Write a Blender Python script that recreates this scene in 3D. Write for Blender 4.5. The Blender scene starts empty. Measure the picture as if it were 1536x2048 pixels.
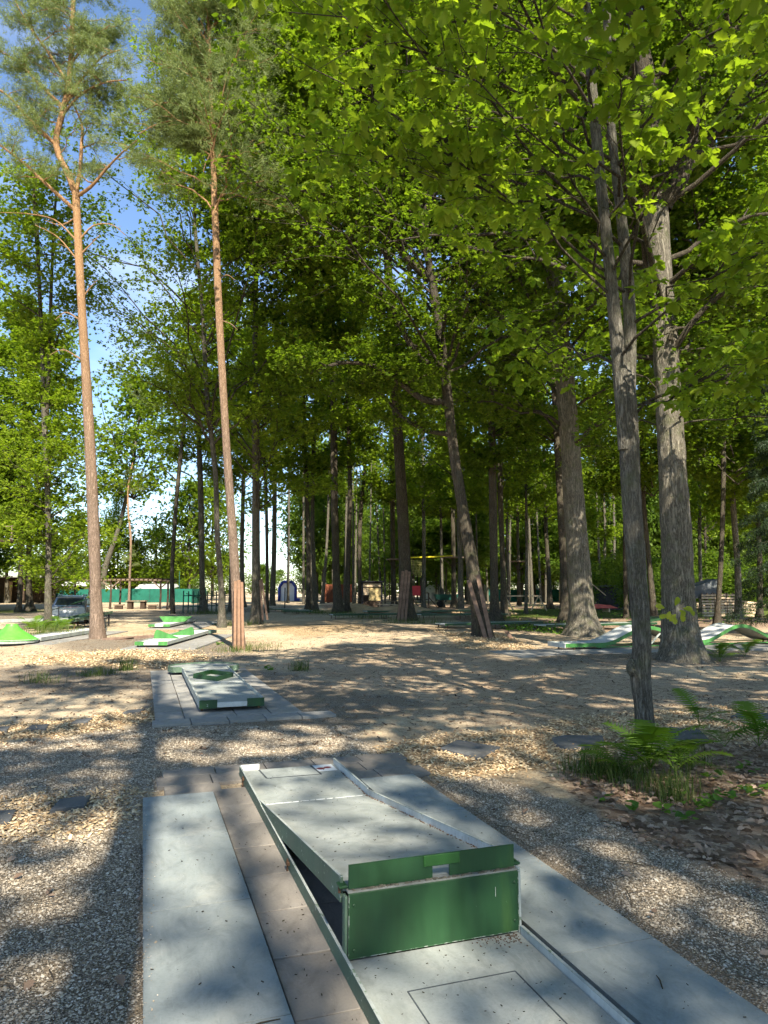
import bpy, bmesh, math, random
import numpy as np
from mathutils import Vector, Matrix, noise as mnoise

# ------------------------------------------------------------------ camera, sky, sun, exposure
scene = bpy.context.scene
COL = scene.collection
R = math.radians
CAM_H, CAM_PITCH, FPX = 1.75, R(6.3), 1420.0

cam_data = bpy.data.cameras.new('camera')
cam_data.sensor_fit = 'VERTICAL'
cam_data.sensor_height = 36.0
cam_data.lens = FPX / 2048 * 36.0
cam_data.clip_end = 2000
cam_data.clip_start = 0.05
cam = bpy.data.objects.new('camera', cam_data)
cam.location = (0, 0, CAM_H)
cam.rotation_euler = (R(90) + CAM_PITCH, 0, 0)
COL.objects.link(cam)
scene.camera = cam

SUN_ELEV = R(43)
SHADOW_YAW = R(-16)            # heading of the shadows, clockwise from +Y
world = bpy.data.worlds.new('World')
scene.world = world
world.use_nodes = True
wn, wl = world.node_tree.nodes, world.node_tree.links
wn.clear()
w_out = wn.new('ShaderNodeOutputWorld')
w_bg = wn.new('ShaderNodeBackground')
w_bg.inputs['Strength'].default_value = 0.095
sky = wn.new('ShaderNodeTexSky')
sky.sky_type = 'NISHITA'
sky.sun_disc = False
sky.sun_elevation = SUN_ELEV
sun_dir = Vector((-math.sin(SHADOW_YAW) * math.cos(SUN_ELEV), -math.cos(SHADOW_YAW) * math.cos(SUN_ELEV), math.sin(SUN_ELEV)))
sky.sun_rotation = math.atan2(sun_dir.x, sun_dir.y)
sky.air_density = 1.0
sky.dust_density = 0.05
sky.ozone_density = 3.5
# thin cirrus drifting over the whole sky
tc = wn.new('ShaderNodeTexCoord')
mp = wn.new('ShaderNodeMapping'); mp.inputs['Scale'].default_value = (1.2, 1.2, 4.0); mp.inputs['Rotation'].default_value = (0.3, 0.2, 0.4)
nz = wn.new('ShaderNodeTexNoise'); nz.inputs['Scale'].default_value = 2.2; nz.inputs['Detail'].default_value = 7; nz.inputs['Distortion'].default_value = 0.7
rp = wn.new('ShaderNodeValToRGB')
rp.color_ramp.elements[0].position = 0.52; rp.color_ramp.elements[0].color = (0, 0, 0, 1)
rp.color_ramp.elements[1].position = 0.85; rp.color_ramp.elements[1].color = (0.42, 0.42, 0.42, 1)
mxs = wn.new('ShaderNodeMix'); mxs.data_type = 'RGBA'
wl.new(tc.outputs['Generated'], mp.inputs['Vector']); wl.new(mp.outputs[0], nz.inputs['Vector'])
wl.new(nz.outputs['Fac'], rp.inputs['Fac']); wl.new(rp.outputs['Color'], mxs.inputs['Factor'])
wl.new(sky.outputs[0], mxs.inputs['A']); mxs.inputs['B'].default_value = (7.0, 7.3, 7.8, 1)
wl.new(mxs.outputs['Result'], w_bg.inputs['Color']); wl.new(w_bg.outputs[0], w_out.inputs['Surface'])

sun_data = bpy.data.lights.new('sun', 'SUN')
sun_data.energy = 5.0
sun_data.angle = R(0.53)
sun_data.color = (1.0, 0.91, 0.76)
sun = bpy.data.objects.new('sun', sun_data)
sun.rotation_euler = sun_dir.to_track_quat('Z', 'Y').to_euler()
sun.location = (20, -30, 40)
COL.objects.link(sun)

vs = scene.view_settings
vs.view_transform = 'Standard'
vs.look = 'None'
vs.exposure = 1.55
vs.gamma = 1.0
vs.use_curve_mapping = False
cy = scene.cycles
cy.max_bounces = 3; cy.diffuse_bounces = 2; cy.glossy_bounces = 1; cy.transmission_bounces = 3; cy.transparent_max_bounces = 4
cy.caustics_reflective = False; cy.caustics_refractive = False
cy.use_denoising = True
cy.use_adaptive_sampling = True; cy.adaptive_threshold = 0.018; cy.adaptive_min_samples = 20
cy.sample_clamp_indirect = 6.0

# ------------------------------------------------------------------ projection helpers (a pixel of the 1536x2048 photo to a place)
CT, ST = math.cos(CAM_PITCH), math.sin(CAM_PITCH)
def ray(px, py):
    x, u = (px - 768) / FPX, (1024 - py) / FPX
    return x, CT - u * ST, ST + u * CT
def G(px, py, z=0.0):
    x, y, k = ray(px, py); t = (z - CAM_H) / k
    return Vector((x * t, y * t, z))
def A(px, py, d):
    x, y, k = ray(px, py); t = d / y
    return Vector((x * t, d, CAM_H + k * t))
def mpp(py, d):
    return d / ray(768, py)[1] / FPX

# ------------------------------------------------------------------ object helpers
def tag(o, label=None, cat=None, group=None, kind=None):
    if label: o['label'] = label
    if cat: o['category'] = cat
    if group: o['group'] = group
    if kind: o['kind'] = kind
    return o
def empty(name, loc=(0, 0, 0), yaw=0.0):
    o = bpy.data.objects.new(name, None)
    o.empty_display_size = 0.2
    o.location = loc; o.rotation_euler = (0, 0, -yaw)
    COL.objects.link(o)
    return o
def link(name, me, mat=None, parent=None):
    if mat is not None and not me.materials: me.materials.append(mat)
    o = bpy.data.objects.new(name, me); COL.objects.link(o)
    if parent is not None: o.parent = parent
    return o
def mesh_np(name, V, F, k, rnd=None, smooth=False, attrs=None):
    me = bpy.data.meshes.new(name)
    V = np.asarray(V, np.float32); F = np.asarray(F, np.int32).reshape(-1, k)
    me.vertices.add(len(V)); me.vertices.foreach_set('co', V.ravel())
    me.loops.add(F.size); me.loops.foreach_set('vertex_index', F.ravel())
    me.polygons.add(len(F))
    me.polygons.foreach_set('loop_start', np.arange(0, F.size, k, dtype=np.int32))
    try: me.polygons.foreach_set('loop_total', np.full(len(F), k, np.int32))
    except Exception: pass
    if smooth: me.polygons.foreach_set('use_smooth', np.ones(len(F), bool))
    if rnd is not None:
        a = me.attributes.new('rnd', 'FLOAT', 'POINT'); a.data.foreach_set('value', np.asarray(rnd, np.float32))
    for n, v in (attrs or {}).items():
        a = me.attributes.new(n, 'FLOAT', 'POINT'); a.data.foreach_set('value', np.asarray(v, np.float32))
    me.update(calc_edges=True); me.validate()
    return me

class MB:
    """collects shapes and links them as ONE mesh object"""
    def __init__(s): s.v, s.f = [], []
    def add(s, vs_, fs):
        n = len(s.v); s.v += [tuple(p) for p in vs_]; s.f += [tuple(i + n for i in f) for f in fs]; return s
    def box(s, x0, x1, y0, y1, z0, z1):
        return s.add([(x0, y0, z0), (x1, y0, z0), (x1, y1, z0), (x0, y1, z0), (x0, y0, z1), (x1, y0, z1), (x1, y1, z1), (x0, y1, z1)],
                     [(3, 2, 1, 0), (4, 5, 6, 7), (0, 1, 5, 4), (1, 2, 6, 5), (2, 3, 7, 6), (3, 0, 4, 7)])
    def hexa(s, b, t):
        return s.add(list(b) + list(t), [(3, 2, 1, 0), (4, 5, 6, 7), (0, 1, 5, 4), (1, 2, 6, 5), (2, 3, 7, 6), (3, 0, 4, 7)])
    def bar(s, p, q, w, h=None, up=(0, 0, 1)):
        p, q = Vector(p), Vector(q); h = h or w
        d = (q - p).normalized(); up = Vector(up)
        if abs(d.dot(up)) > 0.98: up = Vector((0, 1, 0))
        a = d.cross(up).normalized() * w / 2; b = a.cross(d).normalized() * h / 2
        return s.hexa([p - a - b, p + a - b, q + a - b, q - a - b], [p - a + b, p + a + b, q + a + b, q - a + b])
    def prism(s, poly, z0, z1):
        n = len(poly)
        return s.add([(x, y, z0) for x, y in poly] + [(x, y, z1) for x, y in poly],
                     [tuple(range(n - 1, -1, -1)), tuple(range(n, 2 * n))] + [(i, (i + 1) % n, n + (i + 1) % n, n + i) for i in range(n)])
    def prism_x(s, poly, x0, x1):      # poly in (y, z)
        n = len(poly)
        return s.add([(x0, y, z) for y, z in poly] + [(x1, y, z) for y, z in poly],
                     [tuple(range(n)), tuple(range(2 * n - 1, n - 1, -1))] + [(i, n + i, n + (i + 1) % n, (i + 1) % n) for i in range(n)])
    def tube(s, path, radii, sides=8, caps=True):
        path = [Vector(p) for p in path]
        if not hasattr(radii, '__len__'): radii = [radii] * len(path)
        n0 = len(s.v); nrm = None
        for i, p in enumerate(path):
            t = (path[min(i + 1, len(path) - 1)] - path[max(i - 1, 0)]).normalized()
            if nrm is None:
                nrm = t.cross(Vector((0.31, 0.9, 0.2))).normalized()
            nrm = (nrm - t * nrm.dot(t)).normalized(); b = t.cross(nrm)
            for k in range(sides):
                a = 2 * math.pi * k / sides
                s.v.append(tuple(p + (nrm * math.cos(a) + b * math.sin(a)) * radii[i]))
        for i in range(len(path) - 1):
            for k in range(sides):
                k2 = (k + 1) % sides
                s.f.append((n0 + i * sides + k, n0 + i * sides + k2, n0 + (i + 1) * sides + k2, n0 + (i + 1) * sides + k))
        if caps:
            s.f.append(tuple(n0 + k for k in range(sides - 1, -1, -1)))
            m = n0 + (len(path) - 1) * sides
            s.f.append(tuple(m + k for k in range(sides)))
        return s
    def lathe(s, prof, n=24, c=(0, 0, 0)):
        n0 = len(s.v)
        for r, z in prof:
            for k in range(n):
                a = 2 * math.pi * k / n; s.v.append((c[0] + r * math.cos(a), c[1] + r * math.sin(a), c[2] + z))
        for i in range(len(prof) - 1):
            for k in range(n):
                k2 = (k + 1) % n
                s.f.append((n0 + i * n + k, n0 + i * n + k2, n0 + (i + 1) * n + k2, n0 + (i + 1) * n + k))
        s.f.append(tuple(n0 + k for k in range(n - 1, -1, -1)))
        m = n0 + (len(prof) - 1) * n
        s.f.append(tuple(m + k for k in range(n)))
        return s
    def loft(s, rings, close=True):
        n0 = len(s.v); n = len(rings[0])
        for r_ in rings: s.v += [tuple(p) for p in r_]
        for i in range(len(rings) - 1):
            for k in range(n if close else n - 1):
                k2 = (k + 1) % n
                s.f.append((n0 + i * n + k, n0 + i * n + k2, n0 + (i + 1) * n + k2, n0 + (i + 1) * n + k))
        if close:
            s.f.append(tuple(n0 + k for k in range(n - 1, -1, -1)))
            m = n0 + (len(rings) - 1) * n
            s.f.append(tuple(m + k for k in range(n)))
        return s
    def mesh(s, name, mat=None, smooth=False):
        me = bpy.data.meshes.new(name); me.from_pydata(s.v, [], s.f); me.update()
        bm = bmesh.new(); bm.from_mesh(me); bmesh.ops.recalc_face_normals(bm, faces=bm.faces); bm.to_mesh(me); bm.free()
        if smooth:
            me.polygons.foreach_set('use_smooth', np.ones(len(me.polygons), bool))
        if mat is not None: me.materials.append(mat)
        return me
    def build(s, name, mat, parent=None, smooth=False, bevel=0.0, sharp=None):
        me = s.mesh(name, mat, smooth)
        o = link(name, me, None, parent)
        if bevel:
            m = o.modifiers.new('bevel', 'BEVEL'); m.width = bevel; m.segments = 1; m.limit_method = 'ANGLE'
        if sharp:
            me.set_sharp_from_angle(angle=R(sharp))
        return o

# ------------------------------------------------------------------ materials
class NT:
    def __init__(s, name):
        s.m = bpy.data.materials.new(name); s.m.use_nodes = True
        s.n, s.l = s.m.node_tree.nodes, s.m.node_tree.links
        s.b = s.n['Principled BSDF']; s.out = s.n['Material Output']
    def node(s, t, ins=None, **kw):
        nd = s.n.new(t)
        for k, v in kw.items(): setattr(nd, k, v)
        for k, v in (ins or {}).items():
            if hasattr(v, 'is_output'): s.l.new(v, nd.inputs[k])
            else: nd.inputs[k].default_value = v
        return nd
    def coord(s, which='Object', scale=(1, 1, 1)):
        c = s.node('ShaderNodeTexCoord')
        return s.node('ShaderNodeMapping', {'Vector': c.outputs[which], 'Scale': scale}).outputs[0]
    def noise(s, vec, scale, detail=6, rough=0.6, dist=0.0):
        return s.node('ShaderNodeTexNoise', {'Vector': vec, 'Scale': scale, 'Detail': detail, 'Roughness': rough, 'Distortion': dist}).outputs['Fac']
    def voro(s, vec, scale, out='Distance', feature='F1'):
        return s.node('ShaderNodeTexVoronoi', {'Vector': vec, 'Scale': scale}, feature=feature).outputs[out]
    def ramp(s, fac, stops):
        r_ = s.node('ShaderNodeValToRGB', {'Fac': fac}); e = r_.color_ramp.elements
        while len(e) < len(stops): e.new(0.5)
        for i, (p, c) in enumerate(stops):
            e[i].position = p; e[i].color = (c[0], c[1], c[2], 1) if hasattr(c, '__len__') else (c, c, c, 1)
        return r_.outputs['Color']
    def mix(s, fac, a, b, mode='MIX'):
        m = s.node('ShaderNodeMix', data_type='RGBA', blend_type=mode)
        for k, v in (('Factor', fac), ('A', a), ('B', b)):
            i = [x for x in m.inputs if x.name == k and (x.type == 'RGBA' or (k == 'Factor' and x.type == 'VALUE'))][0]
            if hasattr(v, 'is_output'): s.l.new(v, i)
            else: i.default_value = v if not hasattr(v, '__len__') or len(v) == 4 else (*v, 1)
        return [x for x in m.outputs if x.type == 'RGBA'][0]
    def math(s, op, a, b=0.0, clamp=False):
        m = s.node('ShaderNodeMath', operation=op, use_clamp=clamp)
        for i, v in enumerate((a, b)):
            if hasattr(v, 'is_output'): s.l.new(v, m.inputs[i])
            else: m.inputs[i].default_value = v
        return m.outputs[0]
    def attr(s, name):
        return s.node('ShaderNodeAttribute', attribute_name=name).outputs['Fac']
    def objrnd(s):
        return s.node('ShaderNodeObjectInfo').outputs['Random']
    def bump(s, h, strength=0.5, dist=0.01):
        b = s.node('ShaderNodeBump', {'Height': h, 'Strength': strength, 'Distance': dist})
        s.l.new(b.outputs[0], s.b.inputs['Normal']); return b
    def base(s, c):
        if hasattr(c, 'is_output'): s.l.new(c, s.b.inputs['Base Color'])
        else: s.b.inputs['Base Color'].default_value = (*c, 1)
        return s
    def rough(s, v, spec=0.3, metal=0.0):
        if hasattr(v, 'is_output'): s.l.new(v, s.b.inputs['Roughness'])
        else: s.b.inputs['Roughness'].default_value = v
        s.b.inputs['Specular IOR Level'].default_value = spec
        s.b.inputs['Metallic'].default_value = metal
        return s

M = {}
def simple(name, c, rough=0.6, spec=0.3, metal=0.0, var=0.25, scale=6.0, bump=0.0):
    t = NT(name); co = t.coord()
    n = t.noise(co, scale, 5)
    d = tuple(x * (1 - var) for x in c); l = tuple(min(1, x * (1 + var)) for x in c)
    t.base(t.ramp(n, [(0.3, d), (0.7, l)])).rough(rough, spec, metal)
    if bump: t.bump(t.noise(co, scale * 8, 4), bump, 0.005)
    M[name] = t.m; return t.m

def leaf_mat(name, dark, mid, light, transl=0.45, tcol=None, rough=0.5, spec=0.2):
    t = NT(name)
    a = t.attr('rnd'); o = t.objrnd()
    f = t.math('ADD', t.math('MULTIPLY', a, 0.8), t.math('MULTIPLY', o, 0.2))
    c = t.ramp(f, [(0.05, dark), (0.5, mid), (0.95, light)])
    t.base(c).rough(rough, spec)
    tr = t.node('ShaderNodeBsdfTranslucent')
    tc_ = t.mix(1.0, c, tcol or (1.35, 1.45, 0.55), 'MULTIPLY')
    t.l.new(tc_, tr.inputs['Color'])
    mx = t.node('ShaderNodeMixShader', {'Fac': transl})
    t.l.new(t.b.outputs[0], mx.inputs[1]); t.l.new(tr.outputs[0], mx.inputs[2]); t.l.new(mx.outputs[0], t.out.inputs['Surface'])
    M[name] = t.m; return t.m

leaf_mat('oak_leaf', (0.055, 0.100, 0.011), (0.108, 0.168, 0.015), (0.205, 0.270, 0.024), 0.55)
leaf_mat('fresh_leaf', (0.085, 0.140, 0.013), (0.160, 0.230, 0.020), (0.265, 0.335, 0.030), 0.55)
leaf_mat('far_leaf', (0.060, 0.110, 0.020), (0.115, 0.185, 0.028), (0.205, 0.275, 0.045), 0.55)
leaf_mat('pine_needle', (0.12, 0.165, 0.055), (0.19, 0.24, 0.085), (0.29, 0.335, 0.13), 0.35, (1.1, 1.15, 0.7))
leaf_mat('spruce_needle', (0.012, 0.026, 0.012), (0.022, 0.042, 0.016), (0.04, 0.066, 0.022), 0.15, (1.1, 1.2, 0.6))
leaf_mat('fern_leaf', (0.060, 0.120, 0.014), (0.090, 0.165, 0.02), (0.135, 0.215, 0.03))
leaf_mat('grass_blade', (0.040, 0.070, 0.014), (0.070, 0.110, 0.020), (0.16, 0.18, 0.06), 0.3)
leaf_mat('herb_leaf', (0.060, 0.140, 0.020), (0.100, 0.200, 0.028), (0.16, 0.26, 0.04))
leaf_mat('dead_leaf', (0.13, 0.085, 0.058), (0.26, 0.18, 0.125), (0.42, 0.32, 0.235), 0.15, (1.1, 0.9, 0.7), 0.7, 0.15)
leaf_mat('yellow_leaf', (0.19, 0.24, 0.020), (0.26, 0.30, 0.028), (0.34, 0.36, 0.04))

def bark_mat(name, dark, light, sc=1.0, upper=None, moss=0.0, strength=0.9):
    t = NT(name)
    co = t.coord('Object', (1, 1, 0.13))
    r1 = t.math('ABSOLUTE', t.math('SUBTRACT', t.noise(co, 15 * sc, 5, 0.6, 0.8), 0.5))
    r2 = t.math('ABSOLUTE', t.math('SUBTRACT', t.noise(t.coord('Object', (1, 1, 0.24)), 34 * sc, 4, 0.6, 0.5), 0.5))
    ridge = t.ramp(t.math('ADD', t.math('MULTIPLY', r1, 1.6), t.math('MULTIPLY', r2, 0.9)), [(0.03, 0.0), (0.36, 1.0)])
    n = t.noise(t.coord('Object', (1, 1, 0.5)), 26 * sc, 8, 0.7)
    mixf = t.math('MULTIPLY', ridge, t.math('ADD', n, 0.35), True)
    c = t.ramp(mixf, [(0.06, dark), (0.40, tuple((x + y) * 0.5 for x, y in zip(dark, light))), (0.85, light)])
    big = t.noise(t.coord('Object', (1, 1, 0.6)), 1.3, 5, 0.65)
    c = t.mix(t.ramp(big, [(0.35, 0.0), (0.75, 0.6)]), c, tuple(x * 0.55 for x in light))
    if upper:
        z = t.node('ShaderNodeSeparateXYZ', {0: t.node('ShaderNodeTexCoord').outputs['Object']}).outputs['Z']
        f = t.node('ShaderNodeMapRange', {'Value': z, 'From Min': upper[1], 'From Max': upper[2]}).outputs[0]
        c2 = t.ramp(mixf, [(0.05, tuple(x * 0.55 for x in upper[0])), (0.7, upper[0])])
        c = t.mix(f, c, c2)
    if moss:
        mf = t.ramp(t.noise(t.coord('Object'), 2.6, 6, 0.7), [(0.50, 0.0), (0.68, moss)])
        c = t.mix(mf, c, (0.095, 0.112, 0.045))
        lf = t.ramp(t.noise(t.coord('Object'), 7.0, 6, 0.75), [(0.60, 0.0), (0.70, moss * 0.8)])
        c = t.mix(lf, c, (0.27, 0.28, 0.23))
    t.base(c).rough(0.92, 0.1)
    t.bump(t.math('ADD', t.math('MULTIPLY', ridge, 0.9), t.math('MULTIPLY', n, 0.4)), strength, 0.035 / sc)
    M[name] = t.m; return t.m
bark_mat('oak_bark', (0.060, 0.052, 0.040), (0.32, 0.29, 0.225), 1.0, None, 0.5)
bark_mat('young_bark', (0.050, 0.045, 0.036), (0.24, 0.225, 0.185), 1.7, None, 0.55)
bark_mat('dark_bark', (0.030, 0.025, 0.019), (0.135, 0.115, 0.085), 1.4, None, 0.3)
bark_mat('grey_bark', (0.045, 0.040, 0.032), (0.21, 0.19, 0.15), 1.3, None, 0.4)
bark_mat('pine_bark', (0.10, 0.070, 0.050), (0.37, 0.275, 0.21), 1.5, ((0.46, 0.275, 0.14), 5.0, 15.0))
simple('twig_bark', (0.085, 0.068, 0.05), 0.9, 0.1, 0, 0.4, 5)
simple('dead_twig', (0.24, 0.21, 0.17), 0.9, 0.1, 0, 0.3, 5)

def ground_mat():
    t = NT('forest_ground'); co = t.coord('Object')
    ag, ac, al, am = t.attr('gravel'), t.attr('chips'), t.attr('litter'), t.attr('moss')
    n0 = t.noise(co, 0.28, 5, 0.6); n1 = t.noise(co, 0.9, 7, 0.65, 0.4); n2 = t.noise(co, 5, 8, 0.72); n3 = t.noise(co, 38, 6, 0.75); n4 = t.noise(co, 130, 3, 0.7)
    sand = t.ramp(n2, [(0.28, (0.27, 0.192, 0.115)), (0.48, (0.46, 0.362, 0.232)), (0.72, (0.60, 0.505, 0.355))])
    sand = t.mix(t.ramp(n1, [(0.46, 0.0), (0.68, 0.65)]), sand, (0.26, 0.175, 0.105))
    sand = t.mix(t.ramp(n0, [(0.42, 0.0), (0.60, 0.55)]), sand, (0.55, 0.46, 0.325))
    sand = t.mix(t.ramp(n3, [(0.47, 0.0), (0.66, 0.75)]), sand, (0.115, 0.070, 0.042))
    sand = t.mix(t.ramp(n4, [(0.60, 0.0), (0.70, 0.5)]), sand, (0.62, 0.53, 0.40))
    vc = t.voro(co, 85, 'Color'); vd = t.voro(co, 85, 'Distance')
    g1 = t.node('ShaderNodeSeparateColor', {0: vc}).outputs[0]
    grav = t.ramp(g1, [(0.05, (0.20, 0.17, 0.13)), (0.45, (0.40, 0.35, 0.275)), (0.95, (0.60, 0.54, 0.44))])
    grav = t.mix(t.ramp(vd, [(0.25, 0.0), (0.62, 0.8)]), grav, (0.11, 0.082, 0.052))
    grav = t.mix(t.ramp(t.noise(co, 2.1, 7, 0.65), [(0.42, 0.0), (0.66, 0.65)]), grav, (0.26, 0.195, 0.125))
    cco = t.coord('Object', (1, 1, 1))
    cv = t.node('ShaderNodeTexVoronoi', {'Vector': t.node('ShaderNodeMapping', {'Vector': cco, 'Scale': (1, 1.8, 1), 'Rotation': (0, 0, 0.6)}).outputs[0], 'Scale': 26.0, 'Randomness': 1.0})
    cr = t.node('ShaderNodeSeparateColor', {0: cv.outputs['Color']}).outputs[1]
    chip = t.ramp(cr, [(0.05, (0.28, 0.19, 0.10)), (0.5, (0.47, 0.345, 0.195)), (0.95, (0.64, 0.51, 0.325))])
    chip = t.mix(t.ramp(cv.outputs['Distance'], [(0.3, 0.0), (0.7, 0.75)]), chip, (0.13, 0.08, 0.042))
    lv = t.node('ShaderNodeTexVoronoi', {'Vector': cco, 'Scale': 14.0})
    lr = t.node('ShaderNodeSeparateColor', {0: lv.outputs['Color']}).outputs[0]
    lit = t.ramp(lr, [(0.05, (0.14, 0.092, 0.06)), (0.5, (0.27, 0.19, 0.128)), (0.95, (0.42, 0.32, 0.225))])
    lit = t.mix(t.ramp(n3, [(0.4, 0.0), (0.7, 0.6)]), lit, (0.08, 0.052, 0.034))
    mos = t.ramp(n2, [(0.3, (0.045, 0.062, 0.014)), (0.7, (0.12, 0.145, 0.035))])
    c = sand
    def soft(a, lo=0.30, hi=0.70):
        j_ = t.math('ADD', t.math('MULTIPLY', t.math('SUBTRACT', n2, 0.5), 1.1), t.math('MULTIPLY', t.math('SUBTRACT', n3, 0.5), 1.3))
        return t.ramp(t.math('ADD', a, j_), [(lo, 0.0), (hi, 1.0)])
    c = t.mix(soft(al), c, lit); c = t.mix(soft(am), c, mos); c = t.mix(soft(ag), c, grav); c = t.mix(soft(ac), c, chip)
    t.base(c).rough(0.95, 0.06)
    hgt = t.math('ADD', t.math('MULTIPLY', n2, 1.4), t.math('ADD', t.math('MULTIPLY', n3, 0.8), t.math('MULTIPLY', t.math('SUBTRACT', 1.0, vd), t.math('MULTIPLY', ag, 0.9))))
    t.bump(hgt, 0.9, 0.028)
    M['ground'] = t.m
ground_mat()

def slab_mat(name, c1, c2, stain, rough=0.75, rv=0.18, spots=0.5):
    t = NT(name); co = t.coord(); r_ = t.objrnd()
    n = t.noise(t.coord('Object', (1.0, 0.45, 1)), 3.2, 8, 0.65, 0.6)
    c = t.ramp(n, [(0.28, c1), (0.72, c2)])
    fine = t.noise(co, 70, 5, 0.7)
    c = t.mix(t.ramp(fine, [(0.48, 0.0), (0.75, 0.35)]), c, tuple(x * 0.5 for x in c1))
    c = t.mix(t.ramp(t.noise(co, 1.7, 6, 0.7, 0.4), [(0.5, 0.0), (0.78, spots)]), c, stain)
    grime = t.noise(t.coord('Object', (1, 0.6, 1)), 5.5, 9, 0.72, 1.2)
    c = t.mix(t.ramp(grime, [(0.47, 0.0), (0.66, 0.6)]), c, tuple(x * 0.6 for x in c1))
    blot = t.noise(co, 14, 8, 0.8, 0.3)
    c = t.mix(t.ramp(blot, [(0.60, 0.0), (0.68, 0.5)]), c, tuple(x * 0.6 + y * 0.25 for x, y in zip(stain, c2)))
    c = t.mix(t.math('MULTIPLY', r_, rv), c, tuple(x * 0.55 for x in c1))
    scr = t.noise(t.coord('Object', (9, 0.7, 1)), 9, 4, 0.7)
    c = t.mix(t.ramp(scr, [(0.62, 0.0), (0.72, 0.22)]), c, tuple(min(1, x * 1.5) for x in c2))
    t.base(c).rough(t.ramp(n, [(0.3, rough - 0.18), (0.7, rough + 0.12)]), 0.35)
    t.bump(t.math('ADD', fine, t.math('MULTIPLY', n, 0.6)), 0.18, 0.004)
    M[name] = t.m; return t.m
slab_mat('fibre_slab', (0.195, 0.225, 0.222), (0.275, 0.302, 0.292), (0.36, 0.345, 0.28))
slab_mat('lane_surface', (0.225, 0.248, 0.230), (0.315, 0.335, 0.312), (0.40, 0.38, 0.31), 0.7)
slab_mat('lane_pale', (0.50, 0.51, 0.48), (0.62, 0.63, 0.60), (0.50, 0.46, 0.37), 0.8)
slab_mat('paver', (0.185, 0.165, 0.138), (0.275, 0.25, 0.215), (0.24, 0.20, 0.15), 0.9, 0.35)
slab_mat('paver_grey', (0.22, 0.215, 0.195), (0.32, 0.31, 0.28), (0.30, 0.26, 0.19), 0.9, 0.35)
slab_mat('slate', (0.075, 0.078, 0.080), (0.145, 0.148, 0.145), (0.19, 0.15, 0.10), 0.8, 0.3)

def paint_mat(name, c, wearc=(0.62, 0.64, 0.6), wear=0.5, fade=(0.10, 0.17, 0.02), rough=0.42, chip=0.66):
    t = NT(name); co = t.coord()
    n = t.noise(t.coord('Object', (1.4, 1.4, 0.5)), 3.0, 7, 0.65, 0.3)
    cc = t.ramp(n, [(0.25, tuple(x * 0.5 for x in c)), (0.58, c), (0.80, tuple(a * 0.55 + b * 0.45 for a, b in zip(c, fade)))])
    streak = t.noise(t.coord('Object', (7, 7, 0.9)), 2.3, 7, 0.7, 0.6)
    cc = t.mix(t.ramp(streak, [(0.44, 0.0), (0.75, 0.45)]), cc, tuple(x * 0.5 for x in c))
    w = t.noise(co, 26, 8, 0.75)
    cc = t.mix(t.ramp(w, [(chip, 0.0), (chip + 0.05, wear)]), cc, wearc)
    t.base(cc).rough(t.ramp(n, [(0.3, rough - 0.08), (0.7, rough + 0.2)]), 0.4)
    t.bump(t.math('ADD', t.math('MULTIPLY', w, 0.4), n), 0.15, 0.004)
    M[name] = t.m; return t.m
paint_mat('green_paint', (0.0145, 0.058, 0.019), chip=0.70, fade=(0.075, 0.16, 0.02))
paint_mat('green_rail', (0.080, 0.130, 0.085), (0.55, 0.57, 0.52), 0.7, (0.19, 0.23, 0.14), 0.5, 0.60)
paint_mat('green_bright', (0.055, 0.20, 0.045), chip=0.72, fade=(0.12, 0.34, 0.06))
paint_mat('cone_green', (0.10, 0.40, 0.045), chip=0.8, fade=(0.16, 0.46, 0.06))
paint_mat('green_patch', (0.026, 0.105, 0.02), chip=0.74, fade=(0.08, 0.22, 0.02))
paint_mat('rail_edge', (0.36, 0.39, 0.36), (0.10, 0.15, 0.09), 0.85, (0.5, 0.52, 0.47), 0.5, 0.56)
paint_mat('chipped_edge', (0.30, 0.34, 0.29), (0.022, 0.075, 0.026), 0.95, (0.3, 0.33, 0.28), 0.5, 0.46)
paint_mat('rail_white', (0.52, 0.54, 0.51), (0.30, 0.24, 0.16), 0.6, (0.40, 0.37, 0.29), 0.5, 0.58)
slab_mat('ledge_grey', (0.15, 0.155, 0.135), (0.27, 0.275, 0.25), (0.10, 0.085, 0.06), 0.9)
simple('grime', (0.12, 0.11, 0.085), 0.95, 0.1, 0, 0.6, 30)
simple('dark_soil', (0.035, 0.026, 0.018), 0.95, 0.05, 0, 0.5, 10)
simple('line_dark', (0.055, 0.065, 0.07), 0.8, 0.2, 0, 0.3, 20)
simple('seam_white', (0.62, 0.64, 0.62), 0.8, 0.2, 0, 0.25, 25)
simple('sticker_white', (0.60, 0.62, 0.62), 0.6, 0.3, 0, 0.1, 9)
simple('sticker_red', (0.19, 0.035, 0.035), 0.6, 0.3, 0, 0.4, 40)
simple('rust', (0.115, 0.068, 0.042), 0.9, 0.2, 0.3, 0.5, 30)
simple('debris', (0.045, 0.038, 0.025), 0.9, 0.1, 0, 0.6, 12)
simple('sawn_board', (0.24, 0.145, 0.092), 0.85, 0.15, 0, 0.3, 5)
simple('grey_board', (0.17, 0.115, 0.085), 0.9, 0.15, 0, 0.35, 5)
simple('dark_wood', (0.060, 0.042, 0.030), 0.85, 0.15, 0, 0.4, 4)
simple('old_wood', (0.17, 0.13, 0.095), 0.9, 0.1, 0, 0.35, 4)
simple('pale_wood', (0.48, 0.37, 0.25), 0.9, 0.1, 0, 0.35, 3)
simple('plywood', (0.40, 0.31, 0.15), 0.8, 0.15, 0, 0.25, 2)
simple('net_green', (0.012, 0.105, 0.075), 0.75, 0.2, 0, 0.35, 0.5)
simple('fence_green', (0.016, 0.075, 0.06), 0.6, 0.3, 0, 0.25, 3)
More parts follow.
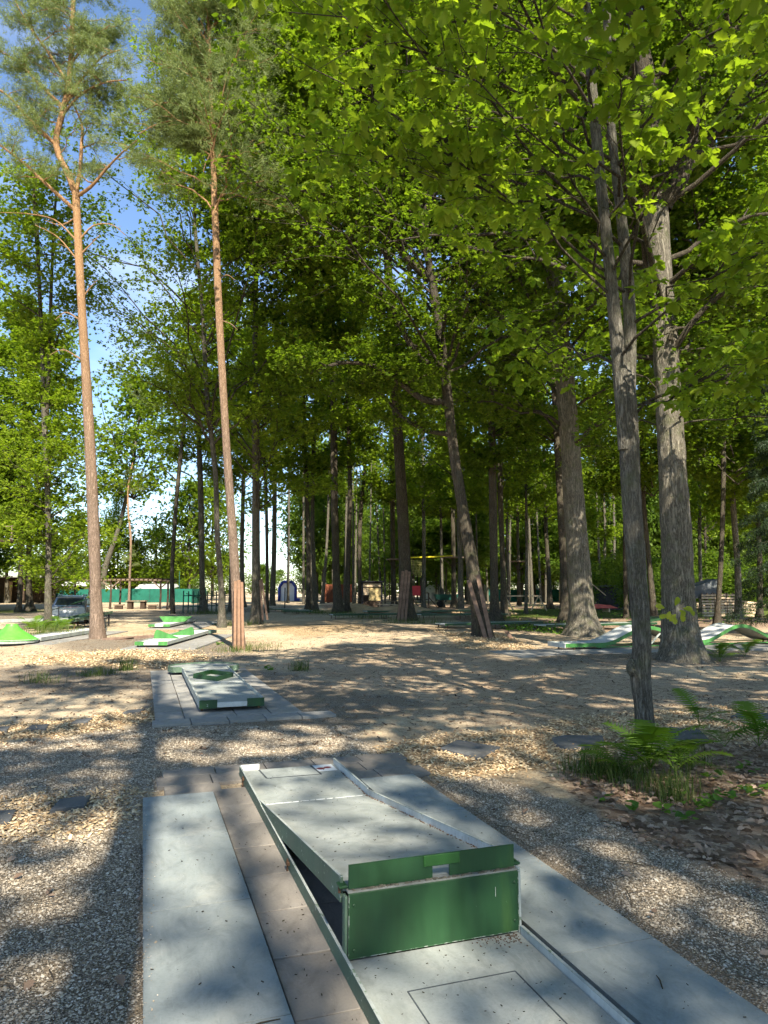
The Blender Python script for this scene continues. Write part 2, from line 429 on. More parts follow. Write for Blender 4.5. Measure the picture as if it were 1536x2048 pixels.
simple('caravan_white', (0.78, 0.78, 0.76), 0.5, 0.4, 0, 0.06, 1)
simple('caravan_grey', (0.36, 0.37, 0.37), 0.6, 0.3, 0, 0.12, 1)
simple('glass_dark', (0.016, 0.022, 0.028), 0.08, 0.6, 0, 0.2, 1)
simple('black_metal', (0.02, 0.02, 0.02), 0.5, 0.4, 0, 0.3, 4)
simple('roof_felt', (0.03, 0.03, 0.032), 0.85, 0.2, 0, 0.3, 4)
simple('orange_steel', (0.19, 0.058, 0.026), 0.7, 0.3, 0.1, 0.4, 1.5)
simple('blue_pvc', (0.022, 0.045, 0.30), 0.45, 0.4, 0, 0.15, 1)
simple('white_pvc', (0.70, 0.72, 0.76), 0.45, 0.4, 0, 0.06, 1)
simple('red_plastic', (0.50, 0.028, 0.04), 0.5, 0.4, 0, 0.15, 2)
simple('yellow_strap', (0.66, 0.56, 0.02), 0.6, 0.3, 0, 0.15, 2)
simple('net_yellow', (0.36, 0.34, 0.12), 0.9, 0.1, 0, 0.3, 8)
simple('canoe_red', (0.42, 0.07, 0.045), 0.5, 0.4, 0, 0.3, 2)
simple('shed_dark', (0.045, 0.045, 0.048), 0.85, 0.2, 0, 0.4, 1.2)
simple('tarp_grey', (0.10, 0.11, 0.115), 0.8, 0.2, 0, 0.3, 1.2)
simple('sand_heap', (0.36, 0.255, 0.145), 0.97, 0.05, 0, 0.3, 1.5, 0.8)
simple('car_paint', (0.205, 0.235, 0.265), 0.28, 0.5, 0.75, 0.04, 1)
simple('car_trim', (0.03, 0.03, 0.032), 0.6, 0.3, 0, 0.15, 3)
simple('tail_red', (0.33, 0.012, 0.02), 0.2, 0.5, 0, 0.15, 8)
simple('plate_white', (0.8, 0.8, 0.78), 0.4, 0.4, 0, 0.05, 3)
simple('chrome', (0.7, 0.7, 0.7), 0.15, 0.5, 1.0, 0.05, 3)
simple('tyre_rubber', (0.018, 0.018, 0.018), 0.85, 0.2, 0, 0.2, 10)
simple('alloy', (0.42, 0.42, 0.43), 0.35, 0.5, 0.9, 0.1, 4)

def stone_mat(name, stops, rough=0.85):
    t = NT(name)
    t.base(t.mix(t.ramp(t.noise(t.coord(), 90, 3), [(0.4, 0.0), (0.75, 0.4)]), t.ramp(t.attr('rnd'), stops), (0.16, 0.12, 0.08))).rough(rough, 0.2)
    M[name] = t.m
stone_mat('pebble', [(0.05, (0.20, 0.155, 0.105)), (0.45, (0.415, 0.345, 0.25)), (0.8, (0.53, 0.455, 0.345)), (1.0, (0.64, 0.58, 0.48))])
stone_mat('wood_chip', [(0.05, (0.31, 0.195, 0.10)), (0.5, (0.56, 0.41, 0.23)), (0.95, (0.76, 0.61, 0.39))])
stone_mat('litter_bit', [(0.05, (0.055, 0.035, 0.022)), (0.5, (0.17, 0.11, 0.07)), (0.85, (0.30, 0.22, 0.145)), (1.0, (0.55, 0.46, 0.33))])

# ------------------------------------------------------------------ ground sheet
rng = np.random.default_rng(7)
random.seed(7)
LANE_YAW = R(-18.68)
def LU(v, u, z=0.0):          # foreground lane frame (v to the right, u along the lane) to the world
    return Vector((math.sin(LANE_YAW) * u + math.cos(LANE_YAW) * v, math.cos(LANE_YAW) * u - math.sin(LANE_YAW) * v, z))
def wnoise(x, y, s, o=0.0):
    return mnoise.noise((x * s + o, y * s - o, o * 1.7))
MOUNDS = [(G(640, 1262), 2.6, 0.20), (G(880, 1277), 2.2, 0.22), (G(760, 1255), 3.0, 0.16), (G(60, 1215), 9.0, 0.35), (G(640, 1215), 7.0, 0.25)]
def gh(x, y):
    f = min(1.0, max(0.0, (y - 8.5) / 6.0))
    z = 0.055 * f * wnoise(x, y, 0.35, 3.1) + 0.012 * wnoise(x, y, 1.7, 9.0)
    for c, r_, h_ in MOUNDS:
        d2 = ((x - c.x) ** 2 + (y - c.y) ** 2) / (r_ * r_)
        if d2 < 9: z += h_ * math.exp(-d2)
    if x > 4 and y > 12: z += 0.05 * math.sin(x * 0.9) * math.sin(y * 0.6)
    return z - 0.006
def inpoly(x, y, poly):
    ins = False; n = len(poly); j = n - 1
    for i in range(n):
        xi, yi = poly[i]; xj, yj = poly[j]
        if (yi > y) != (yj > y) and x < (xj - xi) * (y - yi) / (yj - yi) + xi: ins = not ins
        j = i
    return ins
def pxpoly(pts): return [tuple(G(*p)[:2]) for p in pts]
def lupoly(pts): return [tuple(LU(*p)[:2]) for p in pts]
CHIPS = [pxpoly([(-260, 1600), (140, 1588), (290, 1572), (300, 1620), (240, 1650), (120, 1672), (-260, 1720)]),
         pxpoly([(-200, 1462), (120, 1440), (330, 1415), (330, 1436), (170, 1466), (-200, 1500)]),
         pxpoly([(745, 1500), (870, 1470), (1060, 1462), (1110, 1440), (1536, 1405), (1800, 1420), (1800, 1490), (1330, 1478), (1160, 1530), (1040, 1540), (900, 1565), (790, 1535)]),
         pxpoly([(30, 1312), (330, 1297), (440, 1318), (330, 1336), (60, 1330)]), pxpoly([(470, 1252), (640, 1250), (770, 1262), (600, 1275)]),
         pxpoly([(850, 1260), (1010, 1270), (1090, 1300), (930, 1300)]), pxpoly([(230, 1262), (420, 1252), (440, 1262), (330, 1268)])]
GRAVEL = [lupoly([(-4.2, 1.0), (0.12, 1.0), (0.12, 6.4), (0.25, 7.4), (2.5, 7.2), (2.5, 8.4), (3.0, 9.4), (4.4, 10.6), (2.4, 16.5), (-0.1, 16.5), (0.1, 9.8), (-1.2, 9.6), (-2.0, 8.4), (-2.6, 6.0)]),
          lupoly([(2.3, 1.0), (3.9, 1.0), (3.55, 3.2), (3.45, 4.6), (3.35, 5.6), (3.1, 6.3), (2.3, 6.6)]),
          pxpoly([(-150, 1345), (350, 1318), (330, 1380), (-150, 1400)]), pxpoly([(60, 1280), (330, 1270), (480, 1285), (520, 1320), (250, 1330)]),
          pxpoly([(-300, 1232), (600, 1215), (560, 1222), (200, 1238), (-300, 1250)]), pxpoly([(1050, 1292), (1536, 1300), (1700, 1320), (1300, 1335), (1080, 1330)])]
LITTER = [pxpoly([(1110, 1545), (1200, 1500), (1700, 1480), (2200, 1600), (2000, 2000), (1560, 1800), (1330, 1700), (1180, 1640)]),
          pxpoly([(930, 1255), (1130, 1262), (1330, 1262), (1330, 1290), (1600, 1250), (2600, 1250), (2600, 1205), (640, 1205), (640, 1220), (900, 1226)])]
SHADE_BROWN = [pxpoly([(560, 1335), (640, 1290), (900, 1285), (1100, 1325), (1400, 1350), (1700, 1360), (1700, 1440), (1200, 1440), (1000, 1455), (800, 1440), (700, 1400)]), pxpoly([(560, 1240), (1100, 1262), (1000, 1285), (700, 1268)])]  # mid-ground shade, with some debris, put into the sand as a brown tone
MOSS = [pxpoly([(980, 1240), (1130, 1236), (1500, 1236), (2200, 1230), (2200, 1214), (1000, 1218)]), pxpoly([(-600, 1224), (110, 1220), (100, 1227), (-600, 1236)])]

def axis(fine, lo, hi, step, grow):
    a = list(np.arange(fine[0], fine[1], step)); s = step
    while a[-1] < hi: s *= grow; a.append(a[-1] + s)
    s = step
    while a[0] > lo: s *= grow; a.insert(0, a[0] - s)
    return np.array(a)
gx = axis((-4.2, 5.2), -600, 600, 0.08, 1.06)
gy = axis((2.2, 9.4), -80, 900, 0.08, 1.055)
X, Y = np.meshgrid(gx, gy)
Xf, Yf = X.ravel(), Y.ravel()
def zone(polys, x, y):
    wx = x + 0.16 * wnoise(x, y, 1.9, 5) * (1 + y * 0.06) + 0.05 * wnoise(x, y, 7, 2); wy = y + 0.2 * wnoise(x, y, 1.9, 11) * (1 + y * 0.06) + 0.05 * wnoise(x, y, 7, 8)
    return 1.0 if any(inpoly(wx, wy, p) for p in polys) else 0.0
Zf = np.zeros(len(Xf)); zg = np.zeros(len(Xf)); zc = zg.copy(); zl = zg.copy(); zm = zg.copy()
for i in range(len(Xf)):
    x, y = float(Xf[i]), float(Yf[i])
    if -60 < x < 60 and -5 < y < 110:
        Zf[i] = gh(x, y)
        if y > 1 and abs(x) < 45 and y < 90:
            zg[i] = zone(GRAVEL, x, y); br = 0.5 * zone(SHADE_BROWN, x, y); zc[i] = zone(CHIPS, x, y); zl[i] = max(br, zone(LITTER, x, y)); zm[i] = zone(MOSS, x, y)  # litter mask also carries the weak brown painted for mid-ground shade
nx, ny = len(gx), len(gy)
def blur(a, k):
    a = a.reshape(ny, nx)
    for _ in range(k):
        p = np.pad(a, 1, mode='edge'); a = (p[:-2, 1:-1] + p[2:, 1:-1] + p[1:-1, :-2] + p[1:-1, 2:] + 2 * a) / 6
    return a.ravel()
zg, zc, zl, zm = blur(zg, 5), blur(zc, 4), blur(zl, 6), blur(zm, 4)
idx = np.arange(nx * ny).reshape(ny, nx)
F = np.stack([idx[:-1, :-1], idx[:-1, 1:], idx[1:, 1:], idx[1:, :-1]], -1).reshape(-1, 4)
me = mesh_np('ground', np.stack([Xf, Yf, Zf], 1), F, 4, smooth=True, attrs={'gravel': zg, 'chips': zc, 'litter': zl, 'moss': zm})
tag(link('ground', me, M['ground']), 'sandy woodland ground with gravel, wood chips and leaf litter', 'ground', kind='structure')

# ------------------------------------------------------------------ paving round the foreground lane
def paved(name, label, cells, mat, z0, z1, piece, gap=0.004, jit=0.004, bev=0.003):
    root = empty(name); tag(root, label, 'pavement', kind='structure')
    for (v0, v1, u0, u1) in cells:
        c = LU((v0 + v1) / 2, (u0 + u1) / 2)
        m = MB().box(-(v1 - v0) / 2 + gap, (v1 - v0) / 2 - gap, -(u1 - u0) / 2 + gap, (u1 - u0) / 2 - gap, z0, z1)
        o = m.build(piece, mat, root, bevel=bev)
        o.location = (c.x, c.y, random.uniform(-jit, jit) * 0.7)
        o.rotation_euler = (random.uniform(-jit, jit) * 0.5, random.uniform(-jit, jit) * 0.5, -LANE_YAW + random.uniform(-jit, jit))
    return root
us = [1.0, 1.9, 3.04, 4.19, 5.35, 6.42]
paved('slab_path', 'large blue-grey slabs in a row left of the ramp lane', [(0.06, 0.635, a, b) for a, b in zip(us[:-1], us[1:])], M['fibre_slab'], -0.03, 0.045, 'slab', 0.004, 0.002, 0.0)
us2 = [0.9, 1.98, 3.10, 4.20, 5.29, 6.42]
paved('slab_path', 'large blue-grey slabs in a row right of the ramp lane', [(1.93, 2.46, a, b) for a, b in zip(us2[:-1], us2[1:])], M['fibre_slab'], -0.03, 0.045, 'slab', 0.004, 0.002, 0.0)
cells = []
u = 1.0; k = 0
while u < 6.5:
    cells.append((0.64, 1.12, u, u + 0.5)); u += 0.505
for j, (u0, u1) in enumerate(((6.47, 6.78), (6.785, 7.10), (7.105, 7.38))):
    v = 0.24 - 0.06 * (j % 2)
    while v < 2.4:
        if not (0.9 < v + 0.2 < 1.7 and j < 1): cells.append((v, v + 0.48, u0, u1))
        v += 0.485
for u0 in np.arange(1.0, 6.4, 0.505):
    cells.append((1.66, 1.925, float(u0), float(u0) + 0.5))
paved('paver_border', 'brown-grey concrete pavers edging the ramp lane', cells, M['paver'], -0.04, 0.028, 'paver', 0.0025, 0.003)
# under the ramp: bare dark soil between the pavers
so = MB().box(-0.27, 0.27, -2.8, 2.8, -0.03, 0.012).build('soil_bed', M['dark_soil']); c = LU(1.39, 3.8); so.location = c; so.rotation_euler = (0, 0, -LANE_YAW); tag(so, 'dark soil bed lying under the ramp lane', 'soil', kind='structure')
# round the diamond lane
cells = []
for u0 in np.arange(10.2, 16.2, 0.62): cells.append((0.22, 0.60, float(u0), float(u0) + 0.615))
for u0 in np.arange(10.2, 15.9, 1.02): cells += [(0.605, 1.3, float(u0), float(u0) + 1.015), (1.305, 1.78, float(u0), float(u0) + 1.015), (1.785, 2.22, float(u0), float(u0) + 1.015)]
for v0 in np.arange(0.18, 2.6, 0.49): cells.append((float(v0), float(v0) + 0.485, 9.82, 10.19))
paved('paver_border', 'grey paving around the lane with the green diamond', cells, M['paver_grey'], -0.05, 0.03, 'paver', 0.004, 0.004)
def strip(name, label, x, y, yaw, w, l, mat=None, z=0.025, n=6, piece='paver'):
    root = empty(name, (x, y, 0), yaw); tag(root, label, 'pavement', kind='structure')
    for i in range(n):
        MB().box(-w / 2, w / 2, -l / 2 + i * l / n + 0.005, -l / 2 + (i + 1) * l / n - 0.005, -0.1, z + random.uniform(-0.004, 0.004)).build(piece, mat or M['paver_grey'], root)
    return root

# ------------------------------------------------------------------ foreground ramp lane
V0, U0 = 1.375, 3.32
def lane_root(name, label, v, u):
    o = empty(name, LU(v, u), LANE_YAW); tag(o, label, 'minigolf lane', 'minigolf lanes'); return o
ln = lane_root('minigolf_lane', 'nearest minigolf lane, a raised ramp ending in a dark green box with a small window', V0, U0)
def b_(v0, v1, u0, u1, z0, z1): return MB().box(v0 - V0, v1 - V0, u0 - U0, u1 - U0, z0, z1)
VL, VR = 0.925, 1.835
lo = b_(VL + 0.012, VR - 0.012, 1.2, 3.318, 0.05, 0.066).build('lower_floor', M['lane_surface'], ln)
for pts in (((1.12, 3.0), (1.63, 3.0)), ((1.63, 3.0), (1.63, 1.3)), ((1.12, 3.0), (1.12, 1.3))):
    p, q = [Vector((a - V0, b - U0, 0.0672)) for a, b in pts]
    MB().bar(p, q, 0.006, 0.0016).build('marking_line', M['line_dark'], lo)
fl = b_(VL + 0.012, VR - 0.012, 5.83, 6.95, 0.05, 0.066).build('upper_floor', M['lane_surface'], ln)
for pts in (((1.10, 6.94), (1.12, 6.61)), ((1.12, 6.61), (1.62, 6.60)), ((1.62, 6.60), (1.60, 6.94))):
    p, q = [Vector((a - V0, b - U0, 0.0675)) for a, b in pts]
    MB().bar(p, q, 0.016, 0.0016).build('marking_line', M['line_dark'], fl)
st = b_(1.615, 1.80, 6.70, 6.94, 0.0662, 0.0672).build('sticker', M['sticker_white'], fl)
gl = MB()
for cv, cu, r_ in ((1.665, 6.80, 0.033), (1.735, 6.825, 0.03)):
    gl.prism([(cv - V0 + r_ * 1.15 * math.cos(a * math.pi / 7) * (1 + 0.15 * math.sin(3 * a)), cu - U0 + r_ * 1.1 * math.sin(a * math.pi / 7)) for a in range(14)], 0.0673, 0.0681)
gl.box(1.62 - V0, 1.775 - V0, 6.812 - U0, 6.819 - U0, 0.0674, 0.0682)
o = gl.build('print', M['sticker_red'], st); o['label'] = 'faded red print of sunglasses'
RZ0, RZ1, RU0, RU1 = 0.066, 0.372, 5.83, 3.365
def rz(u): return RZ0 + (RZ1 - RZ0) * (RU0 - u) / (RU0 - RU1)
def ramp_slab(v0, v1, u0, u1, dz0, dz1):
    b = [(v0 - V0, u1 - U0, rz(u1) + dz0), (v1 - V0, u1 - U0, rz(u1) + dz0), (v1 - V0, u0 - U0, rz(u0) + dz0), (v0 - V0, u0 - U0, rz(u0) + dz0)]
    t_ = [(x, y, z + dz1 - dz0) for x, y, z in b]
    return MB().hexa(b, t_)
rp_ = ramp_slab(VL + 0.012, VR - 0.012, RU0, RU1, -0.018, 0.0).build('ramp_floor', M['lane_surface'], ln)
sm = MB(); r0 = random.Random(3); pv = VL + 0.04
while pv < VR - 0.05:
    w = r0.uniform(0.02, 0.09); hh = r0.uniform(0.006, 0.018) * (1.3 if pv < 1.2 else 0.8); cu = 5.822 + r0.uniform(-0.004, 0.004)
    sm.box(pv - V0, pv + w - V0, cu - hh / 2 - U0, cu + hh / 2 - U0, 0.0676, 0.0690)
    pv += w + r0.uniform(0, 0.02) * (pv > 1.15)
sm.build('seam', M['seam_white'], ln)
# rails: a body and a worn pale top edge
def rail(v0, v1, u0, u1, z0, z1, mat, nm='rail', edge='rail_edge'):
    o = b_(v0, v1, u0, u1, z0, z1).build(nm, mat, ln, bevel=0.002)
    b_(v0 - 0.001, v1 + 0.001, u0, u1, z1 + 0.0002, z1 + 0.003).build('rail_edge', M[edge], o)
    return o
rail(VL - 0.006, VL + 0.006, 1.2, 5.70, 0.012, 0.105, M['green_rail'])
rail(VL - 0.006, VL + 0.006, 5.705, 6.955, 0.016, 0.112, M['green_rail'])
rail(VR - 0.007, VR + 0.007, 1.2, 3.30, 0.03, 0.100, M['rail_white'])
rail(VR - 0.007, VR + 0.007, 5.85, 6.96, 0.03, 0.115, M['rail_white'])
rail(VR - 0.006, VR + 0.006, 3.42, 5.2, 0.012, 0.07, M['green_rail'])
for v, mat, nm in ((VL + 0.008, 'green_rail', 'ramp_rail'), (VR - 0.006, 'rail_white', 'ramp_rail')):
    o = ramp_slab(v - 0.006, v + 0.006, RU0 + (0.0 if v > 1.2 else 0.0), RU1 + 0.012, -0.070, 0.043).build(nm, M[mat], ln)
    ramp_slab(v - 0.007, v + 0.007, RU0, RU1 + 0.012, 0.0432, 0.0462).build('rail_edge', M['rail_edge'], o)
b_(VL + 0.008, 1.105, 6.945, 6.962, 0.03, 0.118).build('end_board', M['rail_white'], ln, bevel=0.003)
# dirt gathered along the right rail
dg = MB(); r0 = random.Random(5)
for k in range(220):
    u = r0.uniform(3.5, 6.6); z = (rz(u) if u < 5.83 else 0.067) + 0.001
    v = VR - 0.014 - abs(r0.gauss(0, 0.010)); s = r0.uniform(0.0015, 0.006)
    dg.box(v - V0 - s, v - V0 + s * 0.6, u - U0 - s * 1.5, u - U0 + s, z, z + s * 0.5)
for k in range(130):
    u = 3.31 - abs(r0.gauss(0, 0.05)); v = VR - 0.03 - abs(r0.gauss(0, 0.10)); s = r0.uniform(0.001, 0.004)
    dg.box(v - V0 - s, v - V0 + s * 0.6, u - U0 - s, u - U0 + s, 0.0665, 0.0665 + s * 0.6)
o = dg.build('dirt', M['rust'], ln); o['kind'] = 'stuff'
# the box at the high end
fp = b_(VL + 0.022, VR - 0.012, 3.306, 3.320, 0.078, 0.362).build('front_panel', M['green_paint'], ln, bevel=0.004)
b_(VL + 0.021, VL + 0.025, 3.3045, 3.3062, 0.085, 0.358).build('worn_edge', M['chipped_edge'], fp)
b_(VR - 0.015, VR - 0.0115, 3.3045, 3.3062, 0.085, 0.358).build('worn_edge', M['chipped_edge'], fp)
b_(VL + 0.026, VR - 0.018, 3.3045, 3.3062, 0.0785, 0.0815).build('worn_edge', M['chipped_edge'], fp)
b_(1.695, 1.6972, 3.3042, 3.3062, 0.255, 0.300).build('paint_scratch', M['rail_edge'], fp)
for v, z in ((0.972, 0.31), (0.972, 0.115), (1.80, 0.31), (1.80, 0.13)):
    MB().lathe([(0.007, 0), (0.007, 0.004), (0.004, 0.006)], 8).build('bolt', M['green_paint'], fp).matrix_local = Matrix.Translation((v - V0, 3.3058 - U0, z)) @ Matrix.Rotation(R(90), 4, 'X')
b_(VL + 0.004, VL + 0.018, 3.308, 3.35, 0.06, 0.352).build('corner_post', M['green_rail'], ln, bevel=0.002)
b_(VR - 0.010, VR + 0.004, 3.308, 3.35, 0.06, 0.372).build('corner_post', M['rail_edge'], ln, bevel=0.002)
b_(VL + 0.02, VR - 0.012, 3.31, 3.362, 0.3625, 0.3705).build('ledge', M['ledge_grey'], ln)
lg = MB(); r0 = random.Random(9)
for k in range(120):
    v = r0.uniform(VL + 0.04, VR - 0.03); u = r0.uniform(3.311, 3.327); s = r0.uniform(0.003, 0.009)
    lg.box(v - V0 - s, v - V0 + s, u - U0 - s * 0.5, u - U0 + s * 0.5, 0.3707, 0.3707 + s * 0.7)
o = lg.build('dirt', M['grime'], ln); o['kind'] = 'stuff'
WV0, WV1 = 1.372, 1.462
eb = MB()
for (a, b, c0, c1) in ((VL + 0.028, WV0, 0.374, 0.480), (WV1, VR - 0.022, 0.374, 0.480), (WV0, WV1, 0.428, 0.480)):
    eb.box(a - V0, b - V0, 3.328 - U0, 3.338 - U0, c0, c1)
eb = eb.build('end_board', M['green_paint'], ln)
eb['label'] = 'green end board with a small rectangular window'
b_(1.325, 1.515, 3.3215, 3.3275, 0.429, 0.481).build('patch_plate', M['green_patch'], eb, bevel=0.004)
for v, s in ((VL + 0.004, 1), (VR - 0.004, -1)):
    br = b_(v - 0.018, v + 0.022, 3.335, 3.40, 0.376, 0.388).build('bracket', M['green_paint'], ln, bevel=0.003)
    MB().tube([(v - V0 - 0.012 * s, 3.36 - U0, 0.352), (v - V0 - 0.012 * s, 3.36 - U0, 0.376)], 0.007, 8).build('bolt', M['rust'], br)
for u in (4.55, 6.62):
    bf = b_(VL - 0.024, VL - 0.0065, u - 0.018, u + 0.018, 0.062, 0.084).build('rail_clamp', M['rust'], ln, bevel=0.002)
    MB().tube([(VL - 0.017 - V0, u - U0, 0.0), (VL - 0.017 - V0, u - U0, 0.10)], 0.006, 8).build('bolt', M['rust'], bf)

# ------------------------------------------------------------------ other lanes
def side_wall(path, t, z0, z1):
    """thin wall following a plan path"""
    m = MB()
    for p, q in zip(path[:-1], path[1:]):
        m.bar((p[0], p[1], (z0 + z1) / 2), (q[0], q[1], (z0 + z1) / 2), t, z1 - z0)
    return m
def flat_lane(root, l, w=0.9, z=0.15, surf='lane_surface', railm='green_rail', head=None, hr=0.68):
    n = 3
    for i in range(n):
        MB().box(-w / 2, w / 2, i * l / n + 0.002, (i + 1) * l / n - 0.002, z - 0.03, z).build('floor_panel', M[surf], root)
    for s in (-1, 1):
        o = MB().box(s * (w / 2 + 0.012) - 0.011, s * (w / 2 + 0.012) + 0.011, 0, l, z - 0.07, z + 0.028).build('rail', M[railm], root)
        MB().box(s * (w / 2 + 0.012) - 0.012, s * (w / 2 + 0.012) + 0.012, 0, l, z + 0.0285, z + 0.032).build('rail_edge', M['rail_edge'], o)
    for yy in (0.15, l / 2, l - 0.15):
        for s in (-1, 1): MB().box(s * (w / 2 - 0.03) - 0.02, s * (w / 2 - 0.03) + 0.02, yy - 0.02, yy + 0.02, -0.03, z - 0.031).build('foot', M['rust'], root)
    if head == 'round':
        pts = [(hr * 1.05 * math.cos(a), l + 0.32 + 0.62 * math.sin(a)) for a in np.linspace(R(-28), R(208), 26)]
        MB().prism(pts, z - 0.03, z).build('head_floor', M[surf], root)
        side_wall([(w / 2, l)] + [(x * 1.01, y) for x, y in pts] + [(-w / 2, l)], 0.02, z - 0.075, z + 0.03).build('head_rail', M['green_rail'], root)
def end_blocks(root, w, z, mat, y=0.0, gap=0.5):
    for s in (-1, 1):
        a, b = s * gap * w / 2, s * (w / 2 + 0.02)
        MB().box(min(a, b), max(a, b), y - 0.025, y, z - 0.08, z + 0.035).build('end_board', M[mat], root)
    MB().box(-gap * w / 2, gap * w / 2, y - 0.03, y - 0.001, z - 0.07, z - 0.004).build('sill', M['lane_pale'], root)

# diamond lane, straight behind the nearest one
d = empty('minigolf_lane', LU(1.28, 10.62), LANE_YAW); tag(d, 'minigolf lane with a green diamond-shaped frame on it and a rounded far end', 'minigolf lane', 'minigolf lanes')
flat_lane(d, 4.7, 0.88, 0.16, railm='rail_edge', head='round')
end_blocks(d, 0.88, 0.16, 'green_paint', 0, 0.48)
dm = MB(); pts = [(-0.34, 3.0), (0.02, 2.42), (0.36, 2.98), (0.02, 3.58)]
for p, q in zip(pts, pts[1:] + pts[:1]): dm.bar((p[0], p[1], 0.20), (q[0], q[1], 0.20), 0.025, 0.075)
dm.build('diamond_frame', M['green_paint'], d)
MB().box(-0.43, 0.43, 2.28, 2.295, 0.1605, 0.1625).build('seam', M['seam_white'], d)
fc = bpy.data.curves.new('lane_number', 'FONT'); fc.body = '2'; fc.size = 0.05; fc.extrude = 0.001
fo = bpy.data.objects.new('lane_number', fc); COL.objects.link(fo)
nm = bpy.data.meshes.new_from_object(fo.evaluated_get(bpy.context.evaluated_depsgraph_get())); bpy.data.objects.remove(fo)
nm.materials.clear(); fo = link('lane_number', nm, M['rail_edge'], d)
fo.location = (-0.36, -0.0262, 0.105); fo.rotation_euler = (R(90), 0, 0)

def wedge(root, x0, x1, y, h, z, flip, mat):
    """tapering fin across the lane with a rounded high end"""
    m = MB(); n = 10; ring = []
    poly = [(x0, z)] + [(x0 + (x1 - x0) * t_, z + 0.03 + h * t_) for t_ in np.linspace(0, 0.86, 6)]
    poly += [(x0 + (x1 - x0) * (0.86 + 0.14 * math.sin(a)), z + 0.03 + h * 0.86 + 0.06 * h * math.sin(a) * 2 - h * 0.9 * (1 - math.cos(a))) for a in np.linspace(0.2, R(90), 6)]
    poly += [(x1, z)]
    m.add([(x, y - 0.03, zz) for x, zz in poly] + [(x, y + 0.03, zz) for x, zz in poly],
          [tuple(range(len(poly))), tuple(range(2 * len(poly) - 1, len(poly) - 1, -1))] + [(i, (i + 1) % len(poly), len(poly) + (i + 1) % len(poly), len(poly) + i) for i in range(len(poly))])
    return m.build('fin', M[mat], root)
p = G(302, 1296); w3 = empty('minigolf_lane', p, R(-2)); tag(w3, 'minigolf lane with two bright green fins and a widened far end in sunlight', 'minigolf lane', 'minigolf lanes')
flat_lane(w3, 6.0, 0.95, 0.16, 'lane_pale', 'rail_edge', 'round')
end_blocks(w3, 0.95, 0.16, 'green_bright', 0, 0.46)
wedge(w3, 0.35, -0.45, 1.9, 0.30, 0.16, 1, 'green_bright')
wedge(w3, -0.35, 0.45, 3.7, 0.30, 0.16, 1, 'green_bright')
strip('paver_border', 'paving under the lane with two green fins', p.x + 0.25, p.y + 3.0, R(-2), 2.2, 7.0)
p = G(318, 1257); w4 = empty('minigolf_lane', p, R(-4)); tag(w4, 'farther sunny minigolf lane with a wide green trapezoid bank across it', 'minigolf lane', 'minigolf lanes')
flat_lane(w4, 6.2, 0.95, 0.16, 'lane_pale', 'rail_edge')
end_blocks(w4, 0.95, 0.16, 'green_bright', 0, 0.4)
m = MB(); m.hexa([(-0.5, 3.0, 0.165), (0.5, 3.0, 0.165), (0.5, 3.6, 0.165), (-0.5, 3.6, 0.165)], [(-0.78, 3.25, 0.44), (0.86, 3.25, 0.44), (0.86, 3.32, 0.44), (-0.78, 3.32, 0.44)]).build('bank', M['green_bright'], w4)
strip('paver_border', 'paving under the lane with the green bank', p.x + 0.5, p.y + 3.4, R(-4), 2.4, 7.6)

# cone lane on the left edge
p = G(22, 1289); w5 = empty('minigolf_lane', (p.x, p.y, 0), R(-2)); tag(w5, 'minigolf lane with a bright green volcano cone at the left edge', 'minigolf lane', 'minigolf lanes')
MB().lathe([(0.78, 0.09), (0.78, 0.155)], 40).build('head_floor', M['lane_pale'], w5)
MB().lathe([(0.80, 0.07), (0.81, 0.15), (0.80, 0.18), (0.785, 0.18)], 40).build('head_rail', M['rail_edge'], w5)
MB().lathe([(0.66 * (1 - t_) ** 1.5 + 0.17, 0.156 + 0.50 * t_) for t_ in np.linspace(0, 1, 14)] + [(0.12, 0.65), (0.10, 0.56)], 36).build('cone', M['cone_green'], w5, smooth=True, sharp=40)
MB().box(-0.2, 0.62, 0.62, 7.0, 0.10, 0.15).build('floor_panel', M['lane_pale'], w5)
for x in (-0.22, 0.64): MB().box(x - 0.012, x + 0.012, 0.7, 7.0, 0.06, 0.185).build('rail', M['rail_edge'], w5)
for yy in (0.3, 2.4, 4.6, 6.6): MB().box(0.58, 0.62, yy, yy + 0.04, -0.03, 0.10).build('foot', M['rust'], w5)
strip('paver_border', 'paving under the lane with the green cone', p.x + 0.4, p.y + 3.4, R(-2), 1.9, 7.6)
# lane behind the cone lane
p = G(-40, 1262); w6 = empty('minigolf_lane', (p.x, p.y, 0), R(38)); tag(w6, 'pale raised minigolf lane behind the green cone at the left edge', 'minigolf lane', 'minigolf lanes')
flat_lane(w6, 5.2, 0.95, 0.42, 'lane_pale', 'rail_edge')
# raised green ramp on legs by the car
q0, q1 = G(108, 1256), G(212, 1258)
rr = empty('minigolf_lane', (-15.2, 32.0, 0), R(14)); tag(rr, 'green ramp lane on legs with a handrail in front of the car', 'minigolf lane', 'minigolf lanes')
m = MB(); L_ = 4.4
m.hexa([(-0.45, 0, 0.14), (0.45, 0, 0.14), (0.45, L_, 0.62), (-0.45, L_, 0.62)], [(-0.45, 0, 0.18), (0.45, 0, 0.18), (0.45, L_, 0.66), (-0.45, L_, 0.66)]).build('ramp_floor', M['green_paint'], rr)
for s in (-1, 1):
    MB().bar((s * 0.46, 0, 0.19), (s * 0.46, L_, 0.67), 0.03, 0.13).build('rail', M['green_rail'], rr)
    for yy in (1.6, 2.9, 4.2):
        zt = 0.14 + 0.48 * yy / L_
        MB().box(s * 0.40 - 0.03, s * 0.40 + 0.03, yy - 0.03, yy + 0.03, -0.03, zt).build('leg', M['rust' if yy < 3 else 'black_metal'], rr)
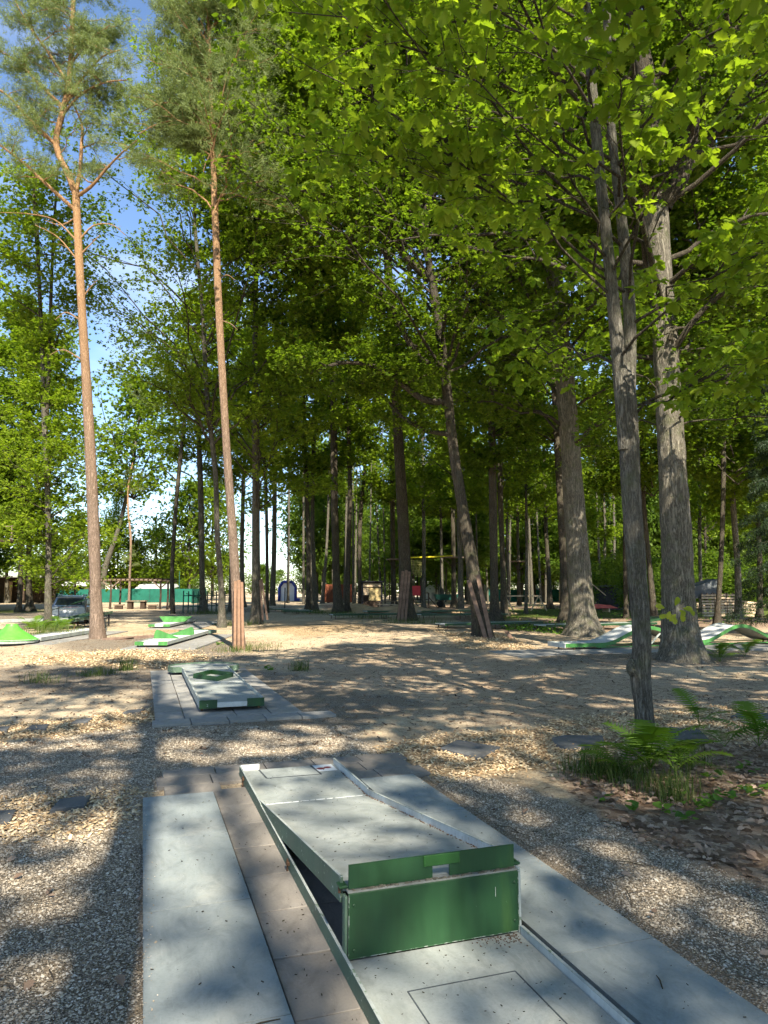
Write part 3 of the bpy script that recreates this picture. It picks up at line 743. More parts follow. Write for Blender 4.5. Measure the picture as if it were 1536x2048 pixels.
MB().bar((0.4, 1.6, 0.05), (0.4, 4.2, 0.4), 0.04).build('brace', M['black_metal'], rr)
hr = MB().tube([(-0.5, 0.2, 0.30), (-0.5, 1.2, 0.85), (-0.5, L_, 1.45)], 0.018, 6).build('handrail', M['green_paint'], rr)
for yy, z1 in ((1.6, 0.95), (3.6, 1.28)): MB().box(-0.515, -0.485, yy, yy + 0.03, 0.14 + 0.48 * yy / L_, z1).build('handrail_post', M['black_metal'], rr)
# lanes lying in the shade in the middle distance
def side_lane(px0, py0, px1, py1, label, l=6.2, z=0.20, surf='lane_surface', railm='green_paint'):
    a, b = G(px0, py0), G(px1, py1)
    z += 0.06; surf = 'lane_pale'
    o = empty('minigolf_lane', (a.x, a.y, 0), math.atan2(b.x - a.x, b.y - a.y)); tag(o, label, 'minigolf lane', 'minigolf lanes')
    flat_lane(o, min((b - a).length, l), 0.9, z, surf, railm)
    return o
side_lane(662, 1238, 868, 1235, 'long dark green lane lying in shade left of the big central trunk', 7.0, 0.22)
o = side_lane(730, 1231, 800, 1230, 'dark green lane with an upright green end behind the long shaded lane', 5.0, 0.25)
MB().prism_x([(2.6, 0.2), (3.4, 0.2), (3.4, 0.95), (3.1, 0.9), (2.8, 0.6)], -0.42, 0.42).build('upright', M['green_paint'], o)
side_lane(838, 1238, 1010, 1236, 'dark green lane in shade right of the big central trunk', 6.5, 0.22)
side_lane(838, 1231, 1010, 1229, 'second dark green lane in shade, just behind the one right of the central trunk', 7.0, 0.26)
side_lane(880, 1259, 1075, 1254, 'dark lane passing behind the leaning oak with boards', 6.2, 0.20)
o = side_lane(1080, 1262, 1300, 1256, 'lane behind the second big oak, its far end tilted up', 6.4, 0.20)
MB().hexa([(-0.45, 5.2, 0.21), (0.45, 5.2, 0.21), (0.45, 6.8, 0.42), (-0.45, 6.8, 0.42)], [(-0.45, 5.2, 0.30), (0.45, 5.2, 0.30), (0.45, 6.8, 0.52), (-0.45, 6.8, 0.52)]).build('tilted_end', M['green_paint'], o)
a = G(560, 1224)
o = side_lane(540, 1222, 615, 1226, 'low dismantled green lane on the ground left of the twin trunks', 6.0, 0.16)
o = side_lane(566, 1228, 624, 1228, 'second dismantled green lane, in front of the other one left of the twin trunks', 4.5, 0.18)

# hump lane at the right
p = G(1142, 1300); q = G(1536, 1288)
hl = empty('minigolf_lane', (p.x - 0.35, p.y + 0.25, 0), math.atan2(q.x - p.x, q.y - p.y)); tag(hl, 'pale minigolf lane with two high green-edged humps around the big oak', 'minigolf lane', 'minigolf lanes')
def hump(y):
    z = 0.16
    for c, w_, h_ in ((2.95, 1.7, 0.47), (6.55, 1.6, 0.47)):
        t_ = (y - c) / w_
        if abs(t_) < 1: z += h_ * (0.5 + 0.5 * math.cos(math.pi * t_))
    return z
ys = np.linspace(0, 9.4, 95); hw = 0.45
m = MB(); rings = [[(-hw, y, hump(y)), (hw, y, hump(y)), (hw, y, hump(y) - 0.025), (-hw, y, hump(y) - 0.025)] for y in ys]
m.loft(rings).build('hump_floor', M['lane_pale'], hl)
for s in (-1, 1):
    x = s * (hw + 0.014)
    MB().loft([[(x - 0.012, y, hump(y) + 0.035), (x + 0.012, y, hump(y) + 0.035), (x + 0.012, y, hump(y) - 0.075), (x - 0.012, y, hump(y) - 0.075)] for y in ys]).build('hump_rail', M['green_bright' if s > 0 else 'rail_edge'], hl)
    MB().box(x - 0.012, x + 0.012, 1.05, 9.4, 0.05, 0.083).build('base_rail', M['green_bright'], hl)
MB().box(-0.47, 0.47, -0.03, 0, 0.07, 0.20).build('end_board', M['rail_white'], hl)
for yy in (0.3, 1.2, 4.75, 8.3):
    for s in (-1, 1): MB().box(s * 0.42 - 0.02, s * 0.42 + 0.02, yy, yy + 0.04, -0.03, 0.14).build('foot', M['rust'], hl)
MB().bar((0.42, 3.0, 0.09), (0.42, 3.5, 0.52), 0.04).build('brace', M['rail_edge'], hl)
yw = math.atan2(q.x - p.x, q.y - p.y)
strip('slab_path', 'pale slab path beside the lane with two humps', p.x + 2.2 + 0.1, p.y + 0.15, yw, 1.9, 9.5, M['paver_grey'], 0.02, 8, 'slab')

# ------------------------------------------------------------------ stepping stones
def stone(pts, label, h=0.035):
    P_ = [G(*q) for q in pts]; c = sum(P_, Vector()) / len(P_)
    z = gh(c.x, c.y)
    m = MB().prism([(q.x - c.x, q.y - c.y) for q in P_], -0.04, h)
    o = m.build('stepping_stone', M['slate'], bevel=0.006); o.location = (c.x, c.y, z); tag(o, label, 'stepping stone', 'dark slate stepping stones')
    o.rotation_euler = (random.uniform(-0.02, 0.02), random.uniform(-0.02, 0.02), 0)
stone([(98, 1628), (118, 1606), (182, 1598), (170, 1618)], 'dark slate stepping stone in wood chips left of the slab row')
stone([(-30, 1660), (-10, 1628), (33, 1624), (20, 1648)], 'dark slate stepping stone cut by the left edge, nearest of the left stones')
stone([(50, 1462), (62, 1455), (98, 1452), (92, 1462)], 'slate stepping stone in the chip strip, second from the left edge')
stone([(-10, 1464), (0, 1457), (20, 1457), (14, 1466)], 'slate stepping stone of the chip strip at the left edge')
stone([(142, 1450), (152, 1444), (186, 1440), (176, 1448)], 'slate stepping stone in the middle of the left chip strip')
stone([(244, 1430), (256, 1424), (290, 1420), (280, 1427)], 'slate stepping stone of the chip strip nearest the diamond lane')
stone([(880, 1500), (915, 1484), (1002, 1497), (960, 1520)], 'square slate stepping stone in wood chips behind the ramp lane')
stone([(1104, 1480), (1130, 1474), (1205, 1474), (1212, 1494), (1130, 1502), (1110, 1492)], 'chipped slate stepping stone just left of the near oak trunk')
stone([(1318, 1470), (1340, 1456), (1400, 1462), (1420, 1484), (1340, 1486)], 'slate stepping stone in shade just right of the near oak trunk')
stone([(1462, 1436), (1480, 1427), (1540, 1430), (1560, 1444)], 'slate stepping stone at the right edge beyond the ferns')

# ------------------------------------------------------------------ trees
def spline(P_, n):
    P_ = np.asarray(P_, float); m = len(P_)
    seg = np.linalg.norm(np.diff(P_, axis=0), axis=1); s = np.concatenate([[0], np.cumsum(seg)]); s /= s[-1]
    t = np.linspace(0, 1, n); out = np.zeros((n, P_.shape[1]))
    tan = np.gradient(P_, s, axis=0) if m > 2 else np.repeat(((P_[1] - P_[0]) / 1.0)[None], m, 0)
    j = np.clip(np.searchsorted(s, t, side='right') - 1, 0, m - 2)
    h = (s[j + 1] - s[j])[:, None]; u = ((t - s[j]) / h[:, 0])[:, None]
    return ((2 * u**3 - 3 * u**2 + 1) * P_[j] + (u**3 - 2 * u**2 + u) * h * tan[j] + (-2 * u**3 + 3 * u**2) * P_[j + 1] + (u**3 - u**2) * h * tan[j + 1])

def trunk_mesh(name, pts, radii, sides, rings, flare, seed, rough=0.05, lobes=0.0, flare_h=0.6):
    """tapered, uneven trunk; pts Nx3, radii N"""
    C = spline(np.column_stack([pts, radii]), rings)
    rg = np.random.default_rng(seed); ph = rg.uniform(0, 6.28, 6)
    a = np.linspace(0, 2 * np.pi, sides, endpoint=False)
    V = np.zeros((rings, sides, 3)); z0 = C[0, 2]
    for i in range(rings):
        c = C[i, :3]; r_ = C[i, 3]; hgt = c[2] - z0
        fl = flare * math.exp(-hgt / flare_h) + 0.25 * flare * math.exp(-hgt / (flare_h * 4))
        lob = np.maximum(0, np.sin(5 * a + ph[0]) * 0.5 + np.sin(3 * a + ph[1]) * 0.5 + np.sin(8 * a + ph[4]) * 0.25)
        k = 1 + fl * (0.6 + lobes * lob)
        k = k * (1 + rough * (np.sin(2 * a + ph[2] + hgt * 0.5) * 0.5 + np.sin(3 * a + ph[3] - hgt * 0.8) * 0.35 + 0.3 * np.sin(hgt * 2.3 + ph[5])))
        V[i, :, 0] = c[0] + np.cos(a) * r_ * k; V[i, :, 1] = c[1] + np.sin(a) * r_ * k; V[i, :, 2] = c[2]
    return V, C
def furrow(V, C, amp, freq):
    """real bark ridges pressed into a trunk grid"""
    ri, si, _ = V.shape
    for i in range(ri):
        c = C[i, :3]
        for k in range(si):
            p = V[i, k]; dx, dy = p[0] - c[0], p[1] - c[1]; r_ = math.hypot(dx, dy) + 1e-6
            n = mnoise.noise((p[0] * freq, p[1] * freq, p[2] * freq * 0.16))
            n2 = mnoise.noise((p[0] * freq * 2.3 + 7, p[1] * freq * 2.3, p[2] * freq * 0.5))
            f = amp * (abs(n) * 2.0 - 0.5 + 0.5 * n2)
            V[i, k, 0] += dx / r_ * f; V[i, k, 1] += dy / r_ * f
    return V
def grid_mesh(name, V, mat, off):
    ri, si, _ = V.shape; idx = np.arange(ri * si).reshape(ri, si); nx_ = np.roll(idx, -1, 1)
    F_ = np.stack([idx[:-1], nx_[:-1], nx_[1:], idx[1:]], -1).reshape(-1, 4)
    me = mesh_np(name, V.reshape(-1, 3) - np.asarray(off), F_, 4, smooth=True)
    me.materials.append(mat); return me

# crown generator -------------------------------------------------------------
class Crown:
    def __init__(s, seed): s.r = np.random.default_rng(seed); s.tubes = []; s.pts = []; s.dirs = []
    def limb(s, start, end, r0, bow=0.3, sub=6, subl=0.4, n=7, tufts=True, droop=0.0):
        r_ = s.r; start, end = np.asarray(start, float), np.asarray(end, float)
        L_ = np.linalg.norm(end - start)
        ctrl = start + (end - start) * 0.45 + np.array([0, 0, bow * L_]) * 0.6 + r_.normal(0, 0.06 * L_, 3)
        t = np.linspace(0, 1, n)[:, None]
        path = (1 - t) ** 2 * start + 2 * t * (1 - t) * ctrl + t * t * end
        path[1:-1] += r_.normal(0, 0.022 * L_, (n - 2, 3))
        path[-2:, 2] -= droop * L_ * np.array([0.4, 1.0])
        s.tubes.append((path, np.linspace(r0, r0 * 0.25, n)))
        if not sub: return path
        hz = path[-1] - path[0]; az = math.atan2(hz[1], hz[0])
        for k in range(sub):
            tt = 0.3 + 0.7 * (k + r_.random()) / sub
            f = tt * (n - 1); i = min(int(f), n - 2); p = path[i] + (path[i + 1] - path[i]) * (f - i)
            sg = 1 if k % 2 else -1
            a2 = az + sg * r_.uniform(0.45, 1.25) * (1.05 - 0.5 * tt)
            sl = subl * L_ * r_.uniform(0.6, 1.15) * (1.15 - 0.45 * tt)
            el = r_.uniform(-0.35, 0.75)
            e = p + sl * np.array([math.cos(a2) * math.cos(el), math.sin(a2) * math.cos(el), math.sin(el)])
            mid = (p + e) / 2 + np.array([0, 0, 0.08 * sl]) + r_.normal(0, 0.05 * sl, 3)
            e2 = e.copy(); e2[2] -= 0.06 * sl
            s.tubes.append((np.array([p, mid, e2]), np.array([r0 * 0.3 * (1.2 - tt * 0.6), r0 * 0.18, r0 * 0.07])))
            if tufts:
                for q in (0.35, 0.6, 0.85, 1.0):
                    s.pts.append((1 - q) ** 2 * p + 2 * q * (1 - q) * mid + q * q * e2); s.dirs.append((e2 - p) / (sl + 1e-6))
        if tufts:
            for q in (0.6, 0.8, 1.0):
                s.pts.append(path[int(q * (n - 1))]); s.dirs.append((path[-1] - path[-2]) / (np.linalg.norm(path[-1] - path[-2]) + 1e-6))
        return path
    def fill(s, ax, z0, z1, Rr, nl, prof=None, r0=0.06, sub=6, lift=0.25, azr=None, tilt=0.35):
        """limbs leaving an axis ax(z) between z0 and z1"""
        r_ = s.r
        for i in range(nl):
            t = (i + r_.random()) / nl; h = z0 + (z1 - z0) * t
            rad = Rr * (prof(t) if prof else (0.72 + 0.5 * math.sin(math.pi * min(1, t * 1.15))) * (1 - max(0, t - 0.7) * 2.2))
            L_ = max(0.5, rad * r_.uniform(0.65, 1.15))
            az = i * 2.39996 + r_.normal(0, 0.35)
            if azr: az = azr[0] + (azr[1] - azr[0]) * r_.random()
            hs = max(z0 * 0.92, h - L_ * r_.uniform(0.25, 0.7) * (tilt + 0.45))
            st = ax(hs); c = ax(h)
            e = np.array([c[0] + math.cos(az) * L_, c[1] + math.sin(az) * L_, h + L_ * r_.uniform(-0.25, lift + 0.15)])
            s.limb(st, e, r0 * (1.15 - 0.75 * t) * (0.6 + 0.4 * L_ / Rr), 0.22, sub)
        top = ax(z1)
        for k in range(14): s.pts.append(np.array(top) + r_.normal(0, 0.5, 3)); s.dirs.append(np.array([0, 0, 1.0]))
    def branch_mesh(s, name, mat, off, sides=5):
        Vs, Fs, n0 = [], [], 0
        a = np.linspace(0, 2 * np.pi, sides, endpoint=False)
        for path, rad in s.tubes:
            n = len(path); T = np.gradient(path, axis=0); T /= np.linalg.norm(T, axis=1)[:, None] + 1e-9
            ref = np.array([0, 0, 1.0]) if abs(T[0, 2]) < 0.85 else np.array([1.0, 0, 0])
            A_ = np.cross(T, ref); A_ /= np.linalg.norm(A_, axis=1)[:, None] + 1e-9; B_ = np.cross(T, A_)
            V = path[:, None] + (A_[:, None] * np.cos(a)[None, :, None] + B_[:, None] * np.sin(a)[None, :, None]) * rad[:, None, None]
            idx = np.arange(n * sides).reshape(n, sides) + n0; nn = np.roll(idx, -1, 1)
            Fs.append(np.stack([idx[:-1], nn[:-1], nn[1:], idx[1:]], -1).reshape(-1, 4)); Vs.append(V.reshape(-1, 3)); n0 += n * sides
        me = mesh_np(name, np.concatenate(Vs) - np.asarray(off), np.concatenate(Fs), 4, smooth=True); me.materials.append(mat); return me
    def leaf_pts(s, n, sh, sv, per=5, jit=0.05):
        """leaf positions in small bunches of `per` round the twig points"""
        P_ = np.array(s.pts); m = n // per; i = s.r.integers(0, len(P_), m)
        Q = P_[i] + np.column_stack([s.r.normal(0, sh, m), s.r.normal(0, sh, m), s.r.normal(0, sv, m)])
        Q = np.repeat(Q, per, 0) + s.r.normal(0, jit, (m * per, 3))
        return Q, np.repeat(i, per)

def leaf_frames(r_, n, tilt=0.55, droop=0.25):
    az = r_.uniform(0, 2 * np.pi, n)
    a = np.column_stack([np.cos(az), np.sin(az), -droop + r_.normal(0, tilt * 0.7, n)]); a /= np.linalg.norm(a, axis=1)[:, None]
    up = np.column_stack([r_.normal(0, tilt, n), r_.normal(0, tilt, n), np.ones(n)])
    b = np.cross(up, a); b /= np.linalg.norm(b, axis=1)[:, None]; nrm = np.cross(a, b)
    return a, b, nrm
def leaf_mesh(name, C, size, r_, mat, off, wid=0.34, tilt=0.55, clump=None):
    n = len(C); a, b, nrm = leaf_frames(r_, n, tilt)
    L_ = (size * r_.uniform(0.5, 1.35, n))[:, None]
    v0 = C - a * L_ * 0.5; v2 = C + a * L_ * 0.5 - nrm * L_ * 0.08
    m = C + a * L_ * 0.08 - nrm * L_ * 0.06
    v1, v3 = m + b * L_ * wid + nrm * L_ * 0.12, m - b * L_ * wid + nrm * L_ * 0.12
    V = np.stack([v0, v1, v2, v3], 1).reshape(-1, 3)
    rnd = r_.random(n) if clump is None else np.clip(0.55 * clump + 0.45 * r_.random(n), 0, 1)
    me = mesh_np(name, V - np.asarray(off), np.arange(4 * n).reshape(-1, 4), 4, np.repeat(rnd, 4)); me.materials.append(mat); return me
# lobed oak leaf, pointing along +x, about 1 long
def oak_outline(seed, n=13):
    r_ = random.Random(seed); xs = np.linspace(0, 1, n); half = []
    for i, x in enumerate(xs):
        env = 0.34 * math.sin(math.pi * min(1, x ** 1.25)) ** 0.75 + 0.015
        lob = 1.0 if i % 2 == 0 else 0.60
        half.append(env * lob * r_.uniform(0.9, 1.1))
    half[0] = 0.01; half[-1] = 0.02
    return xs, np.array(half)
def oak_leaf_arrays(seed, n=13):
    xs, h = oak_outline(seed, n); n = len(xs)
    cur = -0.10 * (xs - 0.3) ** 2 * 2
    mid = np.column_stack([xs, np.zeros(n), cur]); le = np.column_stack([xs + 0.05 * (h > 0.15), h, cur + h * 0.35]); ri = np.column_stack([xs + 0.05 * (h > 0.15), -h, cur + h * 0.35])
    V = np.concatenate([mid, le, ri]); F_ = []
    for i in range(n - 1):
        F_ += [(i, i + 1, n + i + 1, n + i), (i + 1, i, 2 * n + i, 2 * n + i + 1)]
    return V, np.array(F_)
OAK = [oak_leaf_arrays(k) for k in range(3)]
OAK_LOW = oak_leaf_arrays(5, 8)
def oak_leaf_mesh(name, C, a, b, nrm, L_, rnd, off, mat):
    V0_, F0_ = OAK_LOW; n = len(C); k = len(V0_)
    V = C[:, None] + (V0_[None, :, 0, None] * a[:, None] + V0_[None, :, 1, None] * b[:, None] + V0_[None, :, 2, None] * nrm[:, None]) * L_[:, None, None]
    F_ = (F0_[None] + (np.arange(n) * k)[:, None, None]).reshape(-1, 4)
    me = mesh_np(name, V.reshape(-1, 3) - np.asarray(off), F_, 4, np.repeat(rnd, k)); me.materials.append(mat); return me
def needle_mesh(name, P_, D_, r_, mat, off, per=13, ln=0.19, wd=0.017, spread=0.75):
    n = len(P_) * per
    P2 = np.repeat(P_, per, 0) + r_.normal(0, 0.05, (n, 3)); D2 = np.repeat(D_, per, 0) + np.array([0, 0, 0.25]) + r_.normal(0, spread, (n, 3))
    D2 /= np.linalg.norm(D2, axis=1)[:, None]
    s_ = np.cross(D2, r_.normal(0, 1, (n, 3))); s_ /= np.linalg.norm(s_, axis=1)[:, None]
    L_ = (ln * r_.uniform(0.6, 1.2, n))[:, None]
    P2 = P2 - D2 * L_ * 0.15
    V = np.stack([P2 + s_ * wd / 2, P2 - s_ * wd / 2, P2 + D2 * L_], 1).reshape(-1, 3)
    rnd = np.clip(np.repeat(r_.random(len(P_)), per) * 0.6 + r_.random(n) * 0.4, 0, 1)
    me = mesh_np(name, V - np.asarray(off), np.arange(3 * n).reshape(-1, 3), 3, np.repeat(rnd, 3)); me.materials.append(mat); return me

# shared crowns for the trees behind: 16 m tall, about 3 m wide, standing on z = 0
VAR = []
for k in range(5):
    c = Crown(100 + k); wob = c.r.uniform(-0.25, 0.25, 4)
    ax = lambda z, w=wob: np.array([w[0] * math.sin(z * 0.5) + w[1] * math.sin(z * 0.23), w[2] * math.sin(z * 0.45) + w[3] * math.sin(z * 0.2), z])
    c.fill(ax, 0.3, 15.6, (2.9, 2.5, 3.2, 2.2, 2.8)[k], (40, 36, 42, 36, 32)[k], None, 0.04, 7, 0.4)
    P_, i = c.leaf_pts((32000, 28000, 33000, 25000, 23000)[k], 0.36, 0.26)
    cl = c.r.random(len(c.pts))[i]
    lm = [leaf_mesh('crown', P_, 0.2, c.r, M['oak_leaf'], (0, 0, 0), clump=cl)]
    VAR.append((lm[0], c.branch_mesh('branches', M['dark_bark'], (0, 0, 0), 4)))

for k in range(3):
    c = Crown(140 + k)
    c.fill(lambda z: np.array([0, 0, z]), 0.2, 9.6, (4.0, 3.6, 4.2)[k], 44, lambda t: (0.55 + 0.55 * math.sin(math.pi * min(1, t * 1.25))) * math.sqrt(max(0.05, 1 - t ** 3)), 0.07, 8, 0.7, None, 0.7)
    P_, i = c.leaf_pts((15000, 13000, 16000)[k], 0.5, 0.45)
    VAR.append((leaf_mesh('crown', P_, 0.27, c.r, M['oak_leaf'], (0, 0, 0), clump=c.r.random(len(c.pts))[i]), c.branch_mesh('branches', M['dark_bark'], (0, 0, 0), 4)))
def tree_common(label, base, group, name='oak_tree', cat='tree'):
    o = empty(name, (base[0], base[1], gh(base[0], base[1]) if base[1] < 110 else 0.0)); tag(o, label, cat, group); return o
def trunk_pts(path, d, dys=None):
    return np.array([A(px, py, d + (dys[i] if dys else 0)) for i, (px, py, *_) in enumerate(path)])
def extend(P_, r_, H):
    if P_[-1, 2] < H:
        dv = (P_[-1] - P_[-2]); dv = dv / (abs(dv[2]) + 1e-6); k = H - P_[-1, 2]
        P_ = np.vstack([P_, P_[-1] + np.array([dv[0] * k * 0.5, 0, k])]); r_ = np.append(r_, r_[-1] * 0.3)
    return P_, r_
def make_trunk(root, path, d, mat, sides=12, rings=40, flare=0.35, seed=1, H=None, lobes=0.3, amp=0.0, freq=14, flare_h=0.5, sway=0.25, part='trunk', rough=0.05, thin=0.64):
    P_ = trunk_pts(path, d); rad = np.array([w / 2 * mpp(py, d) for _, py, w in path]) * thin
    rs = random.Random(seed)
    for i in range(1, len(P_)): P_[i, 1] += sway * rs.uniform(-1, 1)
    if H: P_, rad = extend(P_, rad, H)
    base = np.array(root.location); P_[0, 2] = base[2] - 0.12
    V, C = trunk_mesh(part, P_, rad, sides, rings, flare, seed, rough, lobes, flare_h)
    if amp: V = furrow(V, C, amp, freq)
    link(part, grid_mesh(part, V, mat, base), None, root)
    return C
def axis_fn(C):
    z = C[:, 2]; o = np.argsort(z)
    return lambda h: np.array([np.interp(h, z[o], C[o, 0]), np.interp(h, z[o], C[o, 1]), h])

GRP = 'oaks and other broadleaved trees of the wood'
def wood_tree(label, path, d, mat, z0, z1, Rr, var, fresh=False, name='broadleaf_tree', sides=12, flare=0.75, seed=None, mossy=None):
    seed = seed if seed is not None else int(abs(path[0][0]) * 7 + d)
    b0 = A(path[0][0], path[0][1], d)
    root = tree_common(label, (b0.x, b0.y), GRP, name)
    C = make_trunk(root, path, d, M[mat], sides, 40, flare, seed, z1 + 0.5, 0.8, flare_h=0.28, rough=0.09)
    if Rr > 0:
        f = axis_fn(C); zm = z0 + 0.45 * (z1 - z0); c = f(zm); base = np.array(root.location)
        cr = link('crown', VAR[var][0], None, root)
        if fresh: cr.material_slots[0].link = 'OBJECT'; cr.material_slots[0].material = M['fresh_leaf']
        br = link('branches', VAR[var][1], None, root)
        s = Rr / (3.0 if var < 5 else 4.0); hv = 16.0 if var < 5 else 9.8
        for o in (cr, br):
            o.location = (c[0] - base[0], c[1] - base[1], z0 - base[2]); o.scale = (s, s, (z1 - z0) / hv); o.rotation_euler = (0, 0, seed * 1.7)
    return root, C

def hero_tree(label, path, d, mat, crown_fn, leaf, nleaf, leafmat='oak_leaf', name='oak_tree', sh=0.36, sv=0.24, H=None, seed=1, wid=0.34, needles=False, **kw):
    b0 = A(path[0][0], path[0][1], d)
    root = tree_common(label, (b0.x, b0.y), GRP if not needles else 'pine trees', name)
    C = make_trunk(root, path, d, M[mat], seed=seed, H=H, **kw)
    c = Crown(seed * 13 + 5); crown_fn(c, axis_fn(C), C)
    base = np.array(root.location)
    bm_ = c.branch_mesh('branches', M[mat if needles else 'dark_bark'], base, 6); link('branches', bm_, None, root)
    if needles:
        P_, D_ = np.array(c.pts), np.array(c.dirs)
        i = c.r.integers(0, len(P_), nleaf)
        link('crown', needle_mesh('crown', P_[i] + c.r.normal(0, 1, (nleaf, 3)) * np.array([0.22, 0.22, 0.13]), D_[i], c.r, M['pine_needle'], base), None, root)
    elif leaf:
        P_, i = c.leaf_pts(nleaf, sh, sv)
        link('crown', leaf_mesh('crown', P_, leaf, c.r, M[leafmat], base, wid, clump=c.r.random(len(c.pts))[i]), None, root)
    return root, C, c

def px_limb(c, pts, d, sub=7, subl=0.45, dys=None, r=(6, 2), leafy=True):
    """a limb traced from the photo at depth d (dys: depth change along it)"""
    P_ = np.array([A(px, py, d + (dys[i] if dys else 0)) for i, (px, py) in enumerate(pts)])
    n = max(8, len(pts) * 3); path = spline(P_, n)
    k = mpp(pts[0][1], d); rad = np.linspace(r[0] * k / 2, r[1] * k / 2, n)
    c.tubes.append((path, rad))
    for j in range(sub):
        i = int((0.3 + 0.7 * (j + c.r.random()) / sub) * (n - 1)); L_ = np.linalg.norm(path[-1] - path[0]) * subl * c.r.uniform(0.5, 1.0)
        az = c.r.uniform(0, 6.28); e = path[i] + L_ * np.array([math.cos(az), math.sin(az), c.r.uniform(-0.1, 0.5)])
        c.limb(path[i], e, rad[i] * 0.55, 0.15, 4 if leafy else 3, 0.45, 5, leafy)
    return path

# ---- the near oak: two stems forking, lobed leaves overhead
D0 = 8.6
nb = A(1290, 1482, D0)
near = tree_common('slender near oak forking into two stems, ferns and grass at its foot', (nb.x, nb.y), GRP, 'oak_tree')
C0 = make_trunk(near, [(1291, 1486, 41), (1287, 1420, 37), (1281, 1350, 41), (1283, 1300, 38), (1274, 1150, 37), (1263, 1000, 38), (1256, 860, 39), (1251, 790, 37), (1249, 725, 20)], D0, M['young_bark'], 28, 150, 0.10, 3, None, 0.2, 0.007, 30, 0.3, 0.02, thin=1.0)
base = np.array(near.location)
def stem(path, d, seed, part='stem', sides=18, rings=60, mat='young_bark', dys=None, amp=0.005):
    P_ = np.array([A(px, py, d + (dys[i] if dys else 0)) for i, (px, py, w) in enumerate(path)]); rad = np.array([w / 2 * mpp(py, d) for _, py, w in path])
    V, C = trunk_mesh(part, P_, rad, sides, rings, 0.0, seed, 0.05)
    if amp: V = furrow(V, C, amp, 30)
    link(part, grid_mesh(part, V, M[mat], base), None, near); return C
S1 = stem([(1250, 900, 26), (1246, 810, 31), (1234, 680, 27), (1216, 500, 22), (1200, 350, 21), (1186, 200, 19), (1172, 0, 16), (1160, -250, 15), (1150, -600, 6)], D0 - 0.05, 4)
S2 = stem([(1258, 900, 26), (1256, 800, 30), (1260, 660, 25), (1250, 500, 23), (1236, 380, 19), (1222, 250, 17), (1214, 50, 15), (1205, -200, 14), (1200, -500, 6)], D0 + 0.1, 5)
kn = G(1268, 1335); kp = A(1262, 1335, D0 - 0.04)
m = MB(); m.lathe([(0.001, -0.11), (0.05, -0.08), (0.068, -0.02), (0.06, 0.04), (0.035, 0.09), (0.001, 0.12)], 12, (kp.x - base[0] + 0.01, kp.y - base[1], kp.z - base[2])); m.build('bark_knob', M['young_bark'], near, smooth=True)
c = Crown(77)
f1, f2 = axis_fn(S1), axis_fn(S2)
# overhanging boughs towards the viewer and to the left; each ends in sprays of leaves
for i, (h, az, L_, dz) in enumerate([(5.9, 200, 2.8, 0.8), (6.0, 225, 3.4, 0.9), (6.2, 190, 3.2, 0.9), (5.9, 250, 3.2, 0.8), (6.4, 205, 4.0, 1.0), (6.6, 215, 4.4, 1.0), (6.9, 170, 3.6, 1.0), (7.3, 235, 4.6, 0.8), (7.6, 195, 4.0, 1.0), (7.8, 215, 4.2, 0.9),
                                      (8.2, 262, 3.4, 0.7), (8.3, 222, 4.8, 0.9), (8.8, 180, 3.8, 1.0), (9.2, 210, 4.2, 0.8), (5.1, 300, 2.4, 0.3), (5.6, 330, 2.6, 0.4), (6.2, 285, 3.0, 0.5), (4.5, 350, 2.2, 0.2), (6.9, 320, 3.0, 0.5), (7.7, 300, 3.2, 0.6), (8.5, 340, 3.2, 0.5), (4.35, 310, 1.8, 0.0),
                                      (5.0, 110, 2.4, 0.4), (6.3, 80, 2.6, 0.5), (7.4, 120, 3.0, 0.6), (8.6, 60, 2.8, 0.6), (9.8, 240, 4.0, 0.6), (10.2, 150, 4.0, 0.5), (10.8, 200, 3.6, 0.5), (10.4, 300, 3.0, 0.5), (11.6, 250, 2.8, 0.4)]):
    f = f1 if i % 2 == 0 else f2; st = f(h - 0.5); a_ = R(az)
    c.limb(st, (st[0] + math.cos(a_) * L_, st[1] + math.sin(a_) * L_, h + dz), 0.016 + 0.006 * L_ / 4, 0.15, 10, 0.36, 8, True, 0.05)
link('branches', c.branch_mesh('branches', M['dark_bark'], base, 6), None, near)
PER = 6
NR = 1750                                   # leaf rosettes at the twig tips
P_, ii = c.leaf_pts(NR * PER, 0.20, 0.13, PER, 0.012)
NR = len(P_) // PER
az0 = np.repeat(c.r.uniform(0, 6.28, NR), PER) + np.tile(np.arange(PER) * 2 * np.pi / PER, NR) + c.r.normal(0, 0.3, NR * PER)
a_ = np.column_stack([np.cos(az0), np.sin(az0), c.r.normal(-0.5, 0.38, NR * PER)]); a_ /= np.linalg.norm(a_, axis=1)[:, None]
up = np.column_stack([c.r.normal(0, 0.3, NR * PER), c.r.normal(0, 0.3, NR * PER), np.ones(NR * PER)])
b2 = np.cross(up, a_); b2 /= np.linalg.norm(b2, axis=1)[:, None]; n2_ = np.cross(a_, b2)
L_ = 0.155 * c.r.uniform(0.45, 1.25, len(P_)); rn = np.clip(np.repeat(c.r.random(NR), PER) * 0.6 + c.r.random(len(P_)) * 0.4, 0, 1)
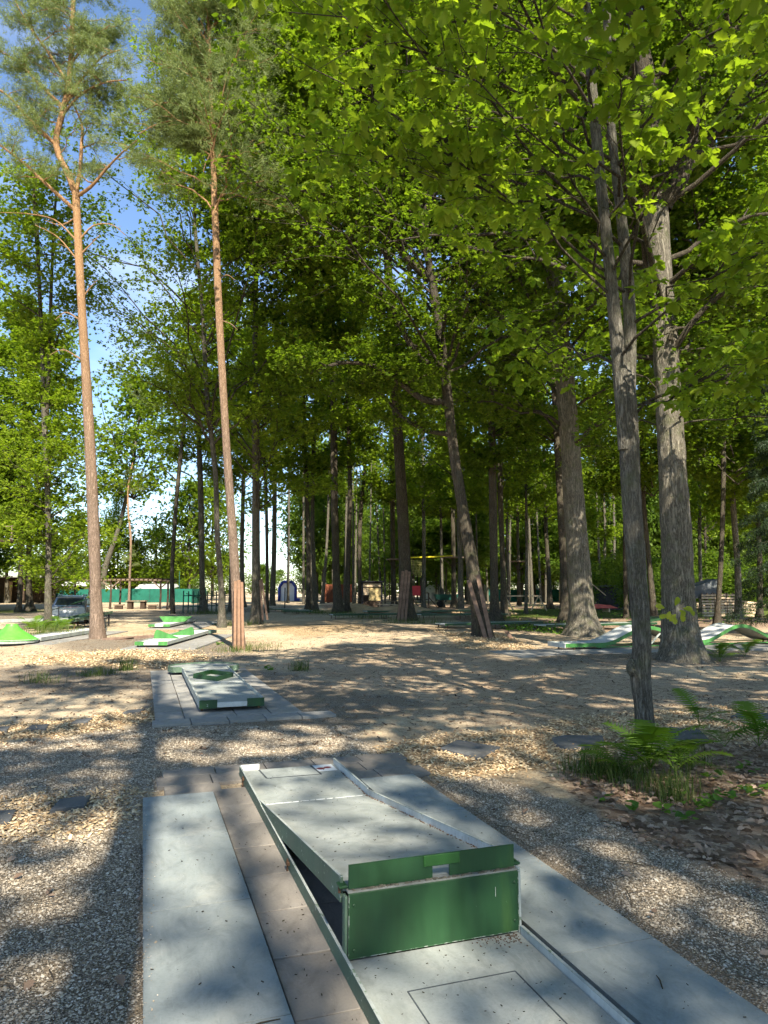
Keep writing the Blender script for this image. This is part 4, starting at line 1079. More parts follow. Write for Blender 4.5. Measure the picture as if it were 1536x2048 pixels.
# the leaves that show largest stand as leaves of their own
def vis(P_):
    y = P_[:, 1] * CT + (P_[:, 2] - CAM_H) * ST; z = -P_[:, 1] * ST + (P_[:, 2] - CAM_H) * CT
    px, py = 768 + FPX * P_[:, 0] / y, 1024 - FPX * z / y
    return (y > 0.5) & (px > 0) & (px < 1536) & (py > 0) & (py < 2048), y
ok, dep = vis(P_)
yc = P_[:, 1] * CT + (P_[:, 2] - CAM_H) * ST; pxl = 768 + FPX * P_[:, 0] / np.maximum(yc, 0.3)
far_enough = (dep > 3.0) & (pxl > 520 + 60 * np.sin(P_[:, 2] * 2.1))
P_, a_, b2, n2_, L_, rn, ok, dep = [q[far_enough | ~ok] for q in (P_, a_, b2, n2_, L_, rn, ok, dep)]
near_ids = np.argsort(np.where(ok, dep / L_, 1e9))[:300]
rest = np.setdiff1d(np.arange(len(P_)), near_ids)
o = link('crown', oak_leaf_mesh('crown', P_[rest], a_[rest], b2[rest], n2_[rest], L_[rest], rn[rest], base, M['fresh_leaf']), None, near); o['kind'] = 'stuff'
LM = []
for k in range(6):
    V_, F_ = OAK[k % 3]; me = mesh_np('leaf', V_, F_, 4, np.full(len(V_), (k + 0.5) / 6)); me.materials.append(M['fresh_leaf']); LM.append(me)
for i in near_ids:
    o = link('leaf', LM[min(5, int(rn[i] * 6))], None, near)
    mt = Matrix((a_[i], b2[i], n2_[i])).transposed().to_4x4(); mt.translation = Vector(P_[i] - base)
    o.matrix_local = mt @ Matrix.Scale(float(L_[i]), 4)
# a yellow-green sprig on the lower trunk
sp = [A(1300, 1232, D0 - 0.2), A(1325, 1228, D0 - 0.5), A(1352, 1215, D0 - 0.7)]
sg = MB().tube([Vector(q) - near.location for q in sp], [0.006, 0.004, 0.002], 5).build('sprig', M['twig_bark'], near)
YL = []
for k in range(2):
    V_, F_ = OAK[k]; me = mesh_np('leaf', V_, F_, 4, np.full(len(V_), 0.3 + 0.4 * k)); me.materials.append(M['yellow_leaf']); YL.append(me)
rs = random.Random(12)
for (px, py, dx, dz) in [(1340, 1222, -0.4, -0.8), (1346, 1232, 0.1, -0.9), (1352, 1228, -0.6, -0.6), (1358, 1220, 0.7, -0.5), (1365, 1216, 0.9, -0.3), (1372, 1212, 0.8, -0.6), (1335, 1230, -0.9, -0.3), (1362, 1226, 0.3, -1.0), (1350, 1212, 0.2, 0.6), (1378, 1218, 0.6, -0.8), (1330, 1216, -0.8, 0.2)]:
    o = link('leaf', YL[rs.randrange(2)], None, sg); p = A(px, py, D0 - 0.7) - near.location
    xa = Vector((dx, rs.uniform(-0.4, 0.1), dz)).normalized(); nv = Vector((rs.uniform(-0.3, 0.3), -1, 0.5)); ya = nv.cross(xa).normalized(); za = xa.cross(ya)
    mt = Matrix((xa, ya, za)).transposed().to_4x4(); mt.translation = p; o.matrix_local = mt @ Matrix.Scale(0.11 * rs.uniform(0.8, 1.15), 4)

# ---- the big oak on the right
def cf(c, f, C):
    d = 18.3
    px_limb(c, [(1300, 420), (1345, 385), (1372, 310), (1398, 180), (1440, 100), (1500, 20), (1570, -60)], d, 12, 0.3, [0, -0.2, -0.4, -0.6, -0.8, -1, -1.2], (40, 14))
    px_limb(c, [(1310, 400), (1285, 362), (1245, 335), (1190, 330)], d, 8, 0.45, [0, -0.3, -0.6, -1], (26, 8))
    px_limb(c, [(1330, 420), (1365, 350), (1400, 310), (1440, 255), (1540, 150), (1640, 60)], d, 12, 0.3, [0, 0.3, 0.6, 0.9, 1.2, 1.5], (26, 10))
    px_limb(c, [(1310, 300), (1290, 150), (1270, 40), (1250, -120), (1240, -300)], d, 14, 0.35, None, (46, 12))
    px_limb(c, [(1340, 680), (1346, 660), (1372, 655), (1420, 640)], d - 0.45, 3, 0.3, None, (9, 2), False)
    c.fill(f, 8.5, 20, 5.5, 24, None, 0.09, 7, 0.3)
    c.fill(f, 6.5, 9, 3.2, 9, None, 0.03, 6, 0.1)
hero_tree('massive oak on the right with flared foot and thick limbs spreading high up', [(1366, 1318, 92), (1363, 1285, 76), (1360, 1250, 68), (1358, 1200, 65), (1354, 1100, 60), (1348, 1000, 57), (1340, 850, 50), (1331, 700, 47), (1322, 560, 43), (1314, 450, 44), (1308, 360, 46), (1302, 280, 40)], 18.3, 'oak_bark', cf, 0.15, 36000, 'oak_leaf', seed=11,
          sides=48, rings=190, flare=0.42, lobes=1.4, amp=0.018, freq=13, flare_h=0.20, thin=1.0, sway=0.05, sh=0.3, sv=0.2)
# ---- second big oak
def cf(c, f, C):
    c.fill(f, 8, 31, 5.6, 46, None, 0.07, 7, 0.4)
hero_tree('second massive oak, left of the near oak, with grey furrowed bark', [(1170, 1272, 66), (1166, 1238, 52), (1158, 1120, 44), (1148, 1000, 41), (1136, 850, 38), (1124, 720, 36), (1112, 600, 33), (1100, 450, 27), (1092, 300, 20)], 28.4, 'oak_bark', cf, 0.16, 52000, 'oak_leaf', seed=12, H=31,
          sides=36, rings=130, flare=0.42, lobes=1.3, thin=1.0, amp=0.02, freq=11, flare_h=0.35, sway=0.15)
# ---- leaning oak in the middle with boards
def cf(c, f, C):
    d = 25.5
    px_limb(c, [(895, 805), (850, 800), (800, 765), (755, 735), (690, 725), (620, 745)], d, 9, 0.3, [0, -0.3, -0.6, -0.8, -1, -1.1], (15, 5))
    px_limb(c, [(886, 745), (840, 715), (800, 650), (775, 600), (720, 560)], d, 9, 0.35, [0, -0.5, -1, -1.4, -1.8], (16, 6))
    px_limb(c, [(905, 870), (850, 860), (800, 830), (760, 785), (700, 760)], d, 7, 0.3, [0, 0.4, 0.7, 1, 1.2], (11, 3))
    px_limb(c, [(860, 560), (800, 500), (760, 440), (690, 400), (600, 380)], d, 10, 0.35, [0, -0.5, -1, -1.4, -1.8], (18, 6))
    px_limb(c, [(845, 470), (870, 350), (900, 250), (960, 120), (1000, 0)], d, 12, 0.35, [0, -0.6, -1, -1.4, -1.8], (20, 6))
    c.fill(f, 10.5, 31, 7.6, 60, lambda t: (0.75 + 0.4 * math.sin(math.pi * t)) * (1 - max(0, t - 0.85) * 3), 0.06, 8, 0.4)
hero_tree('leaning dark oak in the middle with boards tied along its trunk', [(968, 1284, 40), (960, 1235, 33), (945, 1130, 26), (925, 1010, 22), (908, 900, 20), (893, 780, 19), (876, 640, 17), (856, 520, 15), (836, 400, 13), (815, 250, 10)], 25.5, 'dark_bark', cf, 0.15, 92000, 'oak_leaf', seed=13, H=31,
          sides=22, rings=70, thin=1.0, flare=0.3, lobes=0.5, amp=0.012, freq=13, sway=0.2, sh=0.38)
# ---- big central trunk
def cf(c, f, C):
    c.fill(f, 14, 38, 6.0, 48, None, 0.06, 7, 0.4)
hero_tree('thick dark trunk in the centre with a bundle of boards against it', [(815, 1246, 42), (812, 1205, 30), (810, 1140, 25), (804, 1000, 22), (797, 880, 20), (790, 760, 19), (783, 640, 17), (774, 500, 15)], 42.0, 'dark_bark', cf, 0.22, 36000, 'oak_leaf', seed=14, H=38,
          sides=20, rings=60, thin=1.0, flare=0.3, lobes=0.5, sway=0.2)
# ---- tall trees along the left of the wood
def cf(c, f, C):
    c.fill(f, 9.5, 26, 5.0, 40, lambda t: (0.75 + 0.5 * math.sin(math.pi * t)) * (1 - max(0, t - 0.7) * 1.5), 0.06, 7, 0.75, None, 0.9)
hero_tree('tall tree with steep leafy boughs between the two pines', [(444, 1256, 24), (441, 1180, 18), (437, 1080, 17), (430, 950, 16), (416, 800, 15), (404, 640, 13), (392, 450, 10)], 34.0, 'grey_bark', cf, 0.145, 54000, 'fresh_leaf', seed=15, H=26.5, sides=14, rings=50, flare=0.4, sway=0.2)
def cf(c, f, C):
    c.fill(f, 6.5, 38, 5.4, 64, lambda t: (0.7 + 0.45 * math.sin(math.pi * t)) * (1 - max(0, t - 0.85) * 3), 0.05, 7, 0.45)
hero_tree('tall broadleaved tree just right of the second pine, boards leaning on it', [(514, 1238, 36), (513, 1190, 28), (512, 1050, 25), (512, 850, 22), (511, 650, 18), (514, 450, 13)], 38.0, 'grey_bark', cf, 0.165, 78000, 'fresh_leaf', seed=16, H=38, sides=14, rings=50, flare=0.4, sway=0.2)
def cf(c, f, C):
    c.fill(f, 2.2, 21.5, 2.9, 64, lambda t: (0.75 + 0.25 * math.sin(9 * t)) * c.r.uniform(0.45, 1.25) * (1 - max(0, t - 0.75) * 2), 0.03, 7, 0.45)
    px_limb(c, [(92, 850), (99, 720), (103, 560), (110, 420), (116, 330)], 32, 12, 0.3, None, (9, 4))
hero_tree('young leafy tree beside the car with layered light green sprays', [(97, 1256, 26), (96, 1180, 20), (95, 1120, 18), (93, 1000, 16), (90, 850, 15), (82, 680, 13), (76, 540, 11), (68, 350, 8)], 32.0, 'grey_bark', cf, 0.155, 38000, 'fresh_leaf', seed=17, H=22, sides=14, rings=50, flare=0.3, sway=0.15, sh=0.30, sv=0.2)

def crown_mass(label_start, items):
    root = [o for o in bpy.data.objects if o.get('label', '').startswith(label_start)][0]
    for px, d, z0, z1, Rr, v in items:
        x = (px - 768) / FPX * d * 1.0; cr = link('crown', VAR[v][0], None, root); br = link('branches', VAR[v][1], None, root); hv = 16.0 if v < 5 else 9.8
        for o in (cr, br):
            o.location = (x - root.location.x, d - root.location.y, z0 - root.location.z); s = Rr / (3.0 if v < 5 else 4.0); o.scale = (s, s, (z1 - z0) / hv); o.rotation_euler = (0, 0, px * 0.37)
crown_mass('leaning dark oak', [(700, 27, 15, 31, 3.4, 0), (820, 28, 17, 32, 3.4, 2), (600, 29, 17, 33, 3.2, 1), (930, 28, 16, 31, 3.2, 3), (760, 24, 17, 27, 2.8, 4)])
crown_mass('tall broadleaved tree', [(540, 36, 18, 37, 3.6, 2), (610, 38, 14, 36, 3.4, 0), (480, 38, 20, 37, 3.2, 1)])
crown_mass('second massive oak', [(1020, 30, 15, 32, 3.6, 0), (1150, 31, 16, 33, 3.4, 1), (1100, 27, 18, 30, 3.0, 4)])
crown_mass('massive oak on the right', [(1420, 21, 10, 24, 2.8, 3), (1500, 23, 11, 26, 3.0, 2), (1300, 22, 13, 25, 2.8, 0), (1390, 25, 9, 22, 2.8, 1)])
# ---- pines
def cf(c, f, C):
    d = 26.4; k = [0, -0.3, -0.6, -0.9, -1.2, -1.4, -1.5]
    main = px_limb(c, [(152, 390), (135, 345), (118, 312), (112, 285), (124, 230), (137, 170), (143, 100), (146, 20), (150, -80), (152, -200)], d, 0, 0.3, None, (14, 5))
    px_limb(c, [(152, 385), (160, 340), (163, 290), (164, 250), (150, 215)], d, 5, 0.35, [0, .1, .2, .3, .4], (9, 4))
    px_limb(c, [(155, 392), (180, 375), (215, 335), (250, 300), (275, 280)], d, 6, 0.4, k, (8, 2))
    px_limb(c, [(150, 420), (100, 375), (40, 320), (-30, 270)], d, 8, 0.3, k, (8, 3))
    px_limb(c, [(128, 215), (80, 170), (30, 120), (-30, 90)], d, 10, 0.32, k, (7, 2))
    px_limb(c, [(112, 290), (60, 240), (0, 180), (-60, 160)], d, 10, 0.32, k, (8, 2))
    px_limb(c, [(130, 210), (170, 150), (210, 110), (240, 100)], d, 10, 0.35, k, (7, 2))
    px_limb(c, [(140, 130), (180, 80), (220, 50)], d, 10, 0.4, k, (6, 2))
    px_limb(c, [(137, 170), (100, 110), (50, 40), (20, -20)], d, 12, 0.35, k, (7, 2))
    px_limb(c, [(125, 230), (160, 190), (210, 165), (255, 160)], d, 10, 0.35, k, (6, 2))
    for j in range(46):
        i = 4 + int(c.r.random() * (len(main) - 6)); p = main[i]; L_ = c.r.uniform(1.0, 2.7); az = c.r.uniform(0, 6.28)
        c.limb(p, p + L_ * np.array([math.cos(az), math.sin(az) * 0.8, c.r.uniform(0.15, 0.6)]), 0.025, 0.1, 7, 0.42)
    for pts in ([(152, 480), (110, 440), (60, 428), (0, 425)], [(158, 480), (190, 450), (225, 450), (250, 470)], [(155, 520), (110, 470), (70, 450)], [(160, 510), (185, 485), (200, 470)], [(162, 600), (185, 570), (195, 560)], [(160, 640), (130, 625), (110, 640)], [(165, 720), (120, 700), (100, 710)], [(160, 430), (120, 450), (90, 440)]):
        px_limb(c, pts, d, 3, 0.2, None, (4, 1), False)
hero_tree('tall pine on the left, pinkish bare trunk forking under its crown', [(196, 1279, 32), (193, 1220, 24), (187, 1050, 22), (180, 900, 20), (172, 750, 18), (163, 600, 16), (156, 480, 15), (151, 380, 14)], 26.4, 'pine_bark', cf, 0.1, 7500, name='pine_tree', seed=21, needles=True, sides=18, rings=80, thin=1.0, flare=0.18, lobes=0.3, amp=0.008, freq=20, sway=0.02)
def cf(c, f, C):
    d = 22.3
    for pts in ([(424, 265), (385, 225), (330, 205), (280, 225)], [(426, 250), (470, 240), (500, 225)], [(421, 170), (370, 120), (320, 100)], [(422, 200), (465, 150), (490, 120)], [(419, 90), (380, 40), (330, 10)], [(424, 255), (370, 240), (310, 250), (275, 270)], [(418, 60), (455, 20), (480, -20)], [(425, 275), (395, 280), (350, 285)]):
        px_limb(c, pts, d, 11, 0.42, None, (6, 2))
    c.fill(f, 15.0, 24.5, 2.6, 46, lambda t: 1.0 - 0.5 * t, 0.03, 7, 0.45)
    for pts in ([(428, 330), (445, 300), (455, 280)], [(433, 560), (455, 550), (470, 560)], [(440, 640), (465, 650), (475, 660)], [(426, 300), (410, 330), (405, 360)]):
        px_limb(c, pts, d, 2, 0.2, None, (3, 1), False)
hero_tree('tall straight pine with boards strapped round its foot', [(479, 1297, 25), (474, 1220, 20), (466, 1080, 18), (455, 920, 16), (445, 760, 15), (437, 600, 14), (430, 420, 13), (424, 260, 9), (420, 140, 8), (417, 0, 6)], 22.3, 'pine_bark', cf, 0.1, 9500, name='pine_tree', seed=22, needles=True, H=25, sides=18, rings=80, thin=1.0, flare=0.2, lobes=0.3, amp=0.007, freq=22, sway=0.02)
def cf(c, f, C):
    d = 55
    for pts in ([(372, 840), (355, 780), (330, 720), (300, 690)], [(352, 960), (330, 940), (318, 930)], [(358, 940), (385, 955), (395, 970)], [(362, 900), (345, 880), (335, 875)]):
        px_limb(c, pts, d, 3, 0.2, None, (4, 1), False)
    c.fill(f, 14.5, 20, 3.0, 12, None, 0.03, 6, 0.4)
hero_tree('dark bent pine with dead twigs right of the pergola', [(346, 1226, 15), (344, 1150, 13), (349, 1050, 13), (359, 930, 13), (372, 820, 11), (382, 740, 9)], 55.0, 'dark_bark', cf, 0.1, 1500, name='pine_tree', seed=23, needles=True, H=20, sides=10, rings=40, flare=0.15, sway=0.05)

# ---- the other trees of the wood: (label, path, depth, bark, z0, z1, R, variant, fresh)
WOOD = [
 ('grey trunk with mossy flared foot beside the green slat fence', [(407, 1224, 26), (405, 1190, 20), (404, 1080, 18), (402, 960, 17), (396, 800, 14)], 58, 'grey_bark', 12, 27, 3.6, 0, True),
 ('slim trunk behind the tall tree beside the second pine', [(534, 1222, 12), (535, 1120, 10), (532, 1000, 10), (527, 880, 9)], 56, 'dark_bark', 9, 25, 3.0, 1, True),
 ('pale leaning trunk just left of the blue and white arch', [(544, 1210, 18), (548, 1120, 15), (550, 1000, 14), (550, 880, 12)], 78, 'grey_bark', 14, 28, 3.6, 2, True),
 ('thin pale stem standing in front of the blue and white arch', [(576, 1200, 9), (577, 1120, 8), (578, 1040, 7), (578, 960, 6)], 100, 'grey_bark', 20, 27, 2.0, 3, True),
 ('left one of the twin dark trunks right of the arch', [(616, 1224, 16), (617, 1120, 14), (614, 980, 13), (609, 850, 11)], 60, 'dark_bark', 8.5, 28, 3.4, 4, False),
 ('right one of the twin trunks right of the arch, mossy at its foot', [(630, 1224, 20), (628, 1160, 14), (625, 1050, 13), (628, 900, 12), (632, 780, 10)], 61, 'grey_bark', 10, 29, 3.6, 0, True),
 ('slender pale tree leaning right, left of the orange container', [(645, 1202, 11), (651, 1130, 9), (656, 1040, 8), (658, 950, 7)], 95, 'grey_bark', 14, 29, 3.2, 1, True),
 ('thick straight dark trunk left of the kiosk', [(679, 1226, 34), (674, 1180, 25), (670, 1050, 24), (668, 900, 21), (666, 760, 18)], 54, 'dark_bark', 12, 30, 4.0, 2, False),
 ('slimmer dark trunk touching the thick one left of the kiosk', [(694, 1226, 18), (696, 1120, 15), (700, 980, 14), (696, 830, 11)], 56, 'dark_bark', 10, 27, 3.2, 3, False),
 ('leaning trunk at the left corner of the kiosk', [(722, 1210, 16), (719, 1130, 13), (720, 1050, 13), (728, 950, 11)], 72, 'dark_bark', 9, 28, 3.6, 4, False),
 ('dark trunk between the kiosk and the central trunk', [(788, 1212, 18), (786, 1120, 15), (785, 1000, 14), (783, 860, 11)], 72, 'dark_bark', 9, 29, 3.6, 0, False),
 ('pale post-like trunk in front of the red slide', [(847, 1212, 13), (848, 1130, 12), (847, 1020, 11), (845, 900, 9)], 68, 'grey_bark', 8, 27, 3.4, 1, False),
 ('straight grey trunk just left of the leaning oak', [(922, 1228, 20), (921, 1160, 15), (919, 1060, 14), (917, 940, 12)], 54, 'grey_bark', 6.5, 26, 3.4, 2, False),
 ('wide dark trunk right of the leaning oak', [(989, 1250, 36), (989, 1190, 27), (988, 1060, 25), (985, 900, 23), (982, 720, 19), (976, 520, 15)], 38, 'dark_bark', 8, 27, 3.8, 3, False),
 ('dark trunk close behind the wide one right of the leaning oak', [(1008, 1232, 22), (1006, 1140, 18), (1002, 1000, 16), (998, 860, 13)], 48, 'dark_bark', 7, 27, 3.4, 4, False),
 ('thin pale stem between the leaning oak and the second big oak', [(1052, 1226, 10), (1052, 1120, 9), (1051, 1000, 8), (1048, 860, 7)], 54, 'grey_bark', 7, 24, 2.6, 0, False),
 ('reddish dark trunk far behind, left of the second big oak', [(1100, 1214, 18), (1097, 1150, 13), (1092, 1060, 13), (1089, 960, 11)], 68, 'dark_bark', 7, 28, 3.8, 1, True),
 ('dark trunk half hidden behind the second big oak', [(1130, 1246, 34), (1128, 1190, 25), (1123, 1050, 23), (1116, 880, 21), (1106, 700, 18)], 40, 'dark_bark', 10, 28, 3.8, 2, False),
 ('thin crooked pale stem right of the second big oak', [(1213, 1206, 10), (1209, 1130, 9), (1210, 1050, 8), (1205, 940, 7)], 72, 'grey_bark', 6, 24, 3.2, 3, True),
 ('dark trunk peeping out left of the near oak', [(1253, 1236, 14), (1251, 1130, 13), (1248, 1000, 12), (1243, 820, 10)], 44, 'dark_bark', 7, 25, 3.2, 4, False),
 ('dark slanting trunk between the near oak and the massive oak', [(1310, 1236, 22), (1300, 1130, 16), (1288, 980, 14), (1286, 820, 13), (1300, 680, 10)], 42, 'dark_bark', 7, 26, 3.2, 0, False),
 ('thin pale stem right behind the massive oak', [(1402, 1222, 13), (1400, 1130, 11), (1396, 980, 10), (1392, 800, 8)], 56, 'grey_bark', 6, 26, 3.2, 1, True),
 ('dark slim trunk right of the massive oak', [(1433, 1252, 18), (1436, 1150, 15), (1443, 980, 14), (1450, 820, 12), (1464, 640, 9), (1460, 420, 6)], 37, 'dark_bark', 7, 24, 3.0, 2, False),
 ('lichen-spotted trunk left of the spruce', [(1476, 1238, 22), (1474, 1150, 18), (1468, 980, 17), (1462, 780, 14), (1456, 500, 9)], 44, 'oak_bark', 7, 27, 3.4, 3, True),
 ('thin trunk behind the pallet wall', [(1415, 1215, 9), (1412, 1120, 8), (1408, 1000, 7), (1406, 850, 6)], 66, 'dark_bark', 6, 25, 3.2, 4, True),
 ('dark tree at the left edge behind the young leafy tree', [(38, 1226, 16), (40, 1160, 13), (41, 1060, 12), (42, 900, 10)], 58, 'dark_bark', 6, 25, 3.6, 0, True),
 ('stout dark trunk at the left edge beside the hut roof', [(60, 1224, 24), (58, 1160, 18), (56, 1090, 16), (52, 950, 13)], 60, 'dark_bark', 5, 27, 4.2, 2, True),
 ('dense tree cut by the left edge, its foot out of sight', [(-70, 1232, 20), (-68, 1100, 15), (-64, 950, 13), (-60, 750, 10)], 48, 'dark_bark', 4, 25, 4.4, 1, True),
 ('stout pale trunk standing behind the left pine', [(181, 1218, 26), (183, 1190, 18), (184, 1120, 14), (184, 1060, 12)], 66, 'grey_bark', 0, 9, 0, 1, True),
 ('grey trunk right behind the second pine', [(462, 1222, 18), (464, 1150, 14), (462, 1050, 12), (456, 900, 10)], 60, 'grey_bark', 11, 28, 3.6, 3, True),
 ('stocky pale trunk left of the second pine in the background', [(486, 1212, 18), (484, 1150, 15), (484, 1060, 13), (488, 950, 11)], 72, 'grey_bark', 11, 29, 3.8, 4, True),
 ('pale trunk beside the rope-course platform', [(884, 1208, 12), (883, 1130, 10), (882, 1050, 9), (880, 960, 8)], 76, 'grey_bark', 8, 28, 3.6, 2, True),
 ('dark post-like trunk carrying the yellow-edged platform', [(908, 1212, 16), (907, 1130, 14), (906, 1060, 13), (904, 960, 11)], 72, 'dark_bark', 8.5, 27, 3.4, 0, True),
 ('trunk carrying the second rope-course platform', [(1038, 1206, 12), (1037, 1130, 10), (1036, 1050, 9), (1034, 950, 8)], 78, 'dark_bark', 8, 28, 3.6, 1, True),
 ('slim grey trunk at the rope course left of the second platform', [(1016, 1206, 10), (1016, 1130, 9), (1014, 1050, 8), (1012, 950, 7)], 82, 'grey_bark', 9, 29, 3.6, 4, True),
 ('tree far right behind the spruce boughs', [(1520, 1234, 18), (1518, 1120, 15), (1514, 960, 13), (1508, 700, 10)], 46, 'dark_bark', 5, 27, 4.0, 0, True),
 ('tree standing out of sight beyond the right edge, its crown reaching in', [(1640, 1240, 26), (1635, 1100, 22), (1625, 900, 20), (1610, 650, 14)], 36, 'dark_bark', 6, 26, 4.6, 2, False),
]
for row in WOOD:
    row = list(row)
    if 520 < row[1][0][0] < 1260 and 44 < row[2] < 84: row[4] *= 1.12
    if row[2] > 44: row[8] = True
    wood_tree(*row)

# ---- trees beyond the open ground on the left
def bg_tree(label, px, py, d, Rr, z0, z1, var, w=10, lean=0, name='broadleaf_tree', mat='grey_bark', fresh=True):
    var = 5 + var % 3
    return wood_tree(label, [(px, py, w), (px + lean * 0.3, py - 60, w * 0.8), (px + lean, py - 130, w * 0.65)], d, mat, z0, z1, Rr, var, fresh, name)
bg_tree('broad oak with leaning trunk in the gap behind the left pine', 200, 1200, 105, 7.5, 15, 33, 2, 22, 34)
bg_tree('round green tree behind the pergola', 228, 1203, 112, 5.5, 2.5, 13, 0, 10)
bg_tree('low round tree right behind the pergola beam', 268, 1203, 114, 4.5, 1.5, 9.5, 3, 8)
bg_tree('dark bushy tree behind the caravan', 150, 1203, 112, 5.0, 2.0, 14, 4, 10)
bg_tree('broad dark bush left of the caravan', 108, 1206, 95, 4.6, 1.2, 8.5, 1, 10, 0, 'broadleaf_tree', 'dark_bark', False)
bg_tree('pale feathery tree in the sky gap behind the pergola', 312, 1200, 128, 5.0, 3.0, 13, 3, 8)
bg_tree('leafy tree behind the fence right of the bent pine', 378, 1202, 118, 6.0, 3.0, 20, 0, 10)
bg_tree('leafy tree behind the mossy grey trunk', 425, 1202, 124, 6.0, 3.5, 21, 2, 10)
bg_tree('tree at the far left behind the hut', 15, 1206, 98, 6.0, 4, 22, 1, 12)
bg_tree('slim birch-like tree left of the slender far pine', 236, 1202, 118, 2.4, 8, 19, 3, 5)
def cf(c, f, C):
    c.fill(f, 15.5, 19, 2.4, 12, lambda t: 1 - 0.5 * t, 0.04, 6, 0.35)
    c.fill(f, 5.2, 7, 1.2, 4, None, 0.03, 5, 0.2)
hero_tree('slender far pine with orange stem standing against the sky', [(258, 1200, 8), (260, 1150, 7), (262, 1080, 7), (256, 1010, 6), (258, 960, 5), (266, 925, 4)], 100.0, 'pine_bark', cf, 0.1, 900, name='pine_tree', seed=31, needles=True, H=19, sides=8, rings=30, flare=0.1, sway=0.1)

# ---- spruce at the right edge
sb = A(1604, 1270, 27.0)
sp_ = tree_common('dark drooping spruce at the right edge', (sb.x, sb.y), 'conifers', 'spruce_tree')
P_ = np.array([[sb.x, sb.y, -0.1], [sb.x, sb.y, 8], [sb.x + 0.1, sb.y, 15]]); V, C = trunk_mesh('trunk', P_, np.array([0.22, 0.15, 0.03]), 14, 30, 0.3, 2)
base_s = np.array(sp_.location); link('trunk', grid_mesh('trunk', V, M['dark_bark'], base_s), None, sp_)
c = Crown(55); pts, dirs = [], []
for i in range(120):
    h = 1.0 + 13.5 * (i / 120); L_ = 2.75 * (1 - h / 16.5) * c.r.uniform(0.75, 1.1); az = i * 2.39996 + c.r.normal(0, 0.3)
    s0 = np.array([sb.x, sb.y, h]); e = s0 + np.array([math.cos(az) * L_, math.sin(az) * L_, -0.25 * L_])
    path = c.limb(s0, e, 0.022, 0.12, 0, 0.4, 7, False)
    for t in np.linspace(0.2, 1, 12):
        p = path[min(6, int(t * 6))] + (path[min(6, int(t * 6) + 1)] - path[min(6, int(t * 6))]) * (t * 6 - int(t * 6) if t < 1 else 0)
        for sgn in (-1, 1):
            a2 = az + sgn * c.r.uniform(0.7, 1.3); l2 = c.r.uniform(0.15, 0.5) * (1.25 - t)
            for q in np.linspace(0.2, 1, 4):
                pp = p + np.array([math.cos(a2) * l2 * q, math.sin(a2) * l2 * q, -0.35 * l2 * q * q])
                pts.append(pp); dirs.append([math.cos(a2) * 0.6, math.sin(a2) * 0.6, -0.7])
                for w in range(2): pts.append(pp + np.array([c.r.normal(0, .05), c.r.normal(0, .05), -c.r.uniform(0.05, 0.25)])); dirs.append([0, 0, -1.2])
link('branches', c.branch_mesh('branches', M['dark_bark'], base_s, 4), None, sp_)
link('crown', needle_mesh('crown', np.array(pts), np.array(dirs), c.r, M['spruce_needle'], base_s, 4, 0.13, 0.022, 0.5), None, sp_)

# ---- far wood: reads as one green mass behind everything
r_ = np.random.default_rng(99)
LV, LF, LR, TV, TF = [], [], [], [], []
spots = []
for k in range(70):
    d = r_.uniform(96, 160); px = r_.uniform(600, 1750)
    if 780 < px < 900 and d < 90: continue
    spots.append((px, d, r_.uniform(16, 27), r_.uniform(2.6, 4.2), r_.uniform(1.5, 6)))
for k in range(60):
    px = r_.uniform(610, 1600); spots.append((px, r_.uniform(92, 130), r_.uniform(15, 29), r_.uniform(3.4, 5.0), 2.0 if px > 1080 else 4.5))
for k in range(44):
    spots.append((r_.uniform(600, 1900), r_.uniform(150, 190), r_.uniform(8, 13), r_.uniform(4.0, 6.0), 0.3))
for k in range(60):
    spots.append((r_.uniform(-600, 640), r_.uniform(150, 190), r_.uniform(6, 10), r_.uniform(3.0, 5.0), 0.8))
for k in range(34):
    spots.append((r_.uniform(-900, -30), r_.uniform(50, 110), r_.uniform(18, 26), r_.uniform(3, 4.5), 3.0))
for k in range(26):
    spots.append((r_.uniform(1150, 1800), r_.uniform(60, 80), r_.uniform(3, 6), r_.uniform(1.5, 2.6), 0.3))
fw = empty('far_wood'); tag(fw, 'mass of green trees far behind the play area', 'wood', kind='stuff')
tube = Crown(1)
for px, d, H, Rr, z0 in spots:
    x = (px - 768) / FPX * d; v = int(r_.integers(5, 8)) if H < 17 else int(r_.integers(0, 8)); rz_ = r_.uniform(0, 6.28)
    s = Rr / (4.0 if v >= 5 else 3.0); zs = (H - z0) / (9.8 if v >= 5 else 16.0)
    o = link('foliage', VAR[v][0], None, fw); o.material_slots[0].link = 'OBJECT'; o.material_slots[0].material = M['far_leaf']
    o.location = (x, d, z0); o.scale = (s, s, zs); o.rotation_euler = (0, 0, rz_)
    if H > 12: tube.tubes.append((np.array([[x, d, -0.2], [x + r_.normal(0, .3), d, H * 0.5], [x + r_.normal(0, .5), d, H * 0.95]]), np.array([0.24, 0.17, 0.04]) * r_.uniform(0.5, 1.0)))
for k in range(44):
    d = r_.uniform(84, 112); x = (r_.uniform(600, 1420) - 768) / FPX * d; q = r_.normal(0, 0.5)
    tube.tubes.append((np.array([[x, d, -0.2], [x + q * 0.4, d, 9], [x + q, d, 24]]), np.array([0.22, 0.16, 0.08]) * r_.uniform(0.6, 1.1)))
link('trunk_mass', tube.branch_mesh('trunk_mass', M['grey_bark'], (0, 0, 0), 6), None, fw)
